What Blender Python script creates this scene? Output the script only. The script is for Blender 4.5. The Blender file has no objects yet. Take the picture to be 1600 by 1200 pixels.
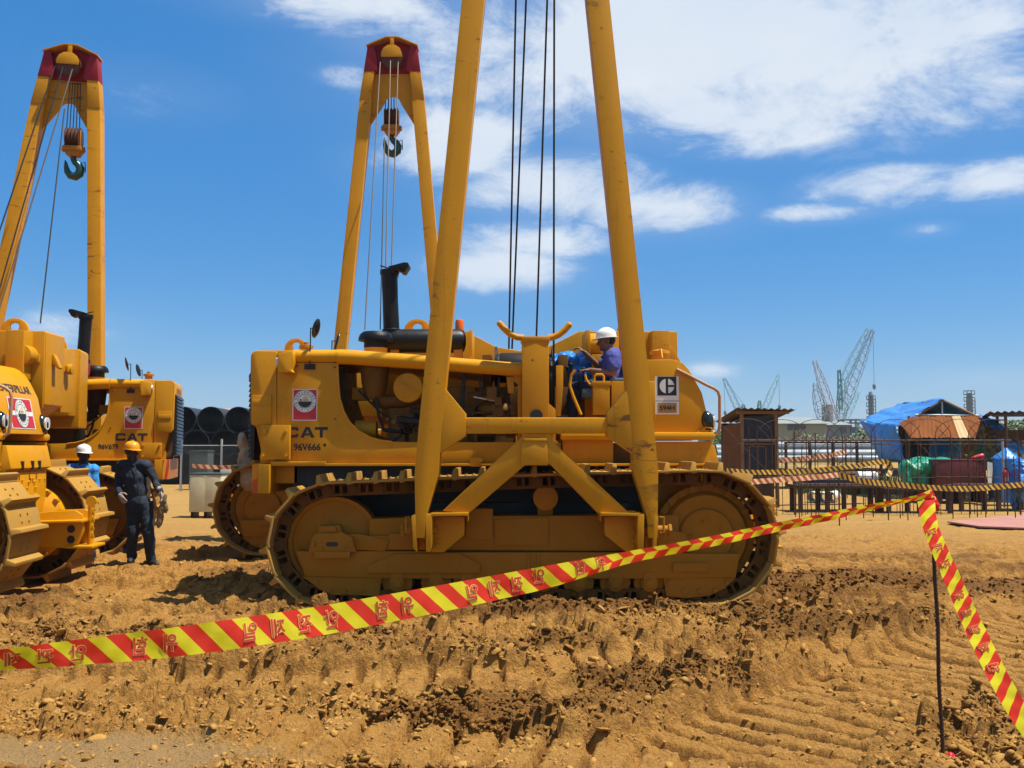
import bpy, bmesh, math, random
import numpy as np
from mathutils import Vector, Matrix, noise as mnoise
R = math.radians
random.seed(7); rng = np.random.default_rng(7)
SC = bpy.context.scene
COL = SC.collection

# ------------------------------------------------------------------ camera
F = 1555.0; CAMZ = 1.65; PITCH = math.atan(100/1555.0)
cam_d = bpy.data.cameras.new('camera'); cam = bpy.data.objects.new('camera', cam_d); COL.objects.link(cam)
cam_d.sensor_width = 36.0; cam_d.lens = 36.0*F/1600.0
cam.location = (0, 0, CAMZ); cam.rotation_euler = (R(90)+PITCH, 0, 0)
cam_d.clip_start = 0.1; cam_d.clip_end = 3000
SC.camera = cam
CP, SP = math.cos(PITCH), math.sin(PITCH)

def DIR(px, py):
    u = (px-800.0)/F; v = (600.0-py)/F
    return Vector((u, CP - v*SP, SP + v*CP))
def P(px, py, Y):
    """point of the world at distance Y in front of the camera seen at photo pixel (px, py)"""
    d = DIR(px, py); t = Y/d.y
    return Vector((d.x*t, Y, CAMZ + d.z*t))

# ------------------------------------------------------------------ sky and sun
SUN = Vector((0.38, -0.06, 0.92)).normalized()
SUN_EL = math.asin(SUN.z); SUN_AZ = math.atan2(SUN.x, SUN.y)
SKY_STRENGTH = 0.075
SUN_STRENGTH = 4.9
EXPOSURE = 0.64
world = bpy.data.worlds.new('World'); SC.world = world; world.use_nodes = True
wt = world.node_tree; wt.nodes.clear()
def wn(kind, **kw):
    n = wt.nodes.new(kind)
    for k, v in kw.items(): setattr(n, k, v)
    return n
def wmath(op, a, b=None, clamp=False):
    n = wn('ShaderNodeMath', operation=op, use_clamp=clamp)
    for i, v in enumerate((a, b)):
        if v is None: continue
        if isinstance(v, (int, float)): n.inputs[i].default_value = v
        else: wt.links.new(v, n.inputs[i])
    return n.outputs[0]
tc = wn('ShaderNodeTexCoord').outputs['Generated']
nish = wn('ShaderNodeTexSky', sky_type='NISHITA', sun_disc=False, sun_elevation=SUN_EL, sun_rotation=SUN_AZ,
          altitude=0, air_density=1.0, dust_density=0.35, ozone_density=4.0)
hsv = wn('ShaderNodeHueSaturation'); hsv.inputs['Saturation'].default_value = 1.45; hsv.inputs['Value'].default_value = 1.0
wt.links.new(nish.outputs[0], hsv.inputs['Color'])
CLOUDS = [  # cx, cy, rx, ry in photo pixels, weight
    (1010, 70, 330, 120, 1.0), (1240, 60, 300, 110, 0.95), (1170, 175, 190, 55, 0.8), (1470, 70, 250, 130, 0.5),
    (560, 5, 170, 36, 0.6), (545, 118, 60, 24, 0.42), (640, 60, 130, 50, 0.45), (720, 225, 110, 62, 0.9), (860, 290, 150, 52, 0.95),
    (1030, 325, 115, 38, 0.72), (820, 372, 110, 34, 0.8), (785, 418, 110, 38, 0.78), (600, 250, 80, 50, 0.3),
    (1290, 330, 85, 15, 0.62), (1400, 292, 115, 30, 0.74), (1550, 280, 110, 30, 0.66), (1450, 170, 140, 70, 0.35),
    (1450, 357, 34, 11, 0.40), (80, 512, 90, 30, 0.45), (1112, 580, 50, 16, 0.36), (240, 140, 120, 40, 0.22), (1540, 590, 90, 14, 0.26)]
acc = None
for cx, cy, rx, ry, w in CLOUDS:
    c = DIR(cx, cy).normalized(); r_ = Vector((c.y, -c.x, 0)).normalized(); t_ = r_.cross(c)
    def dot(v):
        n = wn('ShaderNodeVectorMath', operation='DOT_PRODUCT'); wt.links.new(tc, n.inputs[0]); n.inputs[1].default_value = v
        return n.outputs['Value']
    a = dot(r_*(F/rx)); b = dot(t_*(F/ry)); f = dot(c)
    d2 = wmath('ADD', wmath('MULTIPLY', a, a), wmath('MULTIPLY', b, b))
    g = wmath('MULTIPLY', wmath('EXPONENT', wmath('MULTIPLY', d2, -0.9)), w)
    g = wmath('MULTIPLY', g, wmath('GREATER_THAN', f, 0.0))
    acc = g if acc is None else wmath('MAXIMUM', acc, g)
# unseen clouds over the rest of the sky, cover tuned for fill light
sepw = wn('ShaderNodeSeparateXYZ'); wt.links.new(tc, sepw.inputs[0])
mp = wn('ShaderNodeMapping'); mp.inputs['Scale'].default_value = (2.0, 2.0, 5.0); wt.links.new(tc, mp.inputs[0])
ng = wn('ShaderNodeTexNoise'); ng.inputs['Scale'].default_value = 1.3; ng.inputs['Detail'].default_value = 3; wt.links.new(mp.outputs[0], ng.inputs['Vector'])
mr = wn('ShaderNodeMapRange', interpolation_type='SMOOTHSTEP'); mr.inputs[1].default_value = 0.46; mr.inputs[2].default_value = 0.68
wt.links.new(ng.outputs[0], mr.inputs[0])
my = wn('ShaderNodeMapRange', interpolation_type='SMOOTHSTEP'); my.inputs[1].default_value = 0.8; my.inputs[2].default_value = 0.5
wt.links.new(sepw.outputs[1], my.inputs[0])
acc = wmath('MAXIMUM', acc, wmath('MULTIPLY', mr.outputs[0], wmath('MULTIPLY', my.outputs[0], 0.9)))
mp2 = wn('ShaderNodeMapping'); mp2.inputs['Scale'].default_value = (1, 1, 1.9); wt.links.new(tc, mp2.inputs[0])
n1 = wn('ShaderNodeTexNoise'); n1.inputs['Scale'].default_value = 8; n1.inputs['Detail'].default_value = 12; n1.inputs['Roughness'].default_value = 0.68; n1.inputs['Distortion'].default_value = 0.35
wt.links.new(mp2.outputs[0], n1.inputs['Vector'])
dens = wmath('ADD', acc, wmath('MULTIPLY', wmath('SUBTRACT', n1.outputs[0], 0.52), 2.1))
dens = wmath('MULTIPLY', dens, wmath('MULTIPLY', acc, 3.0, True))
md = wn('ShaderNodeMapRange', interpolation_type='SMOOTHSTEP'); md.inputs[1].default_value = 0.0; md.inputs[2].default_value = 0.80
wt.links.new(dens, md.inputs[0])
n2 = wn('ShaderNodeTexNoise'); n2.inputs['Scale'].default_value = 5; n2.inputs['Detail'].default_value = 5
wt.links.new(mp2.outputs[0], n2.inputs['Vector'])
crmp = wn('ShaderNodeMix', data_type='RGBA'); wt.links.new(n2.outputs[0], crmp.inputs[0])
crmp.inputs[6].default_value = (5.0, 6.1, 7.6, 1); crmp.inputs[7].default_value = (7.9, 8.1, 8.3, 1)
mixc = wn('ShaderNodeMix', data_type='RGBA'); wt.links.new(wmath('MAXIMUM', wmath('MULTIPLY', md.outputs[0], 0.94), wmath('MULTIPLY', wmath('MULTIPLY', acc, n2.outputs[0]), 0.62)), mixc.inputs[0])
blue = wn('ShaderNodeMix', data_type='RGBA'); blue.inputs[0].default_value = 0.45
wt.links.new(hsv.outputs[0], blue.inputs[6]); blue.inputs[7].default_value = (0.75, 2.85, 6.9, 1)
wt.links.new(blue.outputs[2], mixc.inputs[6]); wt.links.new(crmp.outputs[2], mixc.inputs[7])
bg = wn('ShaderNodeBackground'); bg.inputs['Strength'].default_value = SKY_STRENGTH; wt.links.new(mixc.outputs[2], bg.inputs['Color'])
wo = wn('ShaderNodeOutputWorld'); wt.links.new(bg.outputs[0], wo.inputs['Surface'])

sun_d = bpy.data.lights.new('sun', 'SUN'); sun_d.energy = SUN_STRENGTH; sun_d.angle = R(0.53); sun_d.color = (1.0, 0.955, 0.88)
sun = bpy.data.objects.new('sun', sun_d); COL.objects.link(sun)
sun.rotation_euler = (-SUN).to_track_quat('-Z', 'Y').to_euler(); sun.location = (0, 0, 40)
SC.view_settings.view_transform = 'Standard'; SC.view_settings.look = 'None'
SC.view_settings.exposure = EXPOSURE; SC.view_settings.gamma = 1.0; SC.view_settings.use_curve_mapping = False
SC.render.engine = 'CYCLES'
SC.cycles.max_bounces = 6; SC.cycles.diffuse_bounces = 3; SC.cycles.glossy_bounces = 2; SC.cycles.transparent_max_bounces = 8
SC.cycles.use_denoising = True

# ------------------------------------------------------------------ helpers
def tag(o, label=None, cat=None, group=None, kind=None):
    if label: o['label'] = label
    if cat: o['category'] = cat
    if group: o['group'] = group
    if kind: o['kind'] = kind
    return o
def empty(name, loc=(0, 0, 0), rz=0.0, parent=None):
    o = bpy.data.objects.new(name, None); COL.objects.link(o); o.location = loc; o.rotation_euler = (0, 0, rz)
    o.empty_display_size = 0.2
    if parent: o.parent = parent
    return o
def kids(o): return [c for c in bpy.data.objects if c.parent is o]
def copy_tree(o, parent=None, children=None):
    if children is None:
        children = {}
        for c in bpy.data.objects:
            if c.parent: children.setdefault(c.parent.name, []).append(c)
    n = o.copy(); COL.objects.link(n); n.parent = parent
    for c in children.get(o.name, []): copy_tree(c, n, children)
    return n
def link_copy(o, parent):
    n = o.copy(); COL.objects.link(n); n.parent = parent
    return n

class MB:
    """collects shapes, then links them as one mesh object"""
    def __init__(s): s.v = []; s.f = []; s.isl = []
    def add(s, vs, fs):
        o = len(s.v); g = len(s.f); s.v.extend([tuple(p) for p in vs]); s.f.extend([tuple(o+i for i in f) for f in fs]); s.isl.append(((o, g), (len(s.v), len(s.f)))); return s
    def box(s, x0, x1, y0, y1, z0, z1, M=None):
        vs = [Vector((x, y, z)) for x in (x0, x1) for y in (y0, y1) for z in (z0, z1)]
        if M is not None: vs = [M @ p for p in vs]
        return s.add(vs, [(0, 1, 3, 2), (4, 6, 7, 5), (0, 4, 5, 1), (2, 3, 7, 6), (0, 2, 6, 4), (1, 5, 7, 3)])
    def prism(s, pts, y0, y1):
        """outline pts in (x, z) pushed from y0 to y1"""
        a = sum(pts[i][0]*pts[(i+1) % len(pts)][1]-pts[(i+1) % len(pts)][0]*pts[i][1] for i in range(len(pts)))
        if a < 0: pts = pts[::-1]
        n = len(pts); y0, y1 = min(y0, y1), max(y0, y1)
        vs = [(x, y0, z) for x, z in pts]+[(x, y1, z) for x, z in pts]
        fs = [tuple(range(n)), tuple(range(2*n-1, n-1, -1))]+[(i, i+n, (i+1) % n+n, (i+1) % n) for i in range(n)]
        return s.add(vs, fs)
    def prism_dir(s, pts3, d):
        n = len(pts3); d = Vector(d); vs = [Vector(p) for p in pts3]; vs += [p+d for p in vs]
        return s.add(vs, [tuple(range(n)), tuple(range(2*n-1, n-1, -1))]+[(i, i+n, (i+1) % n+n, (i+1) % n) for i in range(n)])
    def cyl(s, p0, p1, r, n=14, r2=None):
        return s.tube([p0, p1], [r, r if r2 is None else r2], n)
    def tube(s, pts, r, n=8):
        pts = [Vector(p) for p in pts]; m = len(pts)
        rs = [r]*m if isinstance(r, (int, float)) else list(r)
        up = None; rings = []
        for i, p in enumerate(pts):
            t = (pts[min(i+1, m-1)]-pts[max(i-1, 0)]).normalized()
            if up is None: up = Vector((0, 0, 1)) if abs(t.z) < 0.9 else Vector((1, 0, 0))
            a = t.cross(up)
            if a.length < 1e-6: a = t.orthogonal()
            a.normalize(); b = a.cross(t).normalized(); up = b
            rings.append([p+(a*math.cos(k*2*math.pi/n)+b*math.sin(k*2*math.pi/n))*rs[i] for k in range(n)])
        vs = [q for ring in rings for q in ring]
        fs = [(i*n+k, i*n+(k+1) % n, (i+1)*n+(k+1) % n, (i+1)*n+k) for i in range(m-1) for k in range(n)]
        fs += [tuple(range(n-1, -1, -1)), tuple((m-1)*n+k for k in range(n))]
        return s.add(vs, fs)
    def lathe(s, prof, c, axis='z', n=20):
        """profile of (radius, height) turned round an axis through c"""
        vs = []; c = Vector(c)
        for r, h in prof:
            for k in range(n):
                a = 2*math.pi*k/n; ca, sa = r*math.cos(a), r*math.sin(a)
                vs.append(c+Vector({'z': (ca, sa, h), 'y': (ca, h, sa), 'x': (h, ca, sa)}[axis]))
        m = len(prof)
        fs = [(i*n+k, i*n+(k+1) % n, (i+1)*n+(k+1) % n, (i+1)*n+k) for i in range(m-1) for k in range(n)]
        fs += [tuple(range(n-1, -1, -1)), tuple((m-1)*n+k for k in range(n))]
        return s.add(vs, fs)
    def ell(s, c, r, M=None, n=16, m=10):
        vs = []; c = Vector(c)
        for i in range(1, m):
            th = math.pi*i/m
            for k in range(n):
                a = 2*math.pi*k/n
                p = Vector((r[0]*math.sin(th)*math.cos(a), r[1]*math.sin(th)*math.sin(a), r[2]*math.cos(th)))
                vs.append(c+(M @ p if M is not None else p))
        top = Vector((0, 0, r[2])); vs.append(c+(M @ top if M is not None else top)); vs.append(c-(M @ top if M is not None else top))
        fs = [(i*n+k, (i+1)*n+k, (i+1)*n+(k+1) % n, i*n+(k+1) % n) for i in range(m-2) for k in range(n)]
        T = len(vs)-2
        fs += [(T, k, (k+1) % n) for k in range(n)]+[(T+1, (m-2)*n+(k+1) % n, (m-2)*n+k) for k in range(n)]
        return s.add(vs, fs)
    def cap(s, p0, p1, r0, r1, n=12):
        """tapered limb with round ends"""
        p0, p1 = Vector(p0), Vector(p1); d = (p1-p0).normalized(); pts = []; rs = []
        for k in range(4):
            a = math.pi/2*(k/4.0); pts.append(p0-d*r0*math.cos(a)); rs.append(max(r0*math.sin(a), 0.15*r0))
        for k in range(5):
            pts.append(p0+(p1-p0)*(k/4)); rs.append(r0+(r1-r0)*k/4)
        for k in range(3, -1, -1):
            a = math.pi/2*(k/4.0); pts.append(p1+d*r1*math.cos(a)); rs.append(max(r1*math.sin(a), 0.15*r1))
        return s.tube(pts, rs, n)
    def mesh(s, name, bevel=0.0, smooth=38):
        me = bpy.data.meshes.new(name); me.from_pydata(s.v, [], s.f)
        bm = bmesh.new(); bm.from_mesh(me)
        bmesh.ops.recalc_face_normals(bm, faces=bm.faces)
        if bevel > 0:
            es = [e for e in bm.edges if len(e.link_faces) == 2 and e.calc_face_angle(0) > R(35)]
            bmesh.ops.bevel(bm, geom=es, offset=bevel, segments=2, profile=0.6, affect='EDGES', clamp_overlap=True)
        bm.to_mesh(me); bm.free()
        if smooth:
            me.polygons.foreach_set('use_smooth', [True]*len(me.polygons)); me.set_sharp_from_angle(angle=R(smooth))
        return me
    def build(s, name, m, parent=None, bevel=0.0, smooth=38, loc=None, rot=None):
        me = s.mesh(name, bevel, smooth); me.materials.append(m)
        o = bpy.data.objects.new(name, me); COL.objects.link(o)
        if parent: o.parent = parent
        if loc is not None: o.location = loc
        if rot is not None: o.rotation_euler = rot
        return o
def build_each(mb, name, m, parent=None, bevel=0.0):
    """every shape that was added becomes an object of its own"""
    out = []
    for k, (a, b) in enumerate(mb.isl):
        n = MB(); n.v = mb.v[a[0]:b[0]]; n.f = [tuple(i-a[0] for i in f) for f in mb.f[a[1]:b[1]]]; out.append(n.build(name, m, parent, bevel))
    return out
def inst(name, me, parent, loc=(0, 0, 0), rot=(0, 0, 0)):
    o = bpy.data.objects.new(name, me); COL.objects.link(o); o.parent = parent; o.location = loc; o.rotation_euler = rot
    return o
def evaluated(me, setup):
    o = bpy.data.objects.new('work', me); COL.objects.link(o); setup(o)
    dg = bpy.context.evaluated_depsgraph_get(); n = bpy.data.meshes.new_from_object(o.evaluated_get(dg), depsgraph=dg)
    bpy.data.objects.remove(o); return n
def fused(mb, name, voxel, m, parent, smooth_it=2, bump=0.0, bscale=8.0):
    """one continuous skin from overlapping shapes"""
    me = bpy.data.meshes.new(name); me.from_pydata(mb.v, [], mb.f)
    bm = bmesh.new(); bm.from_mesh(me); bmesh.ops.recalc_face_normals(bm, faces=bm.faces); bm.to_mesh(me); bm.free()
    def st(o):
        r = o.modifiers.new('r', 'REMESH'); r.mode = 'VOXEL'; r.voxel_size = voxel
        s = o.modifiers.new('s', 'SMOOTH'); s.iterations = smooth_it; s.factor = 0.5
    n = evaluated(me, st); n.name = name
    if bump:
        co = np.empty(len(n.vertices)*3, np.float32); n.vertices.foreach_get('co', co); co = co.reshape(-1, 3)
        no = np.empty(len(n.vertices)*3, np.float32); n.vertices.foreach_get('normal', no); no = no.reshape(-1, 3)
        d = np.array([mnoise.fractal(Vector((p[0]*bscale, p[1]*bscale, p[2]*bscale*0.7)), 0.7, 2.0, 3) for p in co], np.float32)
        co = co+no*(d*bump)[:, None]; n.vertices.foreach_set('co', co.ravel())
    n.polygons.foreach_set('use_smooth', [True]*len(n.polygons)); n.materials.clear(); n.materials.append(m)
    return inst(name, n, parent)
_fonts = {}
def glyphs(text, size=1.0, bold=0.0, sx=1.0, shear=0.0):
    """lettering as flat polygons: arrays of (u, v) and faces, centred"""
    k = (text, size, bold, sx, shear)
    if k in _fonts: return _fonts[k]
    c = bpy.data.curves.new('t', 'FONT'); c.body = text; c.size = size; c.offset = bold*size; c.align_x = 'CENTER'; c.resolution_u = 4; c.shear = shear
    o = bpy.data.objects.new('t', c); COL.objects.link(o)
    dg = bpy.context.evaluated_depsgraph_get(); me = bpy.data.meshes.new_from_object(o.evaluated_get(dg), depsgraph=dg)
    bpy.data.objects.remove(o)
    V = [(v.co.x*sx, v.co.y) for v in me.vertices]; Fc = [tuple(p.vertices) for p in me.polygons]
    if V:
        cx = (min(p[0] for p in V)+max(p[0] for p in V))/2; cy = (min(p[1] for p in V)+max(p[1] for p in V))/2
        V = [(p[0]-cx, p[1]-cy) for p in V]
    _fonts[k] = (V, Fc); return V, Fc
def ring_pts(r0, r1, n=40):
    V = [(r0*math.cos(2*math.pi*k/n), r0*math.sin(2*math.pi*k/n)) for k in range(n)]+[(r1*math.cos(2*math.pi*k/n), r1*math.sin(2*math.pi*k/n)) for k in range(n)]
    return V, [(k, (k+1) % n, n+(k+1) % n, n+k) for k in range(n)]

# ------------------------------------------------------------------ materials
class NT:
    def __init__(s, name):
        s.m = bpy.data.materials.new(name); s.m.use_nodes = True; s.t = s.m.node_tree; s.t.nodes.clear()
        s.out = s.t.nodes.new('ShaderNodeOutputMaterial'); s.b = s.t.nodes.new('ShaderNodeBsdfPrincipled')
        s.t.links.new(s.b.outputs[0], s.out.inputs[0]); s.co = s.t.nodes.new('ShaderNodeTexCoord')
    def n(s, kind, **kw):
        x = s.t.nodes.new(kind)
        for k, v in kw.items(): setattr(x, k, v)
        return x
    def l(s, a, b): s.t.links.new(a, b)
    def set(s, node, i, v):
        if isinstance(v, (int, float, tuple)): node.inputs[i].default_value = v
        else: s.l(v, node.inputs[i])
    def noise(s, scale, detail=4, rough=0.6, vec=None, stretch=None, dist=0.0):
        x = s.n('ShaderNodeTexNoise'); x.inputs['Scale'].default_value = scale; x.inputs['Detail'].default_value = detail
        x.inputs['Roughness'].default_value = rough; x.inputs['Distortion'].default_value = dist
        v = vec if vec is not None else s.co.outputs['Object']
        if stretch:
            mpn = s.n('ShaderNodeMapping'); mpn.inputs['Scale'].default_value = stretch; s.l(v, mpn.inputs[0]); v = mpn.outputs[0]
        s.l(v, x.inputs['Vector']); return x.outputs[0]
    def ramp(s, v, a, b, c=0.0, d=1.0):
        x = s.n('ShaderNodeMapRange', interpolation_type='SMOOTHSTEP')
        for i, q in enumerate((v, a, b, c, d)): s.set(x, i, q)
        return x.outputs[0]
    def math(s, op, a, b=0.0, clamp=False):
        x = s.n('ShaderNodeMath', operation=op, use_clamp=clamp); s.set(x, 0, a); s.set(x, 1, b); return x.outputs[0]
    def mix(s, f, a, b):
        x = s.n('ShaderNodeMix', data_type='RGBA'); s.set(x, 0, f); s.set(x, 6, a); s.set(x, 7, b); return x.outputs[2]
    def bump(s, h, strength=0.3, dist=0.01):
        x = s.n('ShaderNodeBump'); x.inputs['Strength'].default_value = strength; x.inputs['Distance'].default_value = dist
        s.l(h, x.inputs['Height']); s.l(x.outputs[0], s.b.inputs['Normal'])
def c4(c): return (c[0], c[1], c[2], 1.0)
def plain(name, col, rough=0.6, metal=0.0, var=0.25, scale=6.0, dirt=None, damt=0.0, bump=0.15, bscale=40, spec=0.5, bdist=0.01):
    t = NT(name)
    lo = c4([x*(1-var) for x in col]); hi = c4([min(1, x*(1+var*0.6)) for x in col])
    cc = t.mix(t.noise(scale, 5), lo, hi)
    if dirt:
        cc = t.mix(t.math('MULTIPLY', t.ramp(t.noise(scale*0.6, 6, 0.65, stretch=(1, 1, 0.6)), 0.45, 0.75), damt), cc, c4(dirt))
    t.l(cc, t.b.inputs['Base Color']); t.b.inputs['Metallic'].default_value = metal
    t.l(t.ramp(t.noise(scale*2, 4), 0.2, 0.8, max(0.05, rough-0.12), min(1, rough+0.12)), t.b.inputs['Roughness'])
    t.b.inputs['Specular IOR Level'].default_value = spec
    if bump: t.bump(t.noise(bscale, 4), bump, bdist)
    return t.m
def painted_steel(name, col, dirt=(0.27, 0.135, 0.018), damt=0.20, wear=0.5, rough=0.42, scuff=0.0):
    """machine paint: uneven tone, dried dust, run marks and small chips down to rust"""
    t = NT(name); ob = t.co.outputs['Object']
    inf = t.n('ShaderNodeObjectInfo')
    vv = t.n('ShaderNodeVectorMath', operation='ADD'); t.l(ob, vv.inputs[0])
    cmb = t.n('ShaderNodeCombineXYZ'); sc_ = t.math('MULTIPLY', inf.outputs['Random'], 37.0)
    for i in range(3): t.l(sc_, cmb.inputs[i])
    t.l(cmb.outputs[0], vv.inputs[1]); v = vv.outputs[0]
    base = t.mix(t.noise(1.7, 5, 0.6, v), c4([x*0.82 for x in col]), c4([min(1, x*1.1) for x in col]))
    base = t.mix(t.math('MULTIPLY', t.ramp(t.noise(26, 5, 0.7, v), 0.5, 0.8), 0.25), base, c4([x*0.6 for x in col]))
    dust = t.math('MULTIPLY', t.ramp(t.noise(3.1, 8, 0.68, v), 0.42, 0.72), damt)
    base = t.mix(dust, base, c4(dirt))
    streak = t.math('MULTIPLY', t.ramp(t.noise(9, 5, 0.6, v, (1.6, 1.6, 0.10)), 0.56, 0.74), 0.30*wear)
    base = t.mix(streak, base, (0.14, 0.07, 0.02, 1))
    chips = t.math('MULTIPLY', t.math('MULTIPLY', t.ramp(t.noise(13, 7, 0.74, v, (1, 1, 1.5), 0.4), 0.60, 0.635), t.ramp(t.noise(1.9, 3, 0.6, v), 0.46, 0.62)), wear)
    base = t.mix(chips, base, (0.075, 0.032, 0.014, 1))
    if scuff:
        sc1 = t.math('MULTIPLY', t.ramp(t.noise(3.6, 8, 0.75, v, (0.5, 1, 2.2), 0.9), 0.55, 0.62), t.ramp(t.noise(0.9, 4, 0.65, v), 0.48, 0.60))
        base = t.mix(t.math('MULTIPLY', sc1, scuff), base, (0.10, 0.038, 0.010, 1))
    t.l(base, t.b.inputs['Base Color'])
    rr = t.ramp(t.noise(5, 6, 0.7, v), 0.25, 0.75, rough-0.1, rough+0.22)
    t.l(t.math('ADD', rr, t.math('MULTIPLY', dust, 0.4), True), t.b.inputs['Roughness'])
    t.b.inputs['Specular IOR Level'].default_value = 0.22
    t.bump(t.math('ADD', t.noise(2.2, 3, 0.5, v), t.math('MULTIPLY', t.noise(90, 3, 0.6, v), 0.06)), 0.10, 0.03)
    return t.m
def stripes(name, ca, cb, period, slant, duty=0.5, rough=0.45, trans=0.0, uv=True, axis=0, dirt=0.0):
    """diagonal warning stripes printed on a surface; u runs along it in metres"""
    t = NT(name)
    sp = t.n('ShaderNodeSeparateXYZ'); t.l(t.co.outputs['UV' if uv else 'Object'], sp.inputs[0])
    if uv: a, b = sp.outputs[0], sp.outputs[1]
    else: a, b = t.math('ADD', sp.outputs[0], t.math('MULTIPLY', sp.outputs[1], 0.9)), sp.outputs[2]
    x = t.math('ADD', t.math('MULTIPLY', a, 1.0/period), t.math('MULTIPLY', b, slant/period))
    fr = t.math('FRACT', x); k = t.ramp(fr, duty-0.012, duty+0.012)
    k = t.math('MULTIPLY', k, t.ramp(fr, 1.0, 0.976))
    cc = t.mix(k, c4(ca), c4(cb))
    cc = t.mix(t.math('MULTIPLY', t.noise(30, 4), 0.12), cc, (0.35, 0.25, 0.1, 1))
    if dirt: cc = t.mix(t.math('MULTIPLY', t.ramp(t.noise(6, 6, .7), .45, .75), dirt), cc, (0.25, 0.16, 0.07, 1))
    t.l(cc, t.b.inputs['Base Color']); t.b.inputs['Roughness'].default_value = rough
    if trans:
        tr = t.n('ShaderNodeBsdfTranslucent'); t.l(cc, tr.inputs[0]); mx = t.n('ShaderNodeMixShader'); mx.inputs[0].default_value = trans
        t.l(t.b.outputs[0], mx.inputs[1]); t.l(tr.outputs[0], mx.inputs[2]); t.l(mx.outputs[0], t.out.inputs[0])
        t.bump(t.noise(14, 3), 0.12, 0.02)
    return t.m
CY = (0.57, 0.246, 0.002)
M = {}
M['yellow'] = painted_steel('machine_yellow', CY)
M['yellow_clean'] = painted_steel('machine_yellow_clean', (0.63, 0.276, 0.002), damt=0.08, wear=0.25, rough=0.36)
M['yellow_boom'] = painted_steel('boom_yellow', (0.57, 0.246, 0.002), damt=0.08, wear=0.9, rough=0.42, scuff=0.85)
M['yellow_dusty'] = painted_steel('undercarriage_yellow', (0.36, 0.143, 0.004), dirt=(0.29, 0.130, 0.014), damt=0.6, wear=0.4, rough=0.62)
M['shoe'] = painted_steel('track_shoe_steel', (0.38, 0.20, 0.030), dirt=(0.34, 0.20, 0.060), damt=0.85, wear=0.35, rough=0.7)
M['link'] = painted_steel('track_link_steel', (0.115, 0.048, 0.006), dirt=(0.18, 0.085, 0.016), damt=0.7, wear=0.3, rough=0.65)
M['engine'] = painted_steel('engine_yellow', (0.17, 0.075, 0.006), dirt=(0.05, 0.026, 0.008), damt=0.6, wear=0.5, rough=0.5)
M['engine_dark'] = plain('dark_engine_metal', (0.014, 0.012, 0.009), 0.5, 0.3)  # near-black metal, also on the chassis, radiator core and winch drum
M['black'] = plain('black_paint', (0.006, 0.006, 0.006), 0.45, 0.0, 0.3, 5, (0.07, 0.045, 0.02), 0.25, spec=0.22)
M['rubber'] = plain('black_rubber', (0.015, 0.014, 0.013), 0.6)
M['cable'] = plain('greased_wire_rope', (0.022, 0.017, 0.012), 0.5, 0.4, 0.3, 20)
M['cable_light'] = plain('bare_wire_rope', (0.16, 0.12, 0.08), 0.5, 0.4, 0.3, 20)
M['red'] = painted_steel('boom_head_red', (0.28, 0.010, 0.016), dirt=(0.2, 0.06, 0.03), damt=0.2, wear=0.2)
M['red_print'] = plain('red_print', (0.52, 0.012, 0.014), 0.4, 0, 0.1)
M['white_print'] = plain('white_print', (0.72, 0.70, 0.62), 0.4, 0, 0.1, bump=0)
M['black_print'] = plain('black_print', (0.012, 0.011, 0.010), 0.5, 0, 0.2, bump=0)
M['amber_print'] = plain('amber_print', (0.42, 0.20, 0.03), 0.4, 0, 0.1, bump=0)
M['cream_print'] = plain('cream_print', (0.62, 0.50, 0.26), 0.4, 0, 0.1, bump=0)
M['hook_green'] = plain('hook_green', (0.010, 0.060, 0.040), 0.35, 0.0, 0.3, 8)
M['block_orange'] = painted_steel('hook_block_orange', (0.42, 0.17, 0.012), damt=0.4, wear=0.8)
M['sheave'] = plain('rusty_sheave', (0.10, 0.030, 0.010), 0.6, 0.2)
M['grille'] = plain('dark_grille', (0.035, 0.045, 0.05), 0.4, 0.5)
M['stripe_paint'] = stripes('striped_bumper_paint', (0.50, 0.20, 0.010), (0.38, 0.016, 0.010), 0.17, 0.28, uv=False, dirt=0.3)
M['glass'] = plain('mirror_glass', (0.03, 0.03, 0.035), 0.08, 0.5, 0.1)
M['lamp'] = plain('lamp_glass', (0.6, 0.6, 0.55), 0.15, 0.0, 0.1)
M['orange_lens'] = plain('orange_lens', (0.75, 0.13, 0.008), 0.25, 0, 0.1)
M['tail_lens'] = plain('dark_lens', (0.012, 0.022, 0.016), 0.12, 0, 0.2)
M['vinyl'] = plain('grey_vinyl', (0.10, 0.13, 0.16), 0.55)
M['copper'] = plain('bare_rail_primer', (0.40, 0.21, 0.10), 0.5)
M['sack'] = plain('sack_cloth', (0.42, 0.36, 0.22), 0.9, 0, 0.3, 8, bump=0.5, bscale=14, bdist=0.04)
# ------------------------------------------------------------------ the pipelayers
MX, MY = 0.10, 11.70                    # the near machine stands here; its front points to -x, its boom side to -y
def L(px, py, ly):
    p = P(px, py, MY+ly); return (p.x-MX, p.z)
def LP(pts, ly): return [L(x, y, ly) for x, y in pts]
def L3(px, py, ly):
    x, z = L(px, py, ly); return Vector((x, ly, z))
GAUGE, SHOE_W = 1.10, 0.80
IDL = (-1.965, 0.665); SPR = (1.93, 0.735); RI, RS = 0.545, 0.60

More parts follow.
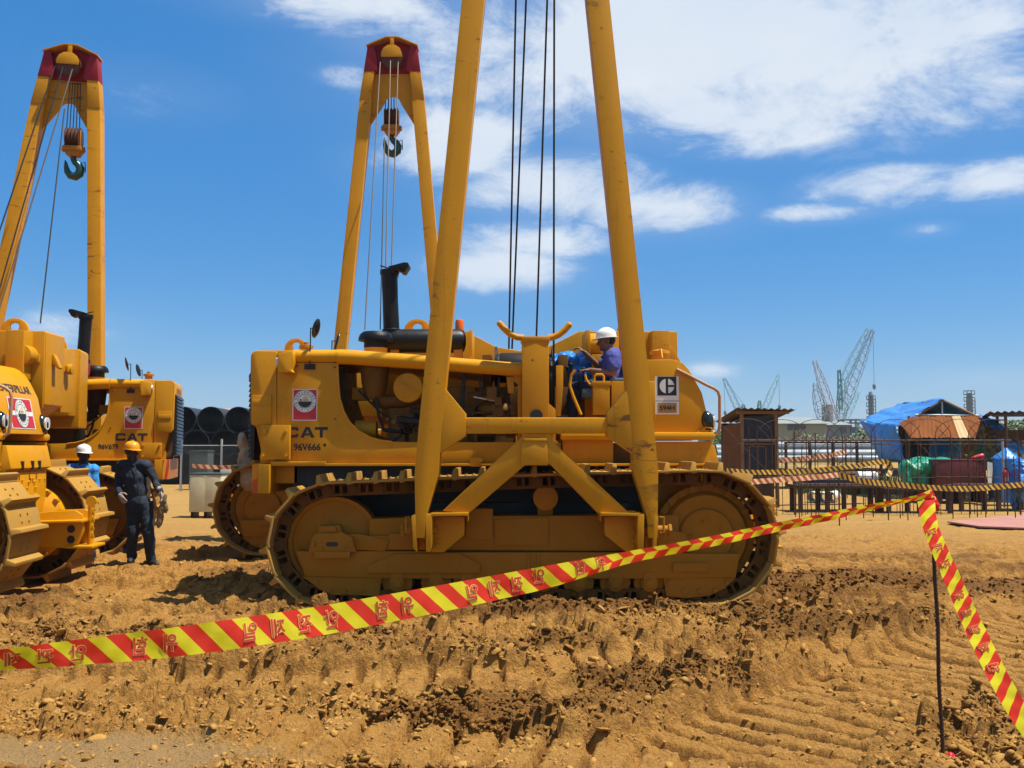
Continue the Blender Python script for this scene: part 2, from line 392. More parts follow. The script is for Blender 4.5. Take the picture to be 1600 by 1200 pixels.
def track_path(n):
    pts = []
    for (cx, cz), r in ((IDL, RI), (SPR, RS), ((0.25, 1.16), 0.135)):
        pts += [(cx+r*math.cos(a*math.pi/180), cz+r*math.sin(a*math.pi/180)) for a in range(0, 360, 2)]
    pts = sorted(set(pts))
    def half(ps):
        h = []
        for p in ps:
            while len(h) > 1 and (h[-1][0]-h[-2][0])*(p[1]-h[-2][1])-(h[-1][1]-h[-2][1])*(p[0]-h[-2][0]) <= 0: h.pop()
            h.append(p)
        return h
    hull = half(pts)[:-1]+half(pts[::-1])[:-1]          # counter-clockwise
    ln = [math.dist(hull[i], hull[(i+1) % len(hull)]) for i in range(len(hull))]; tot = sum(ln)
    out = []; i = 0; acc_ = 0
    for k in range(n):
        s = tot*k/n+0.02
        while acc_+ln[i] < s: acc_ += ln[i]; i += 1
        t = (s-acc_)/ln[i]; a, b = hull[i], hull[(i+1) % len(hull)]
        out.append((a[0]+(b[0]-a[0])*t, a[1]+(b[1]-a[1])*t))
    return out, tot/n

NS = 42
PINS, PITCHL = track_path(NS)
def shoe_mesh():
    m = MB(); h = PITCHL/2; w = SHOE_W/2
    # plate with a bent lip and one tall grouser whose ends are cut off
    m.add([(x, y, z) for y in (-w, w) for x, z in ((-h-0.03, -0.095), (-h-0.03, -0.072), (h*0.75, -0.072), (h+0.02, -0.055), (h+0.03, -0.078), (h*0.78, -0.098))],
          [(0, 1, 2, 3, 4, 5), (11, 10, 9, 8, 7, 6)]+[(i, i+6, (i+1) % 6+6, (i+1) % 6) for i in range(6)])
    g0, g1 = -h-0.02, -h+0.018
    m.add([(g0, -w, -0.09), (g1+0.03, -w, -0.09), (g1, -w+0.035, -0.178), (g0, -w+0.035, -0.178),
           (g0, w, -0.09), (g1+0.03, w, -0.09), (g1, w-0.035, -0.178), (g0, w-0.035, -0.178)],
          [(0, 1, 2, 3), (7, 6, 5, 4), (0, 4, 5, 1), (1, 5, 6, 2), (2, 6, 7, 3), (3, 7, 4, 0)])
    for x in (-0.035, 0.045):
        for y in (-0.09, 0.09): m.cyl((x, y, -0.094), (x, y, -0.112), 0.014, 6)
    return m.mesh('track_shoe', 0.004, 30)
def link_mesh():
    m = MB(); h = PITCHL/2
    for s in (-1, 1):
        for yy in ((0.145, 0.185),):
            y0, y1 = sorted((s*yy[0], s*yy[1]))
            m.prism([(-h-0.035, 0.035), (h+0.035, 0.035), (h+0.045, 0.062), (-h-0.045, 0.062)], y0, y1)      # rail
            m.prism([(-h-0.01, -0.072), (h-0.02, -0.072), (h-0.02, -0.050), (-h-0.01, -0.050)], y0, y1)       # seat of the shoe
            for x in (-0.088, -0.012, 0.070): m.box(x-0.014, x+0.014, y0, y1, -0.052, 0.037)
        m.cyl((-h, s*0.13, 0), (-h, s*0.197, 0), 0.054, 14)
        m.cyl((-h, s*0.19, 0), (-h, s*0.204, 0), 0.032, 12)
    m.cyl((-h, -0.14, 0), (-h, 0.14, 0), 0.030, 8)
    return m.mesh('track_link', 0, 38)
def nearest_y(s): return s
SHOE_ME, LINK_ME = shoe_mesh(), link_mesh()
SHOE_ME.materials.append(M['shoe']); LINK_ME.materials.append(M['link'])

def bolt_circle(m, c, r, n, y, rb=0.018, depth=0.02, a0=0, a1=360):
    for k in range(n):
        a = R(a0+(a1-a0)*k/n); x, z = c[0]+r*math.cos(a), c[1]+r*math.sin(a); m.cyl((x, y, z), (x, y-depth if y < 0 else y+depth, z), rb, 6)

def add_track(root, side):
    """side -1 is the boom side"""
    yc = side*GAUGE; ms = []
    tr = empty('track', (0, 0, 0), 0, root)
    for i in range(NS):
        a, b = PINS[i], PINS[(i+1) % NS]
        cx, cz = (a[0]+b[0])/2, (a[1]+b[1])/2; an = math.atan2(b[1]-a[1], b[0]-a[0])
        jit = math.sin(i*12.9+side)*0.012
        inst('track_shoe', SHOE_ME, tr, (cx, yc, cz), (0, -an+jit, 0)); inst('track_link', LINK_ME, tr, (cx, yc, cz), (0, -an, 0))
    S = lambda y: side*(y)                 # distances from the machine's middle outward
    fy = 1.375                             # outer face of the roller frame
    fr = MB()
    def pr(pts, o0, o1, ly=-1.37): fr.prism(LP(pts, ly), S(o0), S(o1))
    pr([(461, 862), (575, 862), (690, 862), (700, 864), (1066, 864), (1080, 866), (1158, 866), (1151, 903), (1000, 905), (620, 905), (475, 901)], fy-0.05, 0.86)
    pr([(575, 812), (700, 808), (1062, 806), (1066, 863), (575, 861)], fy-0.11, 0.90)
    pr([(573, 838), (608, 838), (608, 861), (580, 861)], fy-0.07, fy-0.12)
    pr([(607, 834), (645, 834), (645, 860), (607, 860)], fy-0.06, fy-0.12)
    pr([(572, 896), (575, 884), (617, 866), (715, 864), (750, 882), (750, 896)], fy-0.02, fy-0.06)
    pr([(1028, 815), (1052, 830), (1070, 833), (1085, 862), (1028, 862)], fy-0.04, fy-0.12)
    pr([(1052, 880), (1108, 880), (1108, 894), (1052, 894)], fy-0.02, fy-0.06)
    for x in (826, 841): pr([(x-2, 866), (x+2, 866), (x+2, 896), (x-2, 896)], fy-0.03, fy-0.06)
    frame = fr.build('roller_frame', M['yellow_dusty'], root, 0.006)
    # recoil housings along the top of the frame
    b = MB()
    for pts in ([(728, 795), (770, 795), (770, 843), (728, 843)], [(773, 812), (857, 808), (857, 852), (773, 852)]): b.prism(LP(pts, -1.3), S(fy-0.09), S(1.0))
    build_each(b, 'recoil_housing', M['yellow_dusty'], frame, 0.006)
    # front idler with its bearing yoke
    w = MB()
    w.lathe([(0.05, -0.13), (0.30, -0.13), (0.36, -0.09), (0.425, -0.09), (0.432, -0.12), (0.475, -0.12), (0.475, 0.12), (0.432, 0.12), (0.425, 0.09), (0.36, 0.09), (0.3, 0.13), (0.05, 0.13)], (IDL[0], yc, IDL[1]), 'y', 48)
    w.build('idler_wheel', M['yellow_dusty'], frame)
    yk = MB()
    for pts, o in (([(482, 860), (486, 843), (492, 834), (535, 832), (550, 840), (556, 862), (482, 864)], 0.0), ([(490, 862), (548, 862), (546, 872), (491, 872)], 0.015),
                   ([(497, 822), (530, 821), (534, 834), (495, 834)], -0.02), ([(505, 836), (540, 836), (556, 860), (600, 862), (607, 845), (560, 835)], -0.05)):
        yk.prism(LP(pts, -1.38), S(fy+o), S(fy-0.16))
    yk.prism(LP([(502, 826), (506, 822), (522, 822), (526, 826), (524, 831), (504, 831)], -1.38), S(fy+0.01), S(fy-0.03))
    bolt_circle(yk, L(489, 850, -1.38), 0.0, 1, S(fy), 0.028); bolt_circle(yk, L(549, 850, -1.38), 0.0, 1, S(fy), 0.028)
    bolt_circle(yk, L(503, 858, -1.38), 0.0, 1, S(fy), 0.02); bolt_circle(yk, L(538, 858, -1.38), 0.0, 1, S(fy), 0.02)
    yk.build('idler_bearing', M['yellow_dusty'], frame, 0.006)
    sl = MB(); sl.prism(LP([(511, 847), (527, 847), (528, 849), (528, 852), (526, 854), (511, 854), (509, 851)], -1.38), S(fy+0.002), S(fy-0.01)); sl.build('grease_slot', M['black_print'], frame)
    # rear sprocket
    w = MB()
    w.lathe([(0.04, -0.16), (0.27, -0.16), (0.285, -0.145), (0.29, -0.12), (0.42, -0.11), (0.46, -0.05), (0.46, 0.05), (0.42, 0.11), (0.29, 0.12), (0.285, 0.145), (0.27, 0.16), (0.04, 0.16)], (SPR[0], yc, SPR[1]), 'y', 48)
    for k in range(24):
        a = 2*math.pi*k/24; ca, sa = math.cos(a), math.sin(a)
        q = lambda r, t: (SPR[0]+r*ca-t*sa, SPR[1]+r*sa+t*ca)
        w.prism([q(0.44, -0.04), q(0.53, -0.018), q(0.53, 0.018), q(0.44, 0.04)], yc-0.05, yc+0.05)
    w.lathe([(0.3, -0.035), (0.525, -0.03), (0.525, 0.03), (0.3, 0.035)], (SPR[0], yc, SPR[1]), 'y', 48)
    bolt_circle(w, SPR, 0.16, 5, yc+side*0.158, 0.016, 0.02, 30, 390)
    w.build('drive_sprocket', M['yellow_dusty'], frame)
    # final drive case on the inner side
    w = MB(); w.lathe([(0.02, 0), (0.30, 0.0), (0.44, 0.10), (0.47, 0.12), (0.47, 0.22), (0.44, 0.24), (0.44, 0.36)], (SPR[0], S(0.42), SPR[1]), 'y', 32) if side > 0 else \
        w.lathe([(0.44, 0.0), (0.44, 0.12), (0.47, 0.14), (0.47, 0.24), (0.44, 0.26), (0.30, 0.36), (0.02, 0.36)], (SPR[0], S(0.78), SPR[1]), 'y', 32)
    w.build('final_drive', M['yellow_clean'], frame)
    w = MB()
    for k in range(20):
        a = 2*math.pi*k/20; x, z = SPR[0]+0.455*math.cos(a), SPR[1]+0.455*math.sin(a); w.cyl((x, S(0.58), z), (x, S(0.50), z), 0.032, 6)
    w.build('bolt_ring', M['yellow_dusty'], frame)
    # roller guards at both ends with their bolts
    for pts, bl in (([(472, 901), (480, 906), (500, 921), (520, 929), (548, 929), (575, 930), (591, 933), (596, 904)], [(493, 910), (514, 923), (537, 924), (562, 923), (588, 912)]),
                    ([(1039, 904), (1043, 931), (1072, 934), (1109, 930), (1135, 918), (1152, 903)], [(1047, 911), (1070, 923), (1094, 924), (1118, 923), (1137, 910)])):
        g = MB(); g.prism(LP(pts, -1.34), S(fy-0.07), S(fy-0.10))
        edge = LP(pts, -1.34); g.tube([(x, S(fy-0.072), z) for x, z in edge[:-1]], 0.012, 6)
        for p in bl: bolt_circle(g, L(p[0], p[1], -1.34), 0, 1, S(fy-0.07), 0.026, 0.025)
        g.build('roller_guard', M['yellow_dusty'], frame)
    z0 = L(700, 911, -1.3)[1]
    for px in (620, 681, 731, 795, 850, 905, 962, 1015):
        x = L(px, 911, -1.3)[0]; r = MB()
        r.lathe([(0.05, -0.20), (0.09, -0.20), (0.09, -0.16), (0.155, -0.155), (0.16, -0.13), (0.125, -0.12), (0.125, 0.12), (0.16, 0.13), (0.155, 0.155), (0.09, 0.16), (0.09, 0.20), (0.05, 0.20)], (x, yc, z0), 'y', 20)
        r.prism([(x-0.07, z0+0.02), (x-0.05, z0-0.05), (x+0.05, z0-0.05), (x+0.07, z0+0.02), (x+0.05, z0+0.11), (x-0.05, z0+0.11)], yc+side*0.20, yc+side*0.235)
        r.cyl((x, yc+side*0.2, z0), (x, yc+side*0.25, z0), 0.045, 12)
        r.build('track_roller', M['yellow_dusty'], frame)
    r = MB(); r.lathe([(0.04, -0.2), (0.13, -0.18), (0.13, 0.18), (0.04, 0.2)], (0.25, yc, 1.13), 'y', 16); r.box(0.17, 0.33, yc-0.06, yc+0.06, 0.8, 1.1); r.build('carrier_roller', M['yellow_dusty'], frame)
    return frame

def print_on(glist, name, m, parent, place):
    """flat lettering: place(u, v) gives the point of the surface"""
    vs, fs = [], []
    for (V, Fc), (ou, ov), rot in glist:
        o = len(vs); c, s = math.cos(rot), math.sin(rot)
        for u, v in V: vs.append(place(ou+u*c-v*s, ov+u*s+v*c))
        fs += [tuple(o+i for i in f) for f in Fc]
    me = bpy.data.meshes.new(name); me.from_pydata([tuple(v) for v in vs], [], fs); me.materials.append(m)
    return inst(name, me, parent)
def rect(w, h): return ([(-w/2, -h/2), (w/2, -h/2), (w/2, h/2), (-w/2, h/2)], [(0, 1, 2, 3)])
def shape(V): return (V, [tuple(range(len(V)))])

def add_decal(parent, place, w, h, cross=False):
    """place(u, v, lift): surface point"""
    pl = lambda k: (lambda u, v: place(u, v, 0.002+0.0015*k))
    base = print_on([(rect(w, h), (0, 0), 0)], 'decal', M['white_print'], parent, pl(0))
    print_on([(rect(w*0.93, h*0.945), (0, 0), 0)], 'decal_field', M['red_print'], base, pl(1))
    ex = 1.0 if not cross else w/h*0.52/0.47          # the wide sign carries the same badge
    r = 0.46*w if not cross else 0.47*h; cy = h*0.115 if not cross else 0.0
    if cross: print_on([(rect(w*0.93, h*0.14), (0, 0), 0)], 'decal_band', M['white_print'], base, pl(2))
    disc = lambda q, n=40: shape([(q*math.cos(2*math.pi*k/n), q*math.sin(2*math.pi*k/n)) for k in range(n)])
    print_on([(disc(r), (0, cy), 0)], 'badge', M['white_print'], base, pl(3))
    gl = []
    for txt, top in (('WORLDWIDE', True), ('MACHINERY', False)):
        for i, ch in enumerate(txt):
            a = R(90)+(-1 if top else 1)*0 + (R(150)/8)*(4-i)*(1 if top else -1) + (0 if top else R(180))
            gl.append((glyphs(ch, r*0.21, 0.03), (0.80*r*math.cos(a), cy+0.80*r*math.sin(a)), a-R(90) if top else a+R(90)))
    gl.append((ring_pts(r*0.60, r*0.64), (0, cy), 0)); gl.append((ring_pts(r*0.955, r*0.985), (0, cy), 0))
    half = [(0.57*r*math.cos(a*math.pi/20), 0.57*r*math.sin(a*math.pi/20)) for a in range(20, 41)]
    gl.append((shape([(x, y*0.95-0.02*r) for x, y in half]), (0, cy), 0)); gl.append((disc(r*0.09, 10), (-0.36*r, cy+0.10*r), 0))
    print_on(gl, 'badge_print', M['black_print'], base, pl(4))
    print_on([(disc(r*0.24, 20), (0.06*r, cy+0.22*r), 0), (rect(r*0.5, r*0.2), (0.05*r, cy+0.06*r), 0)], 'badge_emblem', M['cream_print'], base, pl(5))
    return base

def cat_word(h):
    """wide block letters CAT as polygons, height h"""
    w = h*1.25; t = h*0.27; g = h*0.18; out = []
    c = [(w, h*0.36), (w-t, h*0.36), (w-t, t), (t, t), (t, h-t), (w-t, h-t), (w-t, h*0.64), (w, h*0.64), (w, h*0.86), (w*0.9, h), (w*0.1, h), (0, h*0.86), (0, h*0.14), (w*0.1, 0), (w*0.9, 0), (w, h*0.14)]
    c = [(x, y) for x, y in c]
    a0 = w+g
    a = [(a0, 0), (a0+w*0.40, h), (a0+w*0.68, h), (a0+w*1.08, 0), (a0+w*0.80, 0), (a0+w*0.725, h*0.20), (a0+w*0.355, h*0.20), (a0+w*0.28, 0)]
    hole = None
    t0 = a0+w*1.08
    tt = [(t0, h), (t0+w, h), (t0+w, h-t), (t0+w*0.5+t*0.55, h-t), (t0+w*0.5+t*0.55, 0), (t0+w*0.5-t*0.55, 0), (t0+w*0.5-t*0.55, h-t), (t0, h-t)]
    tot = t0+w
    # A keeps its eye: two slanted strokes and the bar
    A = [[(a0, 0), (a0+w*0.40, h), (a0+w*0.54, h), (a0+w*0.54, h*0.78), (a0+w*0.28, 0)], [(a0+w*1.08, 0), (a0+w*0.68, h), (a0+w*0.54, h), (a0+w*0.54, h*0.78), (a0+w*0.80, 0)],
         [(a0+w*0.36, h*0.20), (a0+w*0.72, h*0.20), (a0+w*0.64, h*0.40), (a0+w*0.44, h*0.40)]]
    sh = lambda p: [(x-tot/2, y-h/2) for x, y in p]
    return [(shape(sh(c)), (0, 0), 0)]+[(shape(sh(q)), (0, 0), 0) for q in A]+[(shape(sh(tt)), (0, 0), 0)]

def make_boom(root, hinge, base, top, z_top, head_h, legw=0.23, depth=0.23, red=True, xoff=0.0, lean=0.0, roll=0.0):
    """A-shaped boom hinged at its two feet; z runs up from the hinge"""
    bo = empty('boom', hinge, 0, root); bo.rotation_euler = (lean, roll, 0)
    cen = lambda z: base+(top-base)*(z/z_top)
    y0, y1 = -depth/2, depth/2; h = legw/2
    for s in (-1, 1):
        m = MB(); zc = 0.66
        prof = []
        m.prism([(s*(cen(-0.03)-0.05), -0.10), (s*(cen(0.0)+0.05), -0.10), (s*(cen(0.05)+0.052), 0.10), (s*(cen(zc)+h*1.05), zc-0.12), (s*(cen(zc+0.3)+h), zc+0.3), (s*(cen(z_top)+h), z_top),
                 (s*(cen(z_top)-h), z_top), (s*(cen(zc+0.3)-h), zc+0.3), (s*(cen(zc)-h*1.05), zc-0.12), (s*(cen(0.05)-0.052), 0.10)], y0, y1)
        leg = m.build('boom_leg', M['yellow_boom'], bo, 0.004)
        pin = MB(); pin.cyl((s*(cen(0)-0.16), 0, -0.03), (s*(cen(0)+0.20), 0, -0.03), 0.045, 14); pin.cyl((s*(cen(0)+0.17), 0, -0.03), (s*(cen(0)+0.20), 0, -0.03), 0.065, 6); pin.build('hinge_pin', M['yellow_dusty'], leg)
        gz = 1.02
        m = MB()
        m.prism([(s*(cen(gz+0.37)-h+0.012), gz+0.37), (s*(cen(gz)-h-0.235), gz+0.115), (s*(cen(gz)-h-0.235), gz-0.11), (s*(cen(gz-0.33)-h+0.012), gz-0.30)], y0+0.003, y1-0.003)
        m.build('gusset_plate', M['yellow_boom'], bo, 0.005)
    m = MB(); m.box(-cen(1.0)+h+0.2, cen(1.0)-h-0.2, y0+0.02, y1-0.02, 0.935, 1.095); m.build('cross_beam', M['yellow_boom'], bo, 0.02)
    # head: two side plates carrying on from the legs, a web with an arched lower edge, roof plate and sheave block
    zt = z_top+head_h; to = top+h; zr = z_top+head_h*0.45
    ci = lambda z: cen(z)-h+0.012
    m = MB()
    m.prism([(-ci(z_top-0.46), z_top-0.46), (-0.17, z_top-0.06), (-0.115, z_top+0.05), (-0.05, z_top+0.09), (0.05, z_top+0.09), (0.115, z_top+0.05), (0.17, z_top-0.06), (ci(z_top-0.46), z_top-0.46), (ci(z_top), z_top), (ci(z_top), zr), (-ci(z_top), zr), (-ci(z_top), z_top)], 0.02, 0.06); m.build('head_web', M['yellow_boom'], bo)
    tt = to*0.76
    m = MB(); m.prism([(-to*0.87, zr), (to*0.87, zr), (tt, zt-0.15), (0.10, zt-0.02), (-0.10, zt-0.02), (-tt, zt-0.15)], 0.02, 0.07)
    m.build('head_plate', M['red'], bo)
    wr = to-(to-tt)*(zr-z_top)/(zt-0.15-z_top)
    for s in (-1, 1):
        m = MB(); m.prism([(s*to, z_top+0.002), (s*wr, zr), (s*(wr-0.20), zr), (s*(to-0.215), z_top+0.002)], y0-0.006, y1-0.004); m.build('head_cheek', M['yellow_boom'], bo, 0.005)
        m = MB(); m.prism([(s*wr, zr), (s*tt, zt-0.15), (s*(tt-0.10), zt-0.12), (s*(tt-0.17), zr+0.28), (s*(wr-0.26), zr+0.05), (s*(wr-0.24), zr)], y0-0.012, y1); m.build('head_cheek', M['red'], bo, 0.005)
    m = MB(); m.prism([(-tt-0.02, zt-0.165), (-0.11, zt-0.015), (0.11, zt-0.015), (tt+0.02, zt-0.165), (tt+0.02, zt-0.14), (0.115, zt+0.012), (-0.115, zt+0.012), (-tt-0.02, zt-0.14)], y0-0.05, y1+0.05)
    m.build('head_roof', M['yellow_boom'], bo, 0.004)
    m = MB(); sb = zt-0.34
    hp = [(0.19, sb-0.05), (0.19, sb+0.02), (0.15, sb+0.11), (0.07, sb+0.165), (-0.07, sb+0.165), (-0.15, sb+0.11), (-0.19, sb+0.02), (-0.19, sb-0.05)]
    m.prism(hp, y0-0.12, y0-0.09); m.prism(hp, y0+0.03, y0+0.06); m.box(-0.035, 0.035, y0-0.089, y0+0.029, sb+0.06, sb+0.16); m.box(-0.035, 0.035, y0-0.07, y0-0.02, sb+0.165, zt-0.03)
    sv = m.build('sheave_block', M['yellow_clean'], bo, 0.004)
    m = MB(); m.lathe([(0.02, -0.05), (0.19, -0.05), (0.16, -0.02), (0.16, 0.02), (0.19, 0.05), (0.02, 0.05)], (0, y0-0.03, sb-0.05), 'y', 24); m.build('sheave', M['sheave'], sv)
    for x in (-0.12, -0.04, 0.04, 0.12):
        m = MB(); m.lathe([(0.02, -0.03), (0.15, -0.03), (0.12, 0), (0.15, 0.03), (0.02, 0.03)], (x, 0.24, sb-0.05), 'x', 20); m.build('hoist_sheave', M['sheave'], bo)
    return bo, zt

def build_machine():
    root = empty('pipelayer', (MX, MY, 0), 0)
    uniq = {}
    for s in (-1, 1): add_track(root, s)
    # ---- chassis
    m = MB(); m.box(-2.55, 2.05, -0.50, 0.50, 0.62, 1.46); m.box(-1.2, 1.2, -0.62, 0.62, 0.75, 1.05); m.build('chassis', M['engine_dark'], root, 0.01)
    m = MB()
    for x in (-0.75, 1.0): m.box(x-0.12, x+0.12, -0.95, 0.95, 0.60, 0.95)
    build_each(m, 'cross_tube', M['yellow_dusty'], root, 0.02)
    hy = 0.64                                     # half width of the engine hood
    # ---- side panels with the quarter-round engine opening, both sides
    arc = [(528, 548), (528, 580), (529, 600), (531, 622), (537, 642), (546, 659), (560, 673), (578, 683), (595, 688), (612, 690), (660, 691), (800, 691), (876, 692), (876, 725), (433, 725), (433, 552), (436, 549)]
    for s in (-1, 1):
        m = MB(); m.prism(LP(arc, -hy), s*hy, s*(hy-0.025))
        pn = m.build('side_panel', M['yellow'], root, 0.004)
        e = MB(); e.tube([(x, s*(hy+0.004), z) for x, z in LP([(528, 566)]+arc[1:10], -hy)], 0.010, 6); e.build('panel_edge', M['yellow_clean'], pn)
        z_ = L(500, 566, -hy)[1]; x0_, x1_ = L(459, 566, -hy)[0], L(527, 566, -hy)[0]
        e = MB(); e.box(x0_, x1_, s*(hy+0.001), s*(hy+0.008), z_-0.004, z_+0.004)
        for px, py in ((523, 566), (523, 574), (464, 572), (524, 655)): bolt_circle(e, L(px, py, -hy), 0, 1, s*hy, 0.012, 0.012)
        e.build('panel_seam', M['engine'], pn)
        # lettering and badge
        cw = L(479, 675.5, -hy); sgn = -s
        pl = lambda u, v, k=0.003, c=cw, s=s: (c[0]-s*u, s*(hy+k), c[1]+v)
        print_on(cat_word(0.118), 'brand_letters', M['black_print'], pn, pl)
        dc = L(476.5, 632.5, -hy)
        add_decal(pn, lambda u, v, k, c=dc, s=s: (c[0]-s*u, s*(hy+k), c[1]+v), 0.275, 0.352)
        # bolted plate in front of the lettering
        m = MB(); a, b = (L(407, 718, -0.74), L(452.5, 664, -0.74)) if s < 0 else (L(409, 724, -0.74), L(455, 688, -0.74)); m.box(a[0], b[0], s*0.66, s*0.735, a[1], b[1])
        bp = m.build('bolted_plate', M['yellow'], root, 0.006)
        e = MB()
        for px, py in (((414, 674), (446, 674), (410, 712), (446, 712)) if s < 0 else ((414, 694), (449, 694), (413, 718), (449, 718))): bolt_circle(e, L(px, py, -0.74), 0, 1, s*0.735, 0.02, 0.02)
        build_each(e, 'bolt', M['yellow_clean'], bp)
        # headlight guard and mirror
        m = MB(); pts = LP([(434.5, 553), (452, 549), (458, 549), (459, 566), (455, 578), (459, 582), (437, 582), (434.5, 578)], -0.78); m.prism(pts, s*(hy+0.002), s*0.80)
        hg = m.build('headlight_guard', M['yellow_clean'], root, 0.015)
        m = MB(); c = L(437, 566, -0.75); m.cyl((c[0]+0.02, s*0.73, c[1]), (c[0]-0.035, s*0.73, c[1]), 0.055, 16); m.build('headlight', M['lamp'], hg)
        m = MB(); b0, b1 = L3(484, 573, -0.66), L3(485.5, 512, -0.66); f = lambda p: Vector((p.x, s*abs(p.y), p.z))
        m.tube([f(b0), f(b1)], 0.007, 6); bb = L(484, 573, -0.65); m.box(bb[0]-0.06, bb[0]+0.06, s*0.641, s*0.655, bb[1]-0.03, bb[1]+0.03)
        ar = m.build('mirror_arm', M['cable'], root)
        cm = f(L3(494, 513, -0.66)); rot = Matrix.Rotation(R(14), 3, 'Y') @ Matrix.Rotation(s*R(16), 3, 'Z')
        m = MB(); m.ell(cm, (0.014, 0.085, 0.112), rot, 18, 10); m.tube([f(L3(485.5, 513, -0.66)), cm], 0.006, 6); m.build('mirror', M['black'], ar)
        m = MB(); m.ell(cm+rot @ Vector((0.007, 0, 0)), (0.010, 0.074, 0.10), rot, 18, 10); m.build('mirror_glass', M['glass'], ar)
        # rounded hood rail along the engine
        rail = [L3(528, 557.5, -hy), L3(545, 558, -hy), L3(660, 566, -hy), L3(795, 576.5, -hy), L3(815, 577.5, -hy)]
        m = MB(); m.tube([f(p) for p in rail], [0.085, 0.083, 0.08, 0.078, 0.076], 18); m.build('hood_rail', M['yellow_clean'], root)
        m = MB(); m.cyl(f(L3(459, 557, -hy+0.03)), f(L3(528, 557, -hy+0.03)), 0.075, 18); bolt_circle(m, L(466, 553, -hy), 0, 1, s*(hy+0.02), 0.01); m.build('hood_edge', M['yellow_clean'], root)
        # frame post behind the opening and lower rails
        m = MB(); m.prism(LP([(803, 587), (815, 587), (815, 690), (809, 690), (809, 600), (803, 596)], -hy), s*hy, s*(hy-0.05))
        m.prism(LP([(791, 588), (803, 588), (803, 614), (794, 614)], -hy), s*(hy-0.03), s*(hy-0.06)); build_each(m, 'door_post', M['yellow'], root, 0.005)
        m = MB(); m.prism(LP([(735, 716), (750, 713), (752, 729), (735, 729)], -0.7), s*0.66, s*0.72); bolt_circle(m, L(751, 719, -0.7), 0, 1, s*0.72, 0.028, 0.03); m.build('lug', M['yellow'], root, 0.004)
        # long fender over the track, dark bay and step rail at the rear
        m = MB(); a, b = L(425, 728, -0.66), L(1112, 724, -0.66); m.box(a[0], b[0], s*0.56, s*0.71, a[1], b[1]); m.build('fender_edge', M['yellow_clean'], root, 0.004)
        m = MB(); m.prism(LP([(1004, 690), (1114, 690), (1110, 728), (1114, 735), (1004, 735)], -hy), s*hy, s*(hy-0.03))
        for px, py in ((1083, 702), (1096, 702), (1083, 710), (1098, 711)): bolt_circle(m, L(px, py, -hy), 0, 1, s*hy, 0.016, 0.01)
        m.build('rear_panel', M['yellow'], root, 0.004)
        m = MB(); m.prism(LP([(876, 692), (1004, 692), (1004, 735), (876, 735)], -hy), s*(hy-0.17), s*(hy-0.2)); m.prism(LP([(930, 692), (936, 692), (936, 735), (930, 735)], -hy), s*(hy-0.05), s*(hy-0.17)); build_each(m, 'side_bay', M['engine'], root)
        m = MB(); a, b = L3(876, 681.5, -0.70), L3(1117, 681.5, -0.70); m.box(a.x, b.x, s*0.55, s*0.72, a.z-0.042, a.z+0.042); m.build('step_rail', M['yellow_clean'], root, 0.03)
    # ---- hood top, radiator
    m = MB(); m.prism(LP([(434, 549), (530, 548), (534, 553), (812, 567), (812, 574), (534, 560), (434, 560)], -0.5), -0.56, 0.56); m.build('hood_top', M['yellow_clean'], root, 0.006)
    m = MB(); m.prism(LP([(391.5, 556), (394, 550), (400, 547.5), (432.5, 548.5), (432.5, 725), (412, 725), (400, 668), (391.5, 660)], -hy), -hy-0.005, hy+0.005)
    rg = m.build('radiator_guard', M['yellow'], root, 0.02)
    m = MB(); c = L(410, 640, -hy)
    for s in (-1, 1):
        a, b = L(394, 664, -hy), L(425, 618, -hy); m.box(a[0], b[0], s*(hy+0.003), s*(hy+0.035), a[1], b[1])
        a, b = L(396, 635, -hy), L(424, 625, -hy); m.box(a[0], b[0], s*(hy+0.03), s*(hy+0.045), a[1], b[1])
    build_each(m, 'louvre_box', M['yellow'], rg, 0.006)
    xf, zt_ = L(391.5, 556, -hy); zb = L(391.5, 722, -hy)[1]
    m = MB(); m.box(xf-0.004, xf+0.03, -0.54, 0.54, zb+0.02, zt_-0.16); gr = m.build('grille', M['engine_dark'], root)
    for k in range(17):
        z = zb+0.05+k*(zt_-0.20-zb-0.05)/16.5
        m = MB(); m.prism([(xf-0.045, z), (xf-0.03, z+0.045), (xf-0.008, z+0.05), (xf-0.008, z)], -0.53, 0.53); m.build('grille_slat', M['grille'], gr, 0.003)
    pl = lambda u, v: (xf-0.0045, -u, zt_-0.09+v)
    print_on([(glyphs('CATERPILLAR', 0.12, 0.02), (0, 0), 0)], 'brand_letters', M['black_print'], rg, pl)
    m = MB(); m.lathe([(0.06, 0), (0.06, 0.05), (0.085, 0.05), (0.085, 0.08), (0.03, 0.09), (0.03, 0.12)], (-2.55, 0.1, L(450, 548, 0)[1]-0.01), 'z', 14); m.build('radiator_cap', M['block_orange'], root)
    # ---- bumper with painted stripes and tow eyes
    xb0 = L(402, 750, -0.80)[0]; xb1 = L(420, 750, -0.80)[0]; zb0, zb1 = L(400, 771, -0.8)[1], L(400, 726, -0.8)[1]
    m = MB(); m.box(xb0, xb1, -0.80, 0.80, zb0, zb1); m.box(xb1, xb1+0.25, -0.5, 0.5, zb0+0.1, zb1); m.box(xb1-0.002, xb1+0.6, -0.72, -0.66, zb1-0.01, zb1+0.035); bu = m.build('bumper', M['yellow'], root, 0.006)
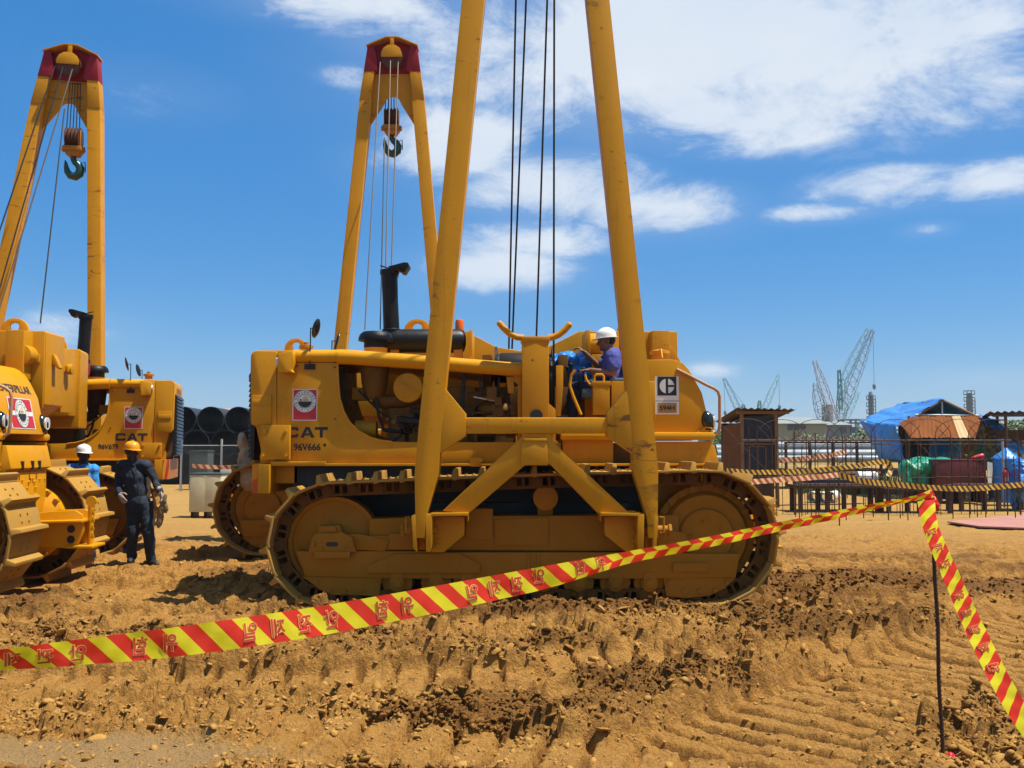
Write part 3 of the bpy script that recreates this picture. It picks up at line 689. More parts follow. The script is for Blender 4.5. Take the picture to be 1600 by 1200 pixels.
    m = MB(); m.add([(xb0, -0.803, zb0), (xb0-0.085, -0.70, zb0), (xb0-0.085, 0.70, zb0), (xb0, 0.803, zb0), (xb0, -0.803, zb1), (xb0-0.085, -0.70, zb1), (xb0-0.085, 0.70, zb1), (xb0, 0.803, zb1)],
                    [(0, 1, 2, 3), (7, 6, 5, 4), (0, 4, 5, 1), (1, 5, 6, 2), (2, 6, 7, 3), (3, 7, 4, 0)]); m.build('striped_face', M['stripe_paint'], bu)
    for y in (-0.58, 0.58):
        m = MB(); m.lathe([(0.03, -0.03), (0.085, -0.03), (0.085, 0.03), (0.03, 0.03)], (xb0+0.06, y, zb1+0.075), 'y', 18); m.box(xb0-0.02, xb0+0.14, y-0.028, y+0.028, zb1, zb1+0.05); m.build('tow_eye', M['yellow_clean'], bu)
    m = MB(); m.box(xb0+0.03, xb0+0.10, 0.18, 0.30, zb1, zb1+0.33); m.build('tow_post', M['yellow_clean'], bu, 0.01)
    m = MB(); m.ell((xb0+0.02, 0.30, zb1+0.24), (0.085, 0.13, 0.30), None, 16, 10); m.ell((xb0+0.04, 0.34, zb1-0.02), (0.08, 0.12, 0.18), None, 16, 10)
    uniq['sack'] = None
    # ---- engine
    m = MB(); ey = -0.42
    m.box(*[q for q in (L(612, 690, ey)[0], L(806, 690, ey)[0])], -0.30, 0.30, 1.46, 1.98)
    m.box(L(606, 690, ey)[0], L(740, 690, ey)[0], -0.40, 0.2, 1.60, 2.10)
    m.box(L(700, 690, ey)[0], L(742, 690, ey)[0], -0.36, -0.20, 2.05, 2.35)
    for i in range(6):
        x = L(618+i*22, 660, ey)[0]; m.box(x, x+0.11, -0.47, -0.40, 1.70, 1.96); m.cyl((x+0.055, -0.48, 1.86), (x+0.055, -0.40, 1.86), 0.03, 8)
    for i in range(10):
        x = L(609+i*20, 672, ey)[0]; m.cyl((x, -0.45, 1.60+0.04*(i % 3)), (x, -0.36, 1.60+0.04*(i % 3)), 0.022, 6)
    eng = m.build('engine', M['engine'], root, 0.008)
    m = MB(); c = L3(638, 606, -0.55); m.lathe([(0.05, -0.10), (0.155, -0.10), (0.165, -0.09), (0.165, 0.02), (0.14, 0.03), (0.14, 0.30), (0.02, 0.30)], (c.x, -0.5, c.z), 'y', 30)
    m.box(-0.012, 0.012, -0.012, 0.012, -0.15, 0.15, Matrix.Translation((c.x, -0.605, c.z)) @ Matrix.Rotation(R(-60), 4, 'Y')); m.build('oil_cooler_cover', M['yellow'], eng, 0.003)
    m = MB(); c = L(585, 600, -0.4); zt2 = L(585, 570, -0.4)[1]; zb2 = L(585, 620, -0.4)[1]
    m.lathe([(0.10, zb2-0.03), (0.11, zb2), (0.15, zb2+0.16), (0.165, zt2-0.05), (0.165, zt2+0.06)], (c[0], -0.38, 0), 'z', 20)
    m.tube([(c[0], -0.38, zb2), (c[0]+0.1, -0.36, zb2-0.06), (c[0]+0.3, -0.33, zb2-0.04), (c[0]+0.55, -0.3, zb2+0.02)], 0.085, 12); m.build('turbo_pipe', M['engine'], eng)
    m = MB(); a = L3(556, 664, -0.35); m.cyl((a.x, -0.35, a.z-0.05), (a.x+0.24, -0.35, a.z-0.05), 0.10, 16); m.build('air_pipe', M['yellow'], eng)
    m = MB(); a, b = L(551, 625, -0.1), L(573, 606, -0.1); m.box(a[0], b[0], -0.15, 0.1, a[1], b[1]); m.build('control_box', M['yellow'], eng, 0.006)
    m = MB()
    for i, (pts, r) in enumerate((([(615, 690), (640, 668), (655, 650)], 0.018), ([(560, 610), (590, 640), (610, 655)], 0.012), ([(588, 620), (592, 650), (600, 672), (640, 676)], 0.02), ([(748, 588), (752, 610), (741, 640)], 0.014),
                        ([(728, 560), (724, 600), (722, 640)], 0.022), ([(780, 590), (778, 625), (770, 650)], 0.012), ([(792, 600), (796, 640), (792, 680)], 0.02), ([(640, 640), (700, 652), (730, 648)], 0.03), ([(620, 655), (700, 664)], 0.035))):
        m.tube([L3(x, y, -0.46-0.01*i) for x, y in pts], r, 8)
    build_each(m, 'hose', M['engine_dark'], eng)
    m = MB(); rs_ = random.Random(3)
    for i in range(70):
        x, z = L(605+200*rs_.random(), 600+88*rs_.random(), -0.45); y = -0.36-0.16*rs_.random()
        if z > 2.12 and x < -0.45: continue
        k = rs_.random(); l_ = 0.04+0.10*rs_.random(); w_ = 0.012+0.03*rs_.random()
        if k < 0.4: m.cyl((x, y, z), (x, y-l_*0.6, z), w_, 8)
        elif k < 0.7: m.cyl((x-l_, y, z), (x+l_, y, z+0.03*rs_.random()), w_*0.7, 8)
        else: m.box(x-w_*1.5, x+w_*1.5, y-0.05, y, z-l_*0.6, z+l_*0.6)
    fi = m.build('engine_fittings', M['engine'], eng); fi['kind'] = 'stuff'
    m = MB()
    for i in range(16):
        x, z = L(610+190*rs_.random(), 612+70*rs_.random(), -0.5); p_ = [(x, -0.5, z)]
        for q in range(3): p_.append((p_[-1][0]+0.25*(rs_.random()-0.4), -0.50-0.06*rs_.random(), p_[-1][2]+0.22*(rs_.random()-0.5)))
        m.tube(p_, 0.007+0.008*rs_.random(), 6)
    fi = m.build('engine_wiring', M['engine_dark'], eng); fi['kind'] = 'stuff'
    m = MB(); m.tube([L3(740, 620, -0.52), L3(781, 628, -0.5)], 0.008, 6); m.build('fuel_rod', M['lamp'], eng)
    m = MB(); c = L3(772, 640, -0.35); m.ell((c.x, c.y, c.z), (0.2, 0.16, 0.10)); m.cyl((c.x-0.3, -0.3, c.z+0.12), (c.x+0.15, -0.3, c.z+0.15), 0.10, 14); m.build('converter_case', M['engine'], eng)
    m = MB(); m.box(L(530, 560, 0)[0], L(546, 560, 0)[0], -0.45, 0.45, 1.5, 2.55); m.build('radiator_core', M['engine_dark'], root)
    # ---- air cleaner, exhaust, beacon
    def axis_pt(px, ly): return L(px, 540, ly)[0]
    xa = axis_pt(587, -0.12); Z = lambda py, ly: L(600, py, ly)[1]
    m = MB(); m.lathe([(0.135, Z(556, -.12)), (0.135, Z(543, -.12))], (xa, -0.12, 0), 'z', 28); ac = m.build('air_cleaner', M['yellow_clean'], root)
    m = MB(); m.lathe([(0.137, Z(544, -.12)), (0.137, Z(531, -.12)), (0.20, Z(533, -.12)), (0.203, Z(530, -.12)), (0.185, Z(523, -.12)), (0.15, Z(519, -.12)), (0.02, Z(518.5, -.12))], (xa, -0.12, 0), 'z', 32); m.build('rain_cap', M['black'], ac)
    xm0, xm1 = axis_pt(600, 0.25), axis_pt(728, 0.25); zc = Z(533, 0.25)
    m = MB(); m.lathe([(0.05, xm0), (0.12, xm0+0.01), (0.145, xm0+0.04), (0.145, xm1-0.06), (0.12, xm1-0.02), (0.05, xm1)], (0, 0.25, zc), 'x', 28); mu = m.build('muffler', M['black'], root)
    m = MB(); m.lathe([(0.03, xm0-0.012), (0.12, xm0-0.008), (0.125, xm0+0.02)], (0, 0.25, zc), 'x', 28); m.build('muffler_cap', M['red'], mu)
    m = MB()
    for px in (618, 716): x = axis_pt(px, 0.25); m.box(x-0.05, x+0.05, 0.16, 0.34, Z(566, .25)-0.05, zc-0.08)
    build_each(m, 'muffler_foot', M['block_orange'], mu)
    p0, p1 = L3(611.5, 523, 0.25), L3(608.5, 428, 0.25)
    m = MB(); m.tube([p0, p0+Vector((0, 0, 0.06)), p0+Vector((0, 0, 0.07)), p0+(p1-p0)*0.55, p1], [0.112, 0.115, 0.098, 0.094, 0.098], 20); m.tube([p1-Vector((0, 0, 0.01)), p1+Vector((0, 0, 0.045))], 0.115, 20)
    es = m.build('exhaust_stack', M['black'], root)
    fl = [(596, 415.5), (603, 420), (622, 417), (634, 412.5), (640, 414), (640, 418), (634, 427), (628, 427), (622, 422), (606, 424), (596, 419)]
    m = MB(); m.prism(LP([(608, 419), (633, 412.5), (639, 413), (640.5, 417), (634, 427.5), (630, 428), (624, 423), (618, 425), (622, 431), (616, 431), (614, 424)], 0.25), 0.13, 0.37)
    m.tube([L3(594, 415, 0.25), L3(620, 423, 0.25)], 0.01, 6); m.build('rain_flap', M['black'], es, 0.004)
    c = L3(718, 517, 0.45); m = MB(); m.lathe([(0.055, 0), (0.055, 0.10), (0.045, 0.135), (0.02, 0.145)], (c.x, 0.45, c.z), 'z', 18); be = m.build('beacon', M['orange_lens'], root)
    m = MB(); m.cyl((c.x, 0.45, c.z-0.2), (c.x, 0.45, c.z), 0.03, 10); m.lathe([(0.06, -0.03), (0.06, 0.002)], (c.x, 0.45, c.z), 'z', 14); m.build('beacon_post', M['black'], be)
    # ---- mast with cable horns, sheave and winches
    my0 = -0.86
    m = MB(); a, b = L(815.5, 690, my0), L(857.5, 526, my0); m.box(a[0], b[0], my0, -0.58, a[1], b[1]); m.box(a[0]-0.012, b[0]+0.012, my0-0.012, -0.57, b[1]-0.055, b[1]+0.005)
    ma = m.build('mast', M['yellow'], root, 0.012)
    for pts in ([(781, 506), (788, 514), (797, 522), (808, 527), (818, 528)], [(889, 508), (882, 516), (873, 523), (864, 527), (856, 528)]):
        m = MB(); m.tube([L3(x, y, -0.74) for x, y in pts], 0.036, 14); q = L3(pts[0][0], pts[0][1], -0.74); m.ell(q, (0.036, 0.036, 0.036), None, 12, 8); m.build('cable_horn', M['yellow'], ma)
    m = MB(); c = L3(838, 650, my0); m.cyl((c.x, my0-0.003, c.z), (c.x, my0-0.012, c.z), 0.07, 20); bolt_circle(m, L(832, 563, my0), 0, 1, my0, 0.012, 0.004); m.build('mast_hole', M['black_print'], ma)
    m = MB(); c = L3(862.5, 598, -0.75); m.lathe([(0.05, -0.03), (0.33, -0.03), (0.30, -0.008), (0.30, 0.008), (0.33, 0.03), (0.05, 0.03)], (c.x, -0.45, c.z), 'x', 36); m.build('fairlead_sheave', M['engine_dark'], ma)
    m = MB(); m.prism(LP([(869, 571), (880, 571), (880, 603), (876, 650), (869, 650)], -0.8), -0.80, -0.72); m.prism(LP([(857, 630), (868, 640), (868, 690), (857, 690)], -.8), -0.82, -0.6); build_each(m, 'sheave_bracket', M['yellow'], ma, 0.004)
    m = MB(); c = L3(805, 548, 0.35)
    m.lathe([(0.06, -0.36), (0.26, -0.36), (0.26, -0.33), (0.17, -0.32), (0.17, 0.32), (0.26, 0.33), (0.26, 0.36), (0.06, 0.36)], (0.05, 0.35, 2.62), 'x', 28)
    wi = m.build('winch_drum', M['engine_dark'], root)
    m = MB(); m.lathe([(0.171, -0.30), (0.185, -0.28), (0.185, 0.28), (0.171, 0.30)], (0.05, 0.35, 2.62), 'x', 24); m.build('wound_rope', M['cable'], wi)
    m = MB(); m.box(-0.62, 0.75, -0.1, 0.85, 1.98, 2.36); m.box(-0.45, -0.34, 0.0, 0.7, 2.3, 2.75); m.box(0.45, 0.56, 0.0, 0.7, 2.3, 2.75); build_each(m, 'winch_frame', M['engine'], root, 0.01)
    for px in (766, 907):                                  # drum ends seen on both sides of the mast
        c = L3(px-24 if px < 800 else px+8, 540, 0.3)
    m = MB()
    for px0, px1 in ((733, 739), (914, 921)):
        a, b = L(px0, 560, 0.25), L(px1, 518, 0.25); m.box(a[0], b[0], 0.1, 0.75, a[1], b[1])
    m.cyl(L3(921, 540, 0.35), L3(942, 540, 0.35), 0.15, 20); m.box(L(921, 0, .3)[0], L(960, 0, .3)[0], 0.2, 0.6, L(0, 590, .3)[1], L(0, 555, .3)[1]); build_each(m, 'winch_end', M['yellow_clean'], root, 0.006)
    # ---- operator's place
    m = MB(); a, b = L(906, 648, -0.55), L(1016, 594, -0.55); m.box(L(923, 0, -.6)[0], L(948, 0, -.6)[0], -0.66, -0.45, a[1], L(0, 597, -.6)[1]); m.box(L(921, 0, -.6)[0], L(949.5, 0, -.6)[0], -0.67, -0.44, L(0, 603, -.6)[1], L(0, 596, -.6)[1])
    cb = m.build('control_pedestal', M['yellow'], root, 0.005)
    m = MB(); q = [(929, 597), (929, 588), (931.5, 585), (941, 585), (943.5, 588), (943.5, 597)]; m.tube([L3(x, y, -0.56) for x, y in q], 0.012, 8)
    m.tube([L3(x, y, -0.6) for x, y in ((914, 585), (916, 593), (921, 600), (929, 600))], 0.013, 8); m.build('pedestal_handle', M['yellow_clean'], cb)
    m = MB(); m.tube([L3(x, y, -0.66) for x, y in ((908, 648), (896, 620), (890, 602), (893, 586), (899, 578))], 0.017, 8); m.build('grab_bar', M['yellow_clean'], root)
    m = MB(); m.box(L(950, 0, -.5)[0], L(1016, 0, -.5)[0], -0.62, 0.55, 1.95, L(0, 596, -.6)[1]); m.box(L(876, 0, -.5)[0], L(952, 0, -.5)[0], -0.62, 0.55, 1.47, 1.75); build_each(m, 'seat_base', M['yellow'], root, 0.01)
    m = MB(); m.box(L(948, 0, -.3)[0], L(976, 0, -.3)[0], -0.42, 0.12, L(0, 596, -.4)[1], L(0, 590.5, -.4)[1]); m.box(L(905, 0, -.3)[0], L(965, 0, -.3)[0], -0.40, 0.10, L(0, 622, -.4)[1], L(0, 606, -.4)[1]); m.box(L(972, 0, -.3)[0], L(984, 0, -.3)[0], -0.40, 0.10, L(0, 606, -.4)[1], L(0, 556, -.4)[1]); build_each(m, 'seat', M['vinyl'], root, 0.03)
    m = MB()
    for i, (x0, y0, x1, y1) in enumerate(((893, 640, 892, 570), (903, 610, 905, 580), (897, 620, 886, 575), (912, 600, 912, 577))):
        m.tube([L3(x0, y0, -0.42+0.03*i), L3(x1, y1, -0.42+0.03*i)], 0.009, 6); q = L3(x1, y1, -0.42+0.03*i); m.ell(q, (0.022, 0.022, 0.026), None, 10, 6)
    build_each(m, 'control_lever', M['black'], root)
    # ---- rear tank: profile swept across the machine
    tw = 0.60
    prof = [(1008, 562), (1050, 561.5), (1058, 563), (1068, 568), (1076, 577), (1084, 589), (1097, 614), (1112, 677), (1008, 677)]
    m = MB(); m.prism(LP(prof, -tw), -tw, tw); ft = m.build('fuel_tank', M['yellow_clean'], root, 0.012)
    m = MB(); q = L(1030, 562, 0); m.lathe([(0.09, q[1]), (0.085, q[1]+0.06), (0.12, q[1]+0.07), (0.12, q[1]+0.10), (0.03, q[1]+0.12)], (q[0], 0.0, 0), 'z', 16); m.tube([(q[0], -0.25, q[1]), (q[0], -0.15, q[1]+0.11), (q[0], 0.15, q[1]+0.11), (q[0], 0.25, q[1])], 0.01, 6); m.build('filler_cap', M['yellow_clean'], ft)
    a, b = L(1097, 614, -tw), L(1112, 677, -tw); up = Vector((a[0]-b[0], 0, a[1]-b[1])).normalized(); nr = Vector((up.z, 0, -up.x)); mid = Vector(((a[0]+b[0])/2, 0, (a[1]+b[1])/2+0.015))
    add_decal(ft, lambda u, v, k: mid+Vector((0, u, 0))+up*v+nr*k, 0.66, 0.37, True)
    a2 = L(1084, 589, -tw); up2 = Vector((a2[0]-a[0], 0, a2[1]-a[1])).normalized(); nr2 = Vector((up2.z, 0, -up2.x)); mid2 = Vector((a[0], 0, a[1]))+up2*0.09
    print_on([(glyphs('CATERPILLAR', 0.145, 0.015), (0, 0), 0)], 'brand_letters', M['black_print'], ft, lambda u, v: mid2+Vector((0, u, 0))+up2*v+nr2*0.004)
    for s in (-1, 1):
        c = L(1042, 603.5, -tw); pl = lambda k: (lambda u, v, c=c, s=s: (c[0]-s*u, s*(tw+0.002+0.0015*k), c[1]+v))
        w_ = 0.265
        sg = print_on([(rect(w_, 0.425), (0, -0.102), 0)], 'emblem_sign', M['white_print'], ft, pl(0))
        print_on([(rect(0.212, 0.212), (0.0, 0.002), 0), (rect(w_, 0.006), (0, -0.165), 0)], 'emblem_field', M['black_print'], sg, pl(1))
        rr = 0.082; arcp = lambda a0, a1, n=16: [(rr*math.cos(R(a0+(a1-a0)*k/n)), rr*math.sin(R(a0+(a1-a0)*k/n))) for k in range(n+1)]
        k0 = 97
        parts_ = [shape(arcp(100, 260)), shape([(0.014, 0.012)]+arcp(8, 80)), shape([(0.014, -0.012)]+arcp(-8, -80)[::-1][::-1])]
        print_on([(p, (0, 0.002), 0) for p in parts_], 'emblem', M['white_print'], sg, pl(2))
        print_on([(rect(0.212, 0.112), (0, -0.243), 0)], 'model_field', M['amber_print'], sg, pl(1))
        print_on([(glyphs('594H', 0.068, 0.03, 1.15), (0, -0.243), 0)], 'model_number', M['black_print'], sg, pl(2))
        f = lambda p: Vector((p.x, s*abs(p.y), p.z))
        m = MB()
        if s < 0: m.tube([f(L3(x, y, -0.62)) for x, y in ((1057, 577), (1075, 586), (1105, 602), (1116, 607), (1122, 612), (1124.5, 620), (1124.5, 665), (1122, 678), (1115, 681))], 0.018, 10); m.build('handrail', M['copper'], root)
        m = MB(); c = L3(1104, 658, -0.57); m.ell((c.x+0.01, s*0.58, c.z), (0.075, 0.085, 0.115), Matrix.Rotation(R(-12), 3, 'Y'), 18, 12); rl = m.build('rear_lamp', M['tail_lens'], root)
        m = MB(); m.lathe([(0.02, 0.0), (0.075, 0.01), (0.078, 0.03)], (c.x+0.05, s*0.58, c.z), 'x', 18); m.build('lamp_glass', M['lamp'], rl)
        m = MB(); m.box(c.x-0.12, c.x+0.02, s*0.58-0.05, s*0.58+0.05, c.z-0.18, c.z-0.10); m.tube([(c.x-0.07, s*0.63, c.z-0.13), (c.x-0.03, s*0.65, c.z-0.07), (c.x+0.04, s*0.65, c.z-0.08), (c.x+0.05, s*0.63, c.z-0.14)], 0.01, 6); m.build('lamp_bracket', M['yellow_clean'], rl)
    # rear case, steps and drawbar
    m = MB(); m.prism([(1.45, 0.62), (2.16, 0.62), (2.16, 1.40), (2.22, 1.42), (2.16, 1.68), (1.45, 1.68)], -0.58, 0.58); rc = m.build('rear_case', M['yellow_clean'], root, 0.01)
    m = MB(); m.box(2.155, 2.185, -0.56, 0.50, 0.70, 1.37)
    for k in range(14):
        a = 2*math.pi*k/14; y, z = 0.06+0.13*math.cos(a), 1.1+0.2*math.sin(a); m.cyl((2.185, y, z), (2.205, y, z), 0.016, 6)
    for y in (-0.5, -0.2, 0.3, 0.45):
        for z in (0.8, 1.28): m.cyl((2.185, y, z), (2.2, y, z), 0.014, 6)
    m.build('cover_plate', M['yellow_clean'], rc, 0.004)
    m = MB()
    for y in (-0.3, -0.02, 0.18): m.box(2.20, 2.235, y, y+0.03, 1.40, 1.50)
    build_each(m, 'slot', M['black_print'], rc)
    m = MB()
    pd = [(2.1, 0.86), (2.5, 0.92), (2.78, 0.93), (2.86, 0.88), (2.88, 0.70), (2.82, 0.55), (2.70, 0.50), (2.4, 0.52), (2.1, 0.60)]
    for y in (-0.17, 0.13): m.prism(pd, y, y+0.04)
    m.prism([(2.1, 0.78), (2.9, 0.80), (2.9, 0.83), (2.1, 0.81)], -0.30, 0.30); m.box(2.70, 3.0, -0.22, 0.22, 0.50, 0.53)
    db = m.build('drawbar', M['yellow_clean'], root, 0.006)
    m = MB()
    for z in (0.72, 0.60): m.cyl((2.74, -0.176, z), (2.74, -0.168, z), 0.045, 16)
    build_each(m, 'drawbar_hole', M['black_print'], db)
    m = MB(); m.cyl((2.90, 0, 0.48), (2.90, 0, 0.98), 0.035, 14); m.lathe([(0.03, -0.02), (0.06, -0.02), (0.06, 0.02), (0.03, 0.02)], (2.90, 0.0, 1.03), 'y', 14)
    for k in range(9): z = 0.98-0.045*k; m.lathe([(0.012, -0.006), (0.022, -0.006), (0.022, 0.006), (0.012, 0.006)], (2.95, -0.08, z), 'x' if k % 2 else 'y', 8)
    m.build('drawbar_pin', M['yellow_clean'], db)
    # ---- counterweight on the far side: two slabs with a cradle between, lifting eyes
    zc1 = 3.13; cy0, cy1 = 0.86, 1.48
    cp = [(-1.75, 1.95), (1.62, 1.95), (2.0, 2.2), (2.0, zc1-0.02), (1.96, zc1), (0.75, zc1), (0.62, 3.06), (0.35, 2.93), (0.0, 2.88), (-0.30, 2.93), (-0.55, 3.06), (-0.66, zc1), (-1.72, zc1), (-1.75, zc1-0.03)]
    m = MB(); m.prism(cp, cy0, cy1); cw_ = m.build('counterweight', M['yellow'], root, 0.015)
    for x0, x1 in ((-1.70, -0.9), (-0.86, 0.0), (0.03, 0.95), (0.99, 1.45), (1.475, 1.97)):
        m = MB(); zt3 = zc1-0.02 if (x1 < -0.6 or x0 > 0.9) else 2.84
        m.box(x0, x1, cy1, cy1+0.46, 2.12, min(zt3, 2.97)); m.build('weight_slab', M['yellow'], cw_, 0.015)
    for x0, x1 in ((1.28, 1.99), (0.9, 1.255)):
        m = MB(); m.box(x0, x1, cy0-0.035, cy0, 2.15, zc1-0.012); m.build('inner_slab', M['yellow'], cw_, 0.01)
    m = MB(); z = 2.78; m.prism([(2.002, z-0.05), (2.002, z+0.07), (2.03, z+0.06), (2.10, z-0.10), (2.08, z-0.12)], 1.05, 1.16); m.box(2.0, 2.04, 1.50, 1.58, 2.66, 2.74); m.cyl((2.0, 1.62, 2.7), (2.06, 1.62, 2.7), 0.07, 12)
    m.box(1.5, 1.95, cy0-0.09, cy0-0.036, 2.72, 2.82); build_each(m, 'weight_bracket', M['yellow'], cw_, 0.006)
    for x in (-1.335, 1.45):
        m = MB(); n = 24; out = []
        for k in range(n+1):
            a = math.pi*k/n; out.append((x+0.175*math.cos(a)*(1.0), zc1+0.05+0.155*math.sin(a)))
        out = [(x+0.19, zc1-0.02)]+out+[(x-0.19, zc1-0.02)]
        inn = [(x-0.038, zc1+0.0), (x-0.062, zc1+0.10), (x-0.05, zc1+0.128), (x, zc1+0.145), (x+0.05, zc1+0.128), (x+0.062, zc1+0.10), (x+0.038, zc1+0.0)]
        loop = [(x+0.19, zc1-0.02)]+out[1:-1]+[(x-0.19, zc1-0.02), (x-0.038, zc1-0.02)]+inn+[(x+0.038, zc1-0.02)]
        m.prism(loop, 1.22, 1.27); m.build('lifting_eye', M['yellow_clean'], cw_, 0.006)
    m = MB()
    for x in (-1.1, 0.0, 1.3): m.box(x-0.08, x+0.08, 0.5, 0.87, 2.0, 2.2)
    m.box(L(1008, 0, .9)[0], L(1034, 0, .9)[0], 0.55, 0.86, 2.5, L(0, 520, .8)[1]); m.lathe([(0.02, -0.12), (0.13, -0.12), (0.13, 0.12), (0.02, 0.12)], (L(1032, 0, .7)[0], 0.7, L(0, 556, .7)[1]), 'y', 20); build_each(m, 'weight_arm', M['yellow'], root, 0.01)
    # ---- boom support on the boom side: two feet, two braces, centre plate
    sy0, sy1 = -1.73, -1.52
    m = MB()
    m.prism(LP([(691, 799), (805, 692), (822, 676), (866, 676), (862, 690), (824, 724), (733, 802)], sy0), sy0+0.02, sy1)
    br = m.build('boom_brace', M['yellow'], root, 0.01)
    m = MB(); m.prism(LP([(858, 676), (866, 692), (984, 802), (938, 806), (861, 727), (852, 722), (836, 690)], sy0), sy0+0.012, sy1-0.004); m.build('boom_brace', M['yellow'], root, 0.01)
    m = MB(); m.prism(LP([(815, 690), (856, 690), (856, 727), (813, 727)], sy0), sy0, sy1+0.05); m.box(L(812, 0, sy0)[0], L(875, 0, sy0)[0], sy1, -0.55, 1.50, 1.70); m.box(L(818, 0, sy0)[0], L(853, 0, sy0)[0], sy0-0.01, sy0+0.1, L(0, 689, sy0)[1]-0.006, L(0, 685, sy0)[1]); m.build('centre_plate', M['yellow'], root, 0.006)
    for s, X in ((-1, (643, 650, 665, 673, 688, 732)), (1, (1028, 1021, 1006, 998, 984, 938))):
        m = MB()
        ea = [(X[0], 806), (X[1], 803), (X[1]+(2 if s < 0 else -2), 862), (X[0]+(3 if s < 0 else -3), 856)]; m.prism(LP(ea, sy0), sy0-0.03, -1.40)
        eb = [(X[2], 803), (X[3]-1.0*s, 803), (X[3]-2.5*s, 812), (X[3]-2.5*s, 850), (X[3], 862), (X[2]-1*s, 862)]; m.prism(LP(eb, sy0), sy0-0.03, -1.40)
        m.prism(LP([(X[3], 801.5), (X[5], 800.5), (X[5], 806), (X[3], 806.5)], sy0), sy0-0.03, -1.30)
        m.prism(LP([(X[3]-3*s, 807), (X[5]+6*s, 807), (X[5]+6*s, 835), (X[4]-6*s, 862), (X[3]-2*s, 862)], -1.45), -1.50, -1.42)
        m.prism(LP([(X[5]+1.0*s, 806), (X[5], 806), (X[5], 815), (X[5]+1.0*s, 815)], sy0), sy0-0.01, -1.42)
        for py in (815, 830, 845, 853): bolt_circle(m, L((X[3]+X[4])/2-3*s, py, -1.5), 0, 1, -1.50, 0.025, 0.025)
        m.box(L(X[1], 0, sy0)[0] if s < 0 else L(X[2], 0, sy0)[0], L(X[2], 0, sy0)[0] if s < 0 else L(X[1], 0, sy0)[0], -1.46, -1.40, 0.62, 0.9)
        ft_ = m.build('boom_foot', M['yellow'], root, 0.004)
        m = MB(); m.tube([L3(X[0]+3*s, 808, sy0), L3(X[0]+10*s*0.9, 808, sy0), L3(X[0]+10*s*0.9, 832, sy0), L3(X[0]+3*s, 832, sy0)], 0.012, 6); m.build('pin_keeper', M['yellow_dusty'], ft_)
    return root

HINGE = (0.143, -1.645, 0.86)
MAIN = build_machine()
tag(MAIN, 'yellow crawler pipelayer with tall boom and wire ropes, nearest and in the middle', 'pipelayer', 'yellow pipelayers')
PROTO_CHILDREN = {}
for c in bpy.data.objects:
    if c.parent: PROTO_CHILDREN.setdefault(c.parent.name, []).append(c)

def place_machine(x, y, yaw, label):
    n = copy_tree(MAIN, None, PROTO_CHILDREN); n.location = (x, y, 0); n.rotation_euler = (0, 0, R(yaw)); tag(n, label, 'pipelayer', 'yellow pipelayers'); return n
SECOND = place_machine(-1.87, 16.5, 180, 'yellow pipelayer directly behind the nearest one, red boom head in the middle of the sky')
BACK = place_machine(-8.50, 15.90, 193, 'yellow pipelayer with black grille facing right behind the two standing workers')
LEFT = place_machine(-7.82, 11.52, 4, 'yellow pipelayer at left edge seen from behind, with tank sign and drawbar')
for o in [c for c in bpy.data.objects if c.parent is SECOND and c.name.startswith('exhaust_stack')]:
    for q in kids(o): bpy.data.objects.remove(q)
    bpy.data.objects.remove(o)
def serial(root, text, side):
    c = L(480, 698.5, -0.64) if side < 0 else L(527, 697, -0.64); hy = 0.64
    g = [(glyphs(text, 0.105, 0.028, 0.92), (0, 0), 0)]
    if text == '96V666': g.append((shape([(0.175+0.018*math.cos(k*math.pi/6), 0.022+0.018*math.sin(k*math.pi/6)) for k in range(12)]), (0.02, 0), 0))
    return print_on(g, 'serial_number', M['black_print'], root, lambda u, v: (c[0]-side*u, side*(hy+0.003), c[1]+v))
serial(MAIN, '96V666', -1); serial(BACK, '96V679', 1)
# booms
BO = (1.155, 0.485, 7.04, 1.13)
make_boom(MAIN, HINGE, *BO); b_second = make_boom(SECOND, (HINGE[0]+0.21, HINGE[1], HINGE[2]), *BO)[0]; b_second.scale = (1, 1, 1.027); b_second.rotation_euler = (0, 0, math.pi); make_boom(LEFT, HINGE, *BO)
B_AT, B_YAW = (-8.50, 15.90), 193
def to_back(w):
    c, s = math.cos(R(B_YAW)), math.sin(R(B_YAW)); dx, dy = w[0]-B_AT[0], w[1]-B_AT[1]
    return Vector((c*dx+s*dy, -s*dx+c*dy, w[2]))
hb = to_back(P(44, 770, 17.2)); hb.z = 0.86
b_back, _ = make_boom(BACK, hb, *BO); b_back.scale = (1, 1, 0.972); b_back.rotation_euler = (R(-1), R(3.6), R(-B_YAW+4))
# ropes
def rope(root, pts, r, m, name='hoist_rope'):
    mb = MB(); mb.tube(pts, r, 6); return mb.build(name, m, root)
for xb, yb, Yb, x0 in ((795, 545, 11.75, 806), (800, 545, 11.8, 822), (838, 530, 11.6, 855), (865, 640, 11.2, 866)):
    dx = (x0-xb)/(0-yb); top = P(x0+dx*-410, -410, 10.02); a = P(xb, yb, Yb)
    o = Vector((MX, MY, 0)); rope(MAIN, [a-o, top-o], 0.0125, M['cable'])
def to_second(w): return Vector((-(w[0]+1.87), -(w[1]-16.5), w[2]))
for x0, y0, Y0, x1, y1, Y1, m in ((594, 97, 17.85, 570, 515, 16.3, 'cable_light'), (610, 95, 17.85, 601, 490, 16.3, 'cable_light'), (622, 97, 17.85, 609, 500, 16.3, 'cable_light'), (601, 215, 18.0, 594, 515, 16.4, 'cable')):
    rope(SECOND, [to_second(P(x0, y0, Y0)), to_second(P(x1, y1, Y1))], 0.011, M[m])
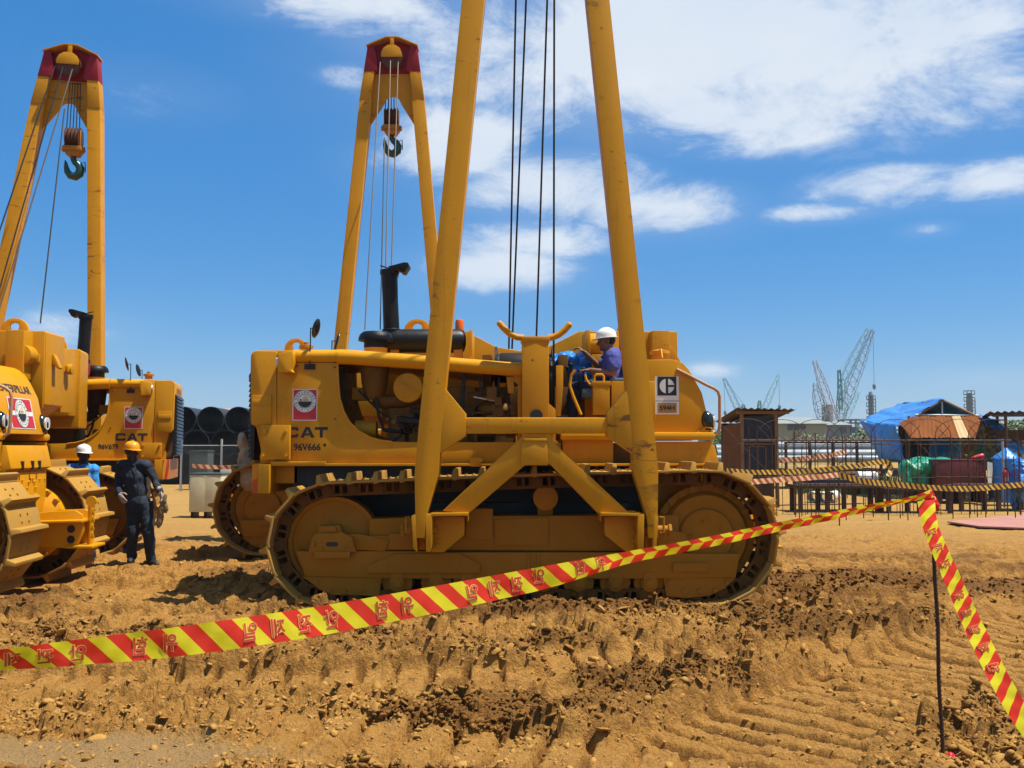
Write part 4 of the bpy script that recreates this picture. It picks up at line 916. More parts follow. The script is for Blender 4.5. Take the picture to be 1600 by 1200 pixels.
for x0, y0, Y0, x1, y1, Y1, m in ((86, 103, 16.95, -14, 400, 16.0, 'cable'), (98, 105, 16.95, -6, 470, 15.9, 'cable'), (113, 108, 16.95, 0, 480, 15.9, 'cable_light'), (101, 170, 17.2, 63, 505, 16.0, 'cable')):
    rope(BACK, [to_back(P(x0, y0, Y0)), to_back(P(x1, y1, Y1))], 0.012, M[m])

def hook_block(loc, yaw, label, drops):
    """loc is the top of the block; drops is how far the falls go up to the boom head"""
    t = empty('hook_block', loc, R(yaw)); tag(t, label, 'hook block', 'hook blocks hanging from red boom heads')
    for x in (-0.09, -0.03, 0.03, 0.09):
        m = MB(); m.lathe([(0.03, -0.026), (0.19, -0.026), (0.155, -0.006), (0.155, 0.006), (0.19, 0.026), (0.03, 0.026)], (x, 0, -0.20), 'x', 22); m.build('sheave', M['sheave'], t)
    m = MB()
    for x in (-0.135, 0.122): m.box(x, x+0.014, -0.10, 0.10, -0.36, -0.06)
    m.box(-0.15, 0.15, -0.13, 0.13, -0.44, -0.36)
    for s in (-1, 1): m.cyl((s*0.13, 0, -0.40), (s*0.19, 0, -0.40), 0.05, 12)
    m.prism([(-0.15, -0.44), (0.15, -0.44), (0.09, -0.53), (-0.09, -0.53)], -0.10, 0.10); m.build('block_body', M['block_orange'], t, 0.006)
    m = MB(); pts = [(0.0, -0.50), (0.0, -0.58), (0.035, -0.63), (0.085, -0.67), (0.125, -0.74), (0.11, -0.83), (0.04, -0.885), (-0.04, -0.87), (-0.095, -0.80), (-0.115, -0.72), (-0.125, -0.64), (-0.135, -0.60)]
    rs = [0.05, 0.05, 0.058, 0.066, 0.074, 0.078, 0.076, 0.068, 0.056, 0.042, 0.024, 0.010]
    m.tube([(x, 0, z) for x, z in pts], rs, 14); hk = m.build('hook', M['hook_green'], t)
    m = MB(); m.tube([(0.11, 0, -0.66), (0.20, 0, -0.62), (0.21, 0, -0.80), (0.14, 0, -0.80)], 0.010, 6); m.build('hook_handle', M['hook_green'], hk)
    m = MB()
    for x in (-0.115, -0.06, -0.005, 0.05, 0.105): m.tube([(x, -0.05, -0.1), (x*0.8, 0.0, drops)], 0.009, 6)
    m.build('rope_fall', M['cable'], t)
    return t
hk2 = P(612, 168, 18.25); hook_block(hk2, 0, 'green hook and rusty sheaves hanging in the middle of the sky under red boom head', 0.75)
hk3 = P(116, 199, 17.3); hook_block(hk3, 8, 'green hook and orange sheave block hanging at upper left', 0.80)
# cloth sack on the second machine's front
m = MB()
for c, r in (((379, 690), (0.07, 0.12, 0.14)), ((383, 715), (0.10, 0.14, 0.20)), ((389, 745), (0.13, 0.15, 0.22)), ((386, 730), (0.12, 0.14, 0.2))):
    q = P(c[0], c[1], 15.3); m.ell(q, r)
sk = fused(m, 'cloth_sack', 0.02, M['sack'], None, 3, 0.03, 7)
tag(sk, 'pale cloth sack hanging on the front of the second pipelayer', 'sack')
# ------------------------------------------------------------------ churned clay ground
_perm = rng.permutation(512).astype(np.int32)
def _h(ix, iy, k):
    return _perm[(ix*1619+iy*31337+k*6971+_perm[(ix*7+iy*13+k) & 511]*17) & 511].astype(np.float32)/511.0
def vnoise(x, y, k=0):
    """smooth lattice noise in 0..1"""
    xi, yi = np.floor(x).astype(np.int64), np.floor(y).astype(np.int64); fx, fy = x-xi, y-yi
    fx = fx*fx*fx*(fx*(fx*6-15)+10); fy = fy*fy*fy*(fy*(fy*6-15)+10)
    a = _h(xi, yi, k); b = _h(xi+1, yi, k); c = _h(xi, yi+1, k); d = _h(xi+1, yi+1, k)
    return (a+(b-a)*fx)+((c+(d-c)*fx)-(a+(b-a)*fx))*fy
def fbm(x, y, k=0, octv=4, gain=0.5):
    s = 0; a = 1; t = 0
    for o in range(octv):
        c, n = math.cos(0.6*o), math.sin(0.6*o)
        s = s+a*vnoise((x*c-y*n)*2**o, (x*n+y*c)*2**o, k+o); t += a; a *= gain
    return s/t
def voro(x, y, k=0):
    """distance to the nearest and second nearest scattered point, and that point's random value"""
    xi, yi = np.floor(x).astype(np.int64), np.floor(y).astype(np.int64)
    f1 = np.full(x.shape, 9.0, np.float32); f2 = f1.copy(); idv = np.zeros_like(f1)
    for dx in (-1, 0, 1):
        for dy in (-1, 0, 1):
            cx, cy = xi+dx, yi+dy
            px, py = cx+_h(cx, cy, k+50), cy+_h(cx, cy, k+90); d = np.hypot(px-x, py-y).astype(np.float32); r = _h(cx, cy, k+130)
            near = d < f1
            f2 = np.where(near, f1, np.minimum(f2, d)); idv = np.where(near, r, idv); f1 = np.where(near, d, f1)
    return f1, f2, idv
def plates(x, y, k=0, tilt=1.0):
    """broken crust: every cell a flat piece with its own height and tilt"""
    xi, yi = np.floor(x).astype(np.int64), np.floor(y).astype(np.int64)
    f1 = np.full(x.shape, 9.0, np.float32); f2 = f1.copy(); h = np.zeros_like(f1)
    for dx in (-1, 0, 1):
        for dy in (-1, 0, 1):
            cx, cy = xi+dx, yi+dy
            ex, ey = x-(cx+_h(cx, cy, k+50)), y-(cy+_h(cx, cy, k+90)); d = (np.abs(ex)**1.4+np.abs(ey)**1.4).astype(np.float32)**(1/1.4)
            q = _h(cx, cy, k+130)+tilt*((_h(cx, cy, k+170)-0.5)*ex+(_h(cx, cy, k+210)-0.5)*ey)*2
            near = d < f1; f2 = np.where(near, f1, np.minimum(f2, d)); h = np.where(near, q, h); f1 = np.where(near, d, f1)
    return h, f2-f1
def sstep(a, b, x):
    t = np.clip((x-a)/(b-a), 0, 1); return t*t*(3-2*t)
def blob(X, Y, cx, cy, rx, ry): return np.exp(-(((X-cx)/rx)**2+((Y-cy)/ry)**2))

LANES = [  # x0, y0, x1, y1, width, depth: prints left by crawler tracks
    (-9, 7.05, 0.4, 7.25, 0.86, 0.095), (0.2, 7.75, 3.2, 8.1, 0.80, 0.07), (2.9, 10.55, 11, 10.7, 0.84, 0.06), (2.9, 12.8, 9, 12.9, 0.84, 0.05),
    (-1.5, 5.9, 1.8, 5.3, 0.80, 0.06), (-6, 9.3, 0.8, 9.2, 0.8, 0.065), (1.2, 5.55, 5.6, 9.9, 1.3, 0.12), (3.5, 6.2, 7, 9.7, 1.0, 0.11), (-7.5, 12.0, -2.8, 11.6, 0.8, 0.04)]
MACH = [(MX, MY, 0), (-2.0, 16.5, 180), (-8.5, 15.9, 193), (-7.82, 11.52, 4)]
def ground_height(X, Y):
    near = 1-sstep(13, 30, np.hypot(X*0.9, Y))
    rough = 0.35+0.65*sstep(24, 12, Y)
    wx, wy = X+0.35*(fbm(X*1.3, Y*1.3, 3, 3)-0.5), Y+0.35*(fbm(X*1.3+9, Y*1.3, 7, 3)-0.5)
    big = (fbm(X*0.35, Y*0.45, 11, 3)-0.5)*0.16+(fbm(X*0.95, Y*1.3, 13, 4)-0.5)*0.13
    # heaps and berms pushed up by the tracks
    heap = 0.13*blob(X, Y, 0.55, 9.75, 1.5, 0.28)+0.11*blob(X, Y, 0.65, 8.9, 0.55, 0.5)+0.17*blob(X, Y, 2.75, 8.75, 0.9, 0.38)+0.09*blob(X, Y, 1.9, 9.55, 0.9, 0.25)
    heap = heap+0.13*blob(X, Y, 4.6, 11.8, 2.6, 0.5)+0.10*blob(X, Y, 5.5, 13.8, 3.0, 0.45)+0.10*blob(X, Y, -2.9, 9.5, 1.6, 0.35)+0.12*blob(X, Y, -3.2, 13.2, 1.2, 0.5)+0.10*blob(X, Y, -5.2, 10.3, 1.2, 0.5)
    heap = heap+0.05*blob(X, Y, -0.6, 6.2, 1.3, 0.25)+0.06*blob(X, Y, -1.2, 8.0, 1.6, 0.22)+0.06*blob(X, Y, 0.2, 6.5, 0.9, 0.3)
    # clods: rounded lumps with gaps, at three sizes
    m1 = sstep(0.40, 0.62, fbm(X*0.8, Y*1.1, 21, 4)); m2 = sstep(0.36, 0.58, fbm(X*1.3+3, Y*1.7, 25, 4))
    f1, f2, i1 = voro(wx*4.2, wy*5.2, 1); lump = np.clip(1-(f1*1.25)**2, 0, 1)*(0.35+0.65*i1)
    g1, g2, i2 = voro(wx*10.5+4, wy*12.5, 2); lump2 = np.clip(1-(g1*1.3)**2, 0, 1)*(0.2+0.8*i2)
    h1, h2, i3 = voro(wx*27, wy*30, 3); lump3 = np.clip(1-(h1*1.3)**2, 0, 1)*(0.2+0.8*i3)
    heapy = np.clip(heap*9, 0, 1)
    res0 = sstep(13, 8.5, Y); clod = 0.060*lump*m1*(0.6+0.4*heapy)+(0.018+0.014*res0)*lump2*np.maximum(m2, heapy)+(0.003+0.017*res0)*lump3*(0.35+0.65*np.maximum(m2, heapy))
    # ragged, torn clay: sharp ridges
    rdg = 1-np.abs(2*fbm(wx*3.1, wy*4.2, 31, 4)-1); torn = 0.09*(rdg**3)*sstep(0.42, 0.62, fbm(X*0.7+5, Y*0.9, 33, 3))
    rdg2 = 1-np.abs(2*fbm(wx*9, wy*12, 36, 3)-1); torn = torn+0.022*rdg2**2*(0.4+0.6*sstep(0.35, 0.6, fbm(X*0.9+15, Y*1.1, 38, 3)))
    # dried crust with cracks
    c1, c2, ic = voro(wx*3.2+1, wy*4.2+2, 5); crack = sstep(0.085, 0.0, c2-c1); mc = sstep(0.40, 0.6, fbm(X*0.6+8, Y*0.8, 41, 3))
    k1, k2, ik = voro(wx*8+1, wy*9+2, 6); crack2 = sstep(0.07, 0.0, k2-k1)
    crust = -0.032*crack*mc-0.013*crack2*mc+0.03*(ic-0.5)*mc
    fine = (fbm(X*14, Y*17, 51, 4, 0.6)-0.5)*(0.016+0.018*sstep(12, 7, Y))+(fbm(X*45, Y*50, 55, 2)-0.5)*0.012
    lane_m = np.zeros_like(X); lane_h = np.zeros_like(X); lane_top = np.zeros_like(X); lane_s = np.zeros_like(X)
    for x0, y0, x1, y1, w, dep in LANES:
        L_ = math.hypot(x1-x0, y1-y0); ux, uy = (x1-x0)/L_, (y1-y0)/L_
        a = (X-x0)*ux+(Y-y0)*uy; b = -(X-x0)*uy+(Y-y0)*ux+0.05*(vnoise(X*2, Y*2, 61)-0.5)
        ins = sstep(w/2+0.03, w/2-0.03, np.abs(b))*sstep(-0.2, 0.2, a)*sstep(L_+0.2, L_-0.2, a)
        keep = sstep(0.16, 0.36, fbm(X*1.4+x0, Y*1.4, 63, 3)) if dep < 0.1 else 0.45+0.55*sstep(0.30, 0.50, fbm(X*1.4+x0, Y*1.4, 63, 3)); ins = ins*(0.12+0.88*keep)
        u = (a+(0.030 if dep < 0.1 else 0.02)*(vnoise(X*5, Y*5, 65)-0.5))/(0.27 if dep < 0.1 else 0.225); fr = u-np.floor(u); rv = _h(np.floor(u).astype(np.int64), np.zeros_like(u, dtype=np.int64)+int(w*100), 70)
        groove = sstep(0.0, 0.04, fr)*sstep(0.27, 0.17, fr) if dep < 0.1 else sstep(0.0, 0.14, fr)*sstep(0.58, 0.36, fr)
        plate = 0.030*(fr-0.5)+0.030*(rv-0.5)
        prof = -dep*0.35-dep*groove+plate
        rim = dep*0.9*np.exp(-((np.abs(b)-w/2-0.09)/0.07)**2)*sstep(-0.2, 0.2, a)*sstep(L_+0.2, L_-0.2, a)*keep
        lane_h = lane_h*(1-ins)+prof*ins+rim; lane_m = np.maximum(lane_m, ins); lane_s = np.maximum(lane_s, ins if dep >= 0.1 else 0*ins); lane_top = np.maximum(lane_top, ins*(1-groove))
    w2x, w2y = X+0.05*(fbm(X*9, Y*9, 101, 3)-0.5), Y+0.05*(fbm(X*9+7, Y*9, 105, 3)-0.5)
    p1, e1 = plates(w2x*3.6, w2y*4.6, 11, 1.3); p2, e2 = plates(w2x*8.5, w2y*10.5, 12, 1.3); p3, e3 = plates(w2x*19, w2y*23, 13, 1.2)
    mp_ = sstep(0.36, 0.56, fbm(X*0.75+20, Y*1.0, 107, 4)); mq = sstep(0.30, 0.52, fbm(X*1.5+30, Y*1.9, 109, 3))
    res = sstep(12.5, 8.0, Y); broken = 0.070*(p1-0.5)*mp_+(0.022+0.020*res)*(p2-0.5)*np.maximum(mp_, mq)*(1-0.3*heapy)+(0.004+0.016*res)*(p3-0.5)*(0.25+0.75*np.maximum(mq, heapy))
    broken = broken-0.045*sstep(0.09, 0.0, e1)*mp_-0.022*res*sstep(0.11, 0.0, e2)*np.maximum(mp_, mq)
    rest = clod*0.75+torn*0.8+crust+broken
    # a smeared smooth patch in the near left corner
    sm = sstep(0.25, 0.65, blob(X, Y, -2.6, 5.55, 1.5, 0.34))
    rest = rest*(1-0.9*sm)*(1-0.86*lane_m)*(1-0.6*lane_s)
    h = (big*(1-0.45*lane_m)+heap+rest*rough+lane_h+fine*(1-0.5*sm))*(0.12+0.88*near)
    flat = np.zeros_like(X)
    for mx, my, yw in MACH:
        c, s = math.cos(R(yw)), math.sin(R(yw)); lx = c*(X-mx)+s*(Y-my); ly = -s*(X-mx)+c*(Y-my)
        under = sstep(2.75, 2.3, np.abs(lx))*sstep(1.62, 1.48, np.abs(ly)); flat = np.maximum(flat, under)
    h = h-0.03
    h = h*(1-flat)+np.minimum(h, 0.0)*0.3*flat-0.02*flat
    near_track = blob(X, Y, 0.1, 10.05, 2.6, 0.16); h = h+0.055*near_track*(0.3+fbm(X*2.2, Y*2, 81, 3))
    soil = np.clip(0.15+0.9*np.maximum(m1*0.5, heapy*0.95)+0.6*(fbm(X*1.1+2, Y*1.6, 83, 4)-0.45)-0.5*lane_top-0.45*mc*(1-crack)-0.7*sm, 0, 1)
    soil = np.maximum(soil, 0.75*sstep(0.3, 0.8, blob(X, Y, 5.2, 12.2, 4.2, 1.6))*sstep(0.3, 0.55, fbm(X*1.2, Y*1.5, 85, 3)))
    soil = soil*sstep(26, 14, Y)*(1-0.75*blob(X, Y, 2.1, 5.15, 1.2, 0.5))
    return h.astype(np.float32), soil.astype(np.float32), sm.astype(np.float32)

def axis(segs):
    out = [segs[0][0]]
    for a, b, d0, d1 in segs:
        x = out[-1]; 
        while x < b-1e-6:
            t = (x-a)/(b-a); x += d0*(d1/d0)**t if d0 > 0 else d1; out.append(min(x, b))
    return out
ys = np.array(axis([(-6, 3.2, 0.8, 0.15), (3.2, 4.6, 0.1, 0.02), (4.6, 8.5, 0.0125, 0.0155), (8.5, 14.5, 0.0155, 0.035), (14.5, 30, 0.035, 0.25), (30, 90, 0.3, 4), (90, 1400, 5, 120)]), np.float32)
xp = axis([(0, 3.3, 0.015, 0.015), (3.3, 6.5, 0.016, 0.028), (6.5, 12, 0.03, 0.12), (12, 40, 0.15, 1.5), (40, 1300, 2, 150)])
xs = np.array([-v for v in xp[:0:-1]]+xp, np.float32)
GX, GY = np.meshgrid(xs, ys)
GH, GS, GM = ground_height(GX, GY)
nx, ny = len(xs), len(ys)
gm = bpy.data.meshes.new('ground'); nv = nx*ny; nf = (nx-1)*(ny-1)
gm.vertices.add(nv); gm.vertices.foreach_set('co', np.stack([GX, GY, GH], -1).astype(np.float32).ravel())
ii = (np.arange(ny-1)[:, None]*nx+np.arange(nx-1)[None, :]).ravel()
quad = np.stack([ii, ii+1, ii+nx+1, ii+nx], -1).astype(np.int32)
gm.loops.add(nf*4); gm.loops.foreach_set('vertex_index', quad.ravel())
gm.polygons.add(nf); gm.polygons.foreach_set('loop_start', np.arange(0, nf*4, 4, dtype=np.int32))
gm.polygons.foreach_set('use_smooth', np.ones(nf, bool))
at_ = gm.attributes.new('soil', 'FLOAT', 'POINT'); at_.data.foreach_set('value', GS.ravel())
at_ = gm.attributes.new('smear', 'FLOAT', 'POINT'); at_.data.foreach_set('value', GM.ravel())
gm.update(); gm.validate()
t = NT('churned_clay')
asoil = t.n('ShaderNodeAttribute', attribute_name='soil').outputs['Fac']; asm = t.n('ShaderNodeAttribute', attribute_name='smear').outputs['Fac']
pale = t.mix(t.noise(1.6, 6, 0.65), (0.31, 0.132, 0.018, 1), (0.53, 0.282, 0.066, 1))
pale = t.mix(t.ramp(t.noise(9, 6, 0.7), 0.4, 0.75), pale, (0.33, 0.150, 0.028, 1))
damp = t.mix(t.noise(5, 6, 0.7), (0.105, 0.042, 0.007, 1), (0.23, 0.100, 0.018, 1))
fac = t.math('MULTIPLY', t.ramp(t.math('ADD', asoil, t.math('MULTIPLY', t.math('SUBTRACT', t.noise(9, 8, 0.75), 0.5), 1.5)), 0.05, 0.75), 0.85)
cc = t.mix(fac, pale, damp)
cc = t.mix(t.math('MULTIPLY', asm, 0.6), cc, (0.30, 0.205, 0.092, 1))
geo = t.n('ShaderNodeNewGeometry'); sp = t.n('ShaderNodeSeparateXYZ'); t.l(geo.outputs['Position'], sp.inputs[0])
far = t.ramp(sp.outputs[1], 14, 26)
sand = t.mix(t.noise(0.5, 7, 0.65, stretch=(0.5, 1, 1)), (0.36, 0.182, 0.035, 1), (0.54, 0.320, 0.088, 1))
sand = t.mix(t.math('MULTIPLY', t.ramp(t.noise(0.09, 5, 0.6), 0.48, 0.62), t.ramp(sp.outputs[1], 40, 70)), sand, (0.13, 0.15, 0.04, 1))
cc = t.mix(far, cc, sand)
t.l(cc, t.b.inputs['Base Color']); t.b.inputs['Roughness'].default_value = 0.93; t.b.inputs['Specular IOR Level'].default_value = 0.25
bh = t.math('ADD', t.noise(42, 6, 0.7), t.math('MULTIPLY', t.noise(130, 3, 0.6), 0.35)); 
vn = t.n('ShaderNodeTexVoronoi', feature='F1'); vn.inputs['Scale'].default_value = 30; mpv = t.n('ShaderNodeMapping'); mpv.inputs['Scale'].default_value = (1, 1.25, 0.6)
wv = t.n('ShaderNodeVectorMath', operation='MULTIPLY_ADD'); nzz = t.n('ShaderNodeTexNoise'); nzz.inputs['Scale'].default_value = 22; t.l(t.co.outputs['Object'], nzz.inputs['Vector']); t.l(nzz.outputs[1], wv.inputs[0]); wv.inputs[1].default_value = (0.05, 0.05, 0.05); t.l(t.co.outputs['Object'], wv.inputs[2])
t.l(wv.outputs[0], mpv.inputs[0]); t.l(mpv.outputs[0], vn.inputs['Vector'])
spc = t.n('ShaderNodeSeparateColor'); t.l(vn.outputs['Color'], spc.inputs[0])
bh = t.math('ADD', bh, t.math('MULTIPLY', spc.outputs[0], 0.7)); bh = t.math('SUBTRACT', bh, t.math('MULTIPLY', vn.outputs['Distance'], 0.5)); t.bump(bh, 1.0, 0.032)
gm.materials.append(t.m)
ground = bpy.data.objects.new('ground', gm); COL.objects.link(ground); tag(ground, 'churned yellow brown clay ground with crawler track prints', kind='structure')
def gh(x, y):
    i = int(np.clip(np.searchsorted(xs, x), 1, nx-1)); j = int(np.clip(np.searchsorted(ys, y), 1, ny-1)); return float(GH[j, i])
# broken clods and flakes of clay lying on it
def ico(sub):
    bm = bmesh.new(); bmesh.ops.create_icosphere(bm, subdivisions=sub, radius=1.0); v = np.array([q.co for q in bm.verts], np.float32); f = np.array([[q.index for q in p.verts] for p in bm.faces], np.int32); bm.free(); return v, f
def clods(name, n, sub, rmin, rmax, power, ymax, flat, label, seed):
    rg = np.random.default_rng(seed); bv, bf = ico(sub); V = []; T = []; k = 0
    Ys = 4.65+(ymax-4.65)*rg.random(n*6)**1.35; Xs = (rg.random(n*6)*2-1)*(0.56*Ys+0.2)
    ix = np.clip(np.searchsorted(xs, Xs), 1, nx-1); iy = np.clip(np.searchsorted(ys, Ys), 1, ny-1)
    soil, sm, z = GS[iy, ix], GM[iy, ix], GH[iy, ix]
    pr = np.clip(0.18+1.1*soil, 0, 1)*(0.25+0.75*sstep(0.40, 0.62, fbm(Xs*1.1+3, Ys*1.4, 211, 4)))*(1-0.85*sstep(0.2, 0.5, sm))
    lane = np.zeros_like(Xs)
    for x0, y0, x1, y1, w, dep in LANES:
        if dep < 0.06: continue
        L_ = math.hypot(x1-x0, y1-y0); ux, uy = (x1-x0)/L_, (y1-y0)/L_; a = (Xs-x0)*ux+(Ys-y0)*uy; b = -(Xs-x0)*uy+(Ys-y0)*ux
        lane = np.maximum(lane, (np.abs(b) < w/2)*(a > 0)*(a < L_))
    pr = pr*(1-0.72*lane)
    for mx, my, yw in MACH:
        c, s = math.cos(R(yw)), math.sin(R(yw)); lx = c*(Xs-mx)+s*(Ys-my); ly = -s*(Xs-mx)+c*(Ys-my); pr = pr*(1-((np.abs(lx) < 2.75)*(np.abs(ly) < 1.62)))
    pick = np.nonzero(rg.random(len(Xs)) < pr)[0][:n]
    for q in pick:
        r = rmin+(rmax-rmin)*rg.random()**power
        v = bv.astype(np.float64)
        for _ in range(9 if sub > 1 else 5):                      # broken faces
            d = rg.normal(size=3); d /= np.linalg.norm(d); cut = 0.35+0.35*rg.random(); e = np.maximum(v @ d-cut, 0); v = v-e[:, None]*d
        v = v*(0.92+0.16*rg.random((len(bv), 1)))*np.array([1.25, 0.8+0.5*rg.random(), flat*1.5*(0.6+0.7*rg.random())])
        ax = rg.normal(size=2)*0.30; a = rg.random()*6.283; c, s = math.cos(a), math.sin(a)
        v = v @ np.array([[c, -s, 0], [s, c, 0], [0, 0, 1]]); v[:, 2] += v[:, 0]*ax[0]+v[:, 1]*ax[1]
        V.append(v*r+np.array([Xs[q], Ys[q], z[q]+r*flat*0.05])); T.append(np.full(len(bv), np.clip(0.85*soil[q]+0.30*(rg.random()-0.35), 0, 1)))
    m_ = len(V); V = np.concatenate(V).astype(np.float32); Fa = (bf[None]+(np.arange(m_)*len(bv))[:, None, None]).reshape(-1, 3).astype(np.int32)
    me = bpy.data.meshes.new(name); me.vertices.add(len(V)); me.vertices.foreach_set('co', V.ravel()); me.loops.add(Fa.size); me.loops.foreach_set('vertex_index', Fa.ravel())
    me.polygons.add(len(Fa)); me.polygons.foreach_set('loop_start', np.arange(0, Fa.size, 3, dtype=np.int32))
    me.attributes.new('tone', 'FLOAT', 'POINT').data.foreach_set('value', np.concatenate(T).astype(np.float32)); me.update(); me.validate(); me.materials.append(M['clod'])
    o = bpy.data.objects.new(name, me); COL.objects.link(o); return tag(o, label, kind='stuff')
t = NT('clod_soil'); tone = t.n('ShaderNodeAttribute', attribute_name='tone').outputs['Fac']
cc = t.mix(t.ramp(t.math('ADD', tone, t.math('MULTIPLY', t.math('SUBTRACT', t.noise(9, 5, 0.7), 0.5), 0.6)), 0.05, 0.65), t.mix(t.noise(4, 4), (0.31, 0.142, 0.022, 1), (0.50, 0.285, 0.075, 1)), t.mix(t.noise(7, 4), (0.10, 0.040, 0.006, 1), (0.24, 0.105, 0.018, 1)))
t.l(cc, t.b.inputs['Base Color']); t.b.inputs['Roughness'].default_value = 0.95; t.b.inputs['Specular IOR Level'].default_value = 0.2; t.bump(t.noise(70, 4, 0.7), 0.7, 0.012); M['clod'] = t.m
clods('large_clods', 1500, 2, 0.025, 0.055, 2.2, 13.5, 0.34, 'large broken clods of clay lying on the churned ground', 1)
clods('broken_clods', 11500, 1, 0.010, 0.034, 1.7, 12.5, 0.42, 'broken clods of clay scattered over the churned ground', 2)
clods('loose_crumbs', 22000, 1, 0.005, 0.016, 1.2, 9.5, 0.6, 'small crumbs of soil scattered over the churned ground', 3)
# ------------------------------------------------------------------ people
M['skin_dark'] = plain('dark_skin', (0.045, 0.021, 0.012), 0.45, 0, 0.25, 12, bump=0.1)
M['skin_brown'] = plain('brown_skin', (0.17, 0.075, 0.040), 0.5, 0, 0.25, 12, bump=0.1)
M['coverall'] = plain('navy_coverall', (0.008, 0.016, 0.030), 0.85, 0, 0.35, 5, (0.05, 0.045, 0.035), 0.25, bump=0.35, bscale=16, bdist=0.02)
M['shirt_blue'] = plain('blue_shirt', (0.035, 0.26, 0.62), 0.85, 0, 0.2, 5, bump=0.35, bscale=16, bdist=0.02)
M['shirt_indigo'] = plain('indigo_shirt', (0.060, 0.070, 0.28), 0.85, 0, 0.2, 5, bump=0.35, bscale=16, bdist=0.02)
M['trousers'] = plain('navy_trousers', (0.010, 0.014, 0.040), 0.9, 0, 0.25, 5, bump=0.35, bscale=16, bdist=0.02)
M['boot'] = plain('black_boot', (0.015, 0.013, 0.011), 0.6, 0, 0.3, 6, (0.2, 0.13, 0.06), 0.5)
M['glove'] = plain('pale_work_glove', (0.36, 0.29, 0.23), 0.9, 0, 0.3, 20)
M['hat_white'] = plain('white_hard_hat', (0.78, 0.75, 0.66), 0.35, 0, 0.08, 4, bump=0)
M['hat_yellow'] = plain('yellow_hard_hat', (0.76, 0.31, 0.006), 0.35, 0, 0.1, 4, bump=0)
M['hair'] = plain('black_hair', (0.008, 0.007, 0.006), 0.8)
M['eye'] = plain('eye_white', (0.5, 0.46, 0.42), 0.3, bump=0)
M['rag'] = plain('dirty_rag', (0.20, 0.15, 0.07), 0.95, 0, 0.4, 12, bump=0.5, bscale=20)

def hand(mb, w, d, n, k=1.0, curl=0.5, side=1, fat=0.0):
    """palm, four unequal fingers bending towards the palm side n, thumb leaving the side of the palm"""
    w, d, n = Vector(w), Vector(d).normalized(), Vector(n); n = (n-d*n.dot(d)).normalized(); s = d.cross(n)*side
    Mx = Matrix((d, s, n)).transposed()
    mb.ell(w+d*0.045*k, (0.056*k, (0.040+fat)*k, (0.017+fat)*k), Mx, 12, 8); mb.ell(w+d*0.078*k, (0.026*k, (0.041+fat)*k, (0.014+fat)*k), Mx, 12, 8)
    for i, (off, ln) in enumerate(((-0.030, 0.068), (-0.010, 0.080), (0.011, 0.075), (0.030, 0.058))):
        p = w+d*0.088*k+s*off*k; a = 0.0; r = (0.0088+fat)*k
        for j, f in enumerate((0.45, 0.30, 0.25)):
            a += curl*(0.75+0.12*j); q = p+(d*math.cos(a)+n*math.sin(a)+s*off*1.2)*ln*f*k; mb.cap(p, q, r, r*0.92, 8); p = q; r *= 0.92
    p = w+d*0.02*k-s*0.034*k; q = p+(d*0.6-s*0.75+n*0.25).normalized()*0.042*k; mb.cap(p, q, (0.013+fat)*k, (0.011+fat)*k, 8)
    mb.cap(q, q+(d*0.9-s*0.25+n*0.35).normalized()*0.036*k, (0.011+fat)*k, (0.009+fat)*k, 8)

def head(mb, c, face, up=(0, 0, 1)):
    f = Vector(face).normalized(); u = Vector(up); u = (u-f*u.dot(f)).normalized(); r = f.cross(u)
    Mx = Matrix((r, f, u)).transposed(); at = lambda x, y, z: Vector(c)+r*x+f*y+u*z
    mb.ell(at(0, -0.008, 0.025), (0.074, 0.094, 0.092), Mx, 20, 14); mb.ell(at(0, 0.022, -0.050), (0.060, 0.066, 0.070), Mx, 16, 12); mb.ell(at(0, 0.062, -0.090), (0.030, 0.026, 0.022), Mx)
    mb.cap(at(0, 0.084, 0.012), at(0, 0.108, -0.028), 0.010, 0.015, 8); mb.ell(at(0.014, 0.094, -0.033), (0.010, 0.010, 0.008), Mx, 8, 6); mb.ell(at(-0.014, 0.094, -0.033), (0.010, 0.010, 0.008), Mx, 8, 6)
    mb.ell(at(0, 0.078, -0.058), (0.026, 0.014, 0.008), Mx, 10, 6); mb.ell(at(0, 0.074, -0.070), (0.023, 0.014, 0.009), Mx, 10, 6)
    for s in (-1, 1):
        mb.ell(at(s*0.030, 0.074, 0.034), (0.026, 0.014, 0.009), Mx, 10, 6); mb.ell(at(s*0.044, 0.058, -0.022), (0.022, 0.022, 0.022), Mx, 10, 6)
        mb.ell(at(s*0.077, -0.010, -0.005), (0.010, 0.020, 0.034), Mx, 10, 8)
    return at, Mx

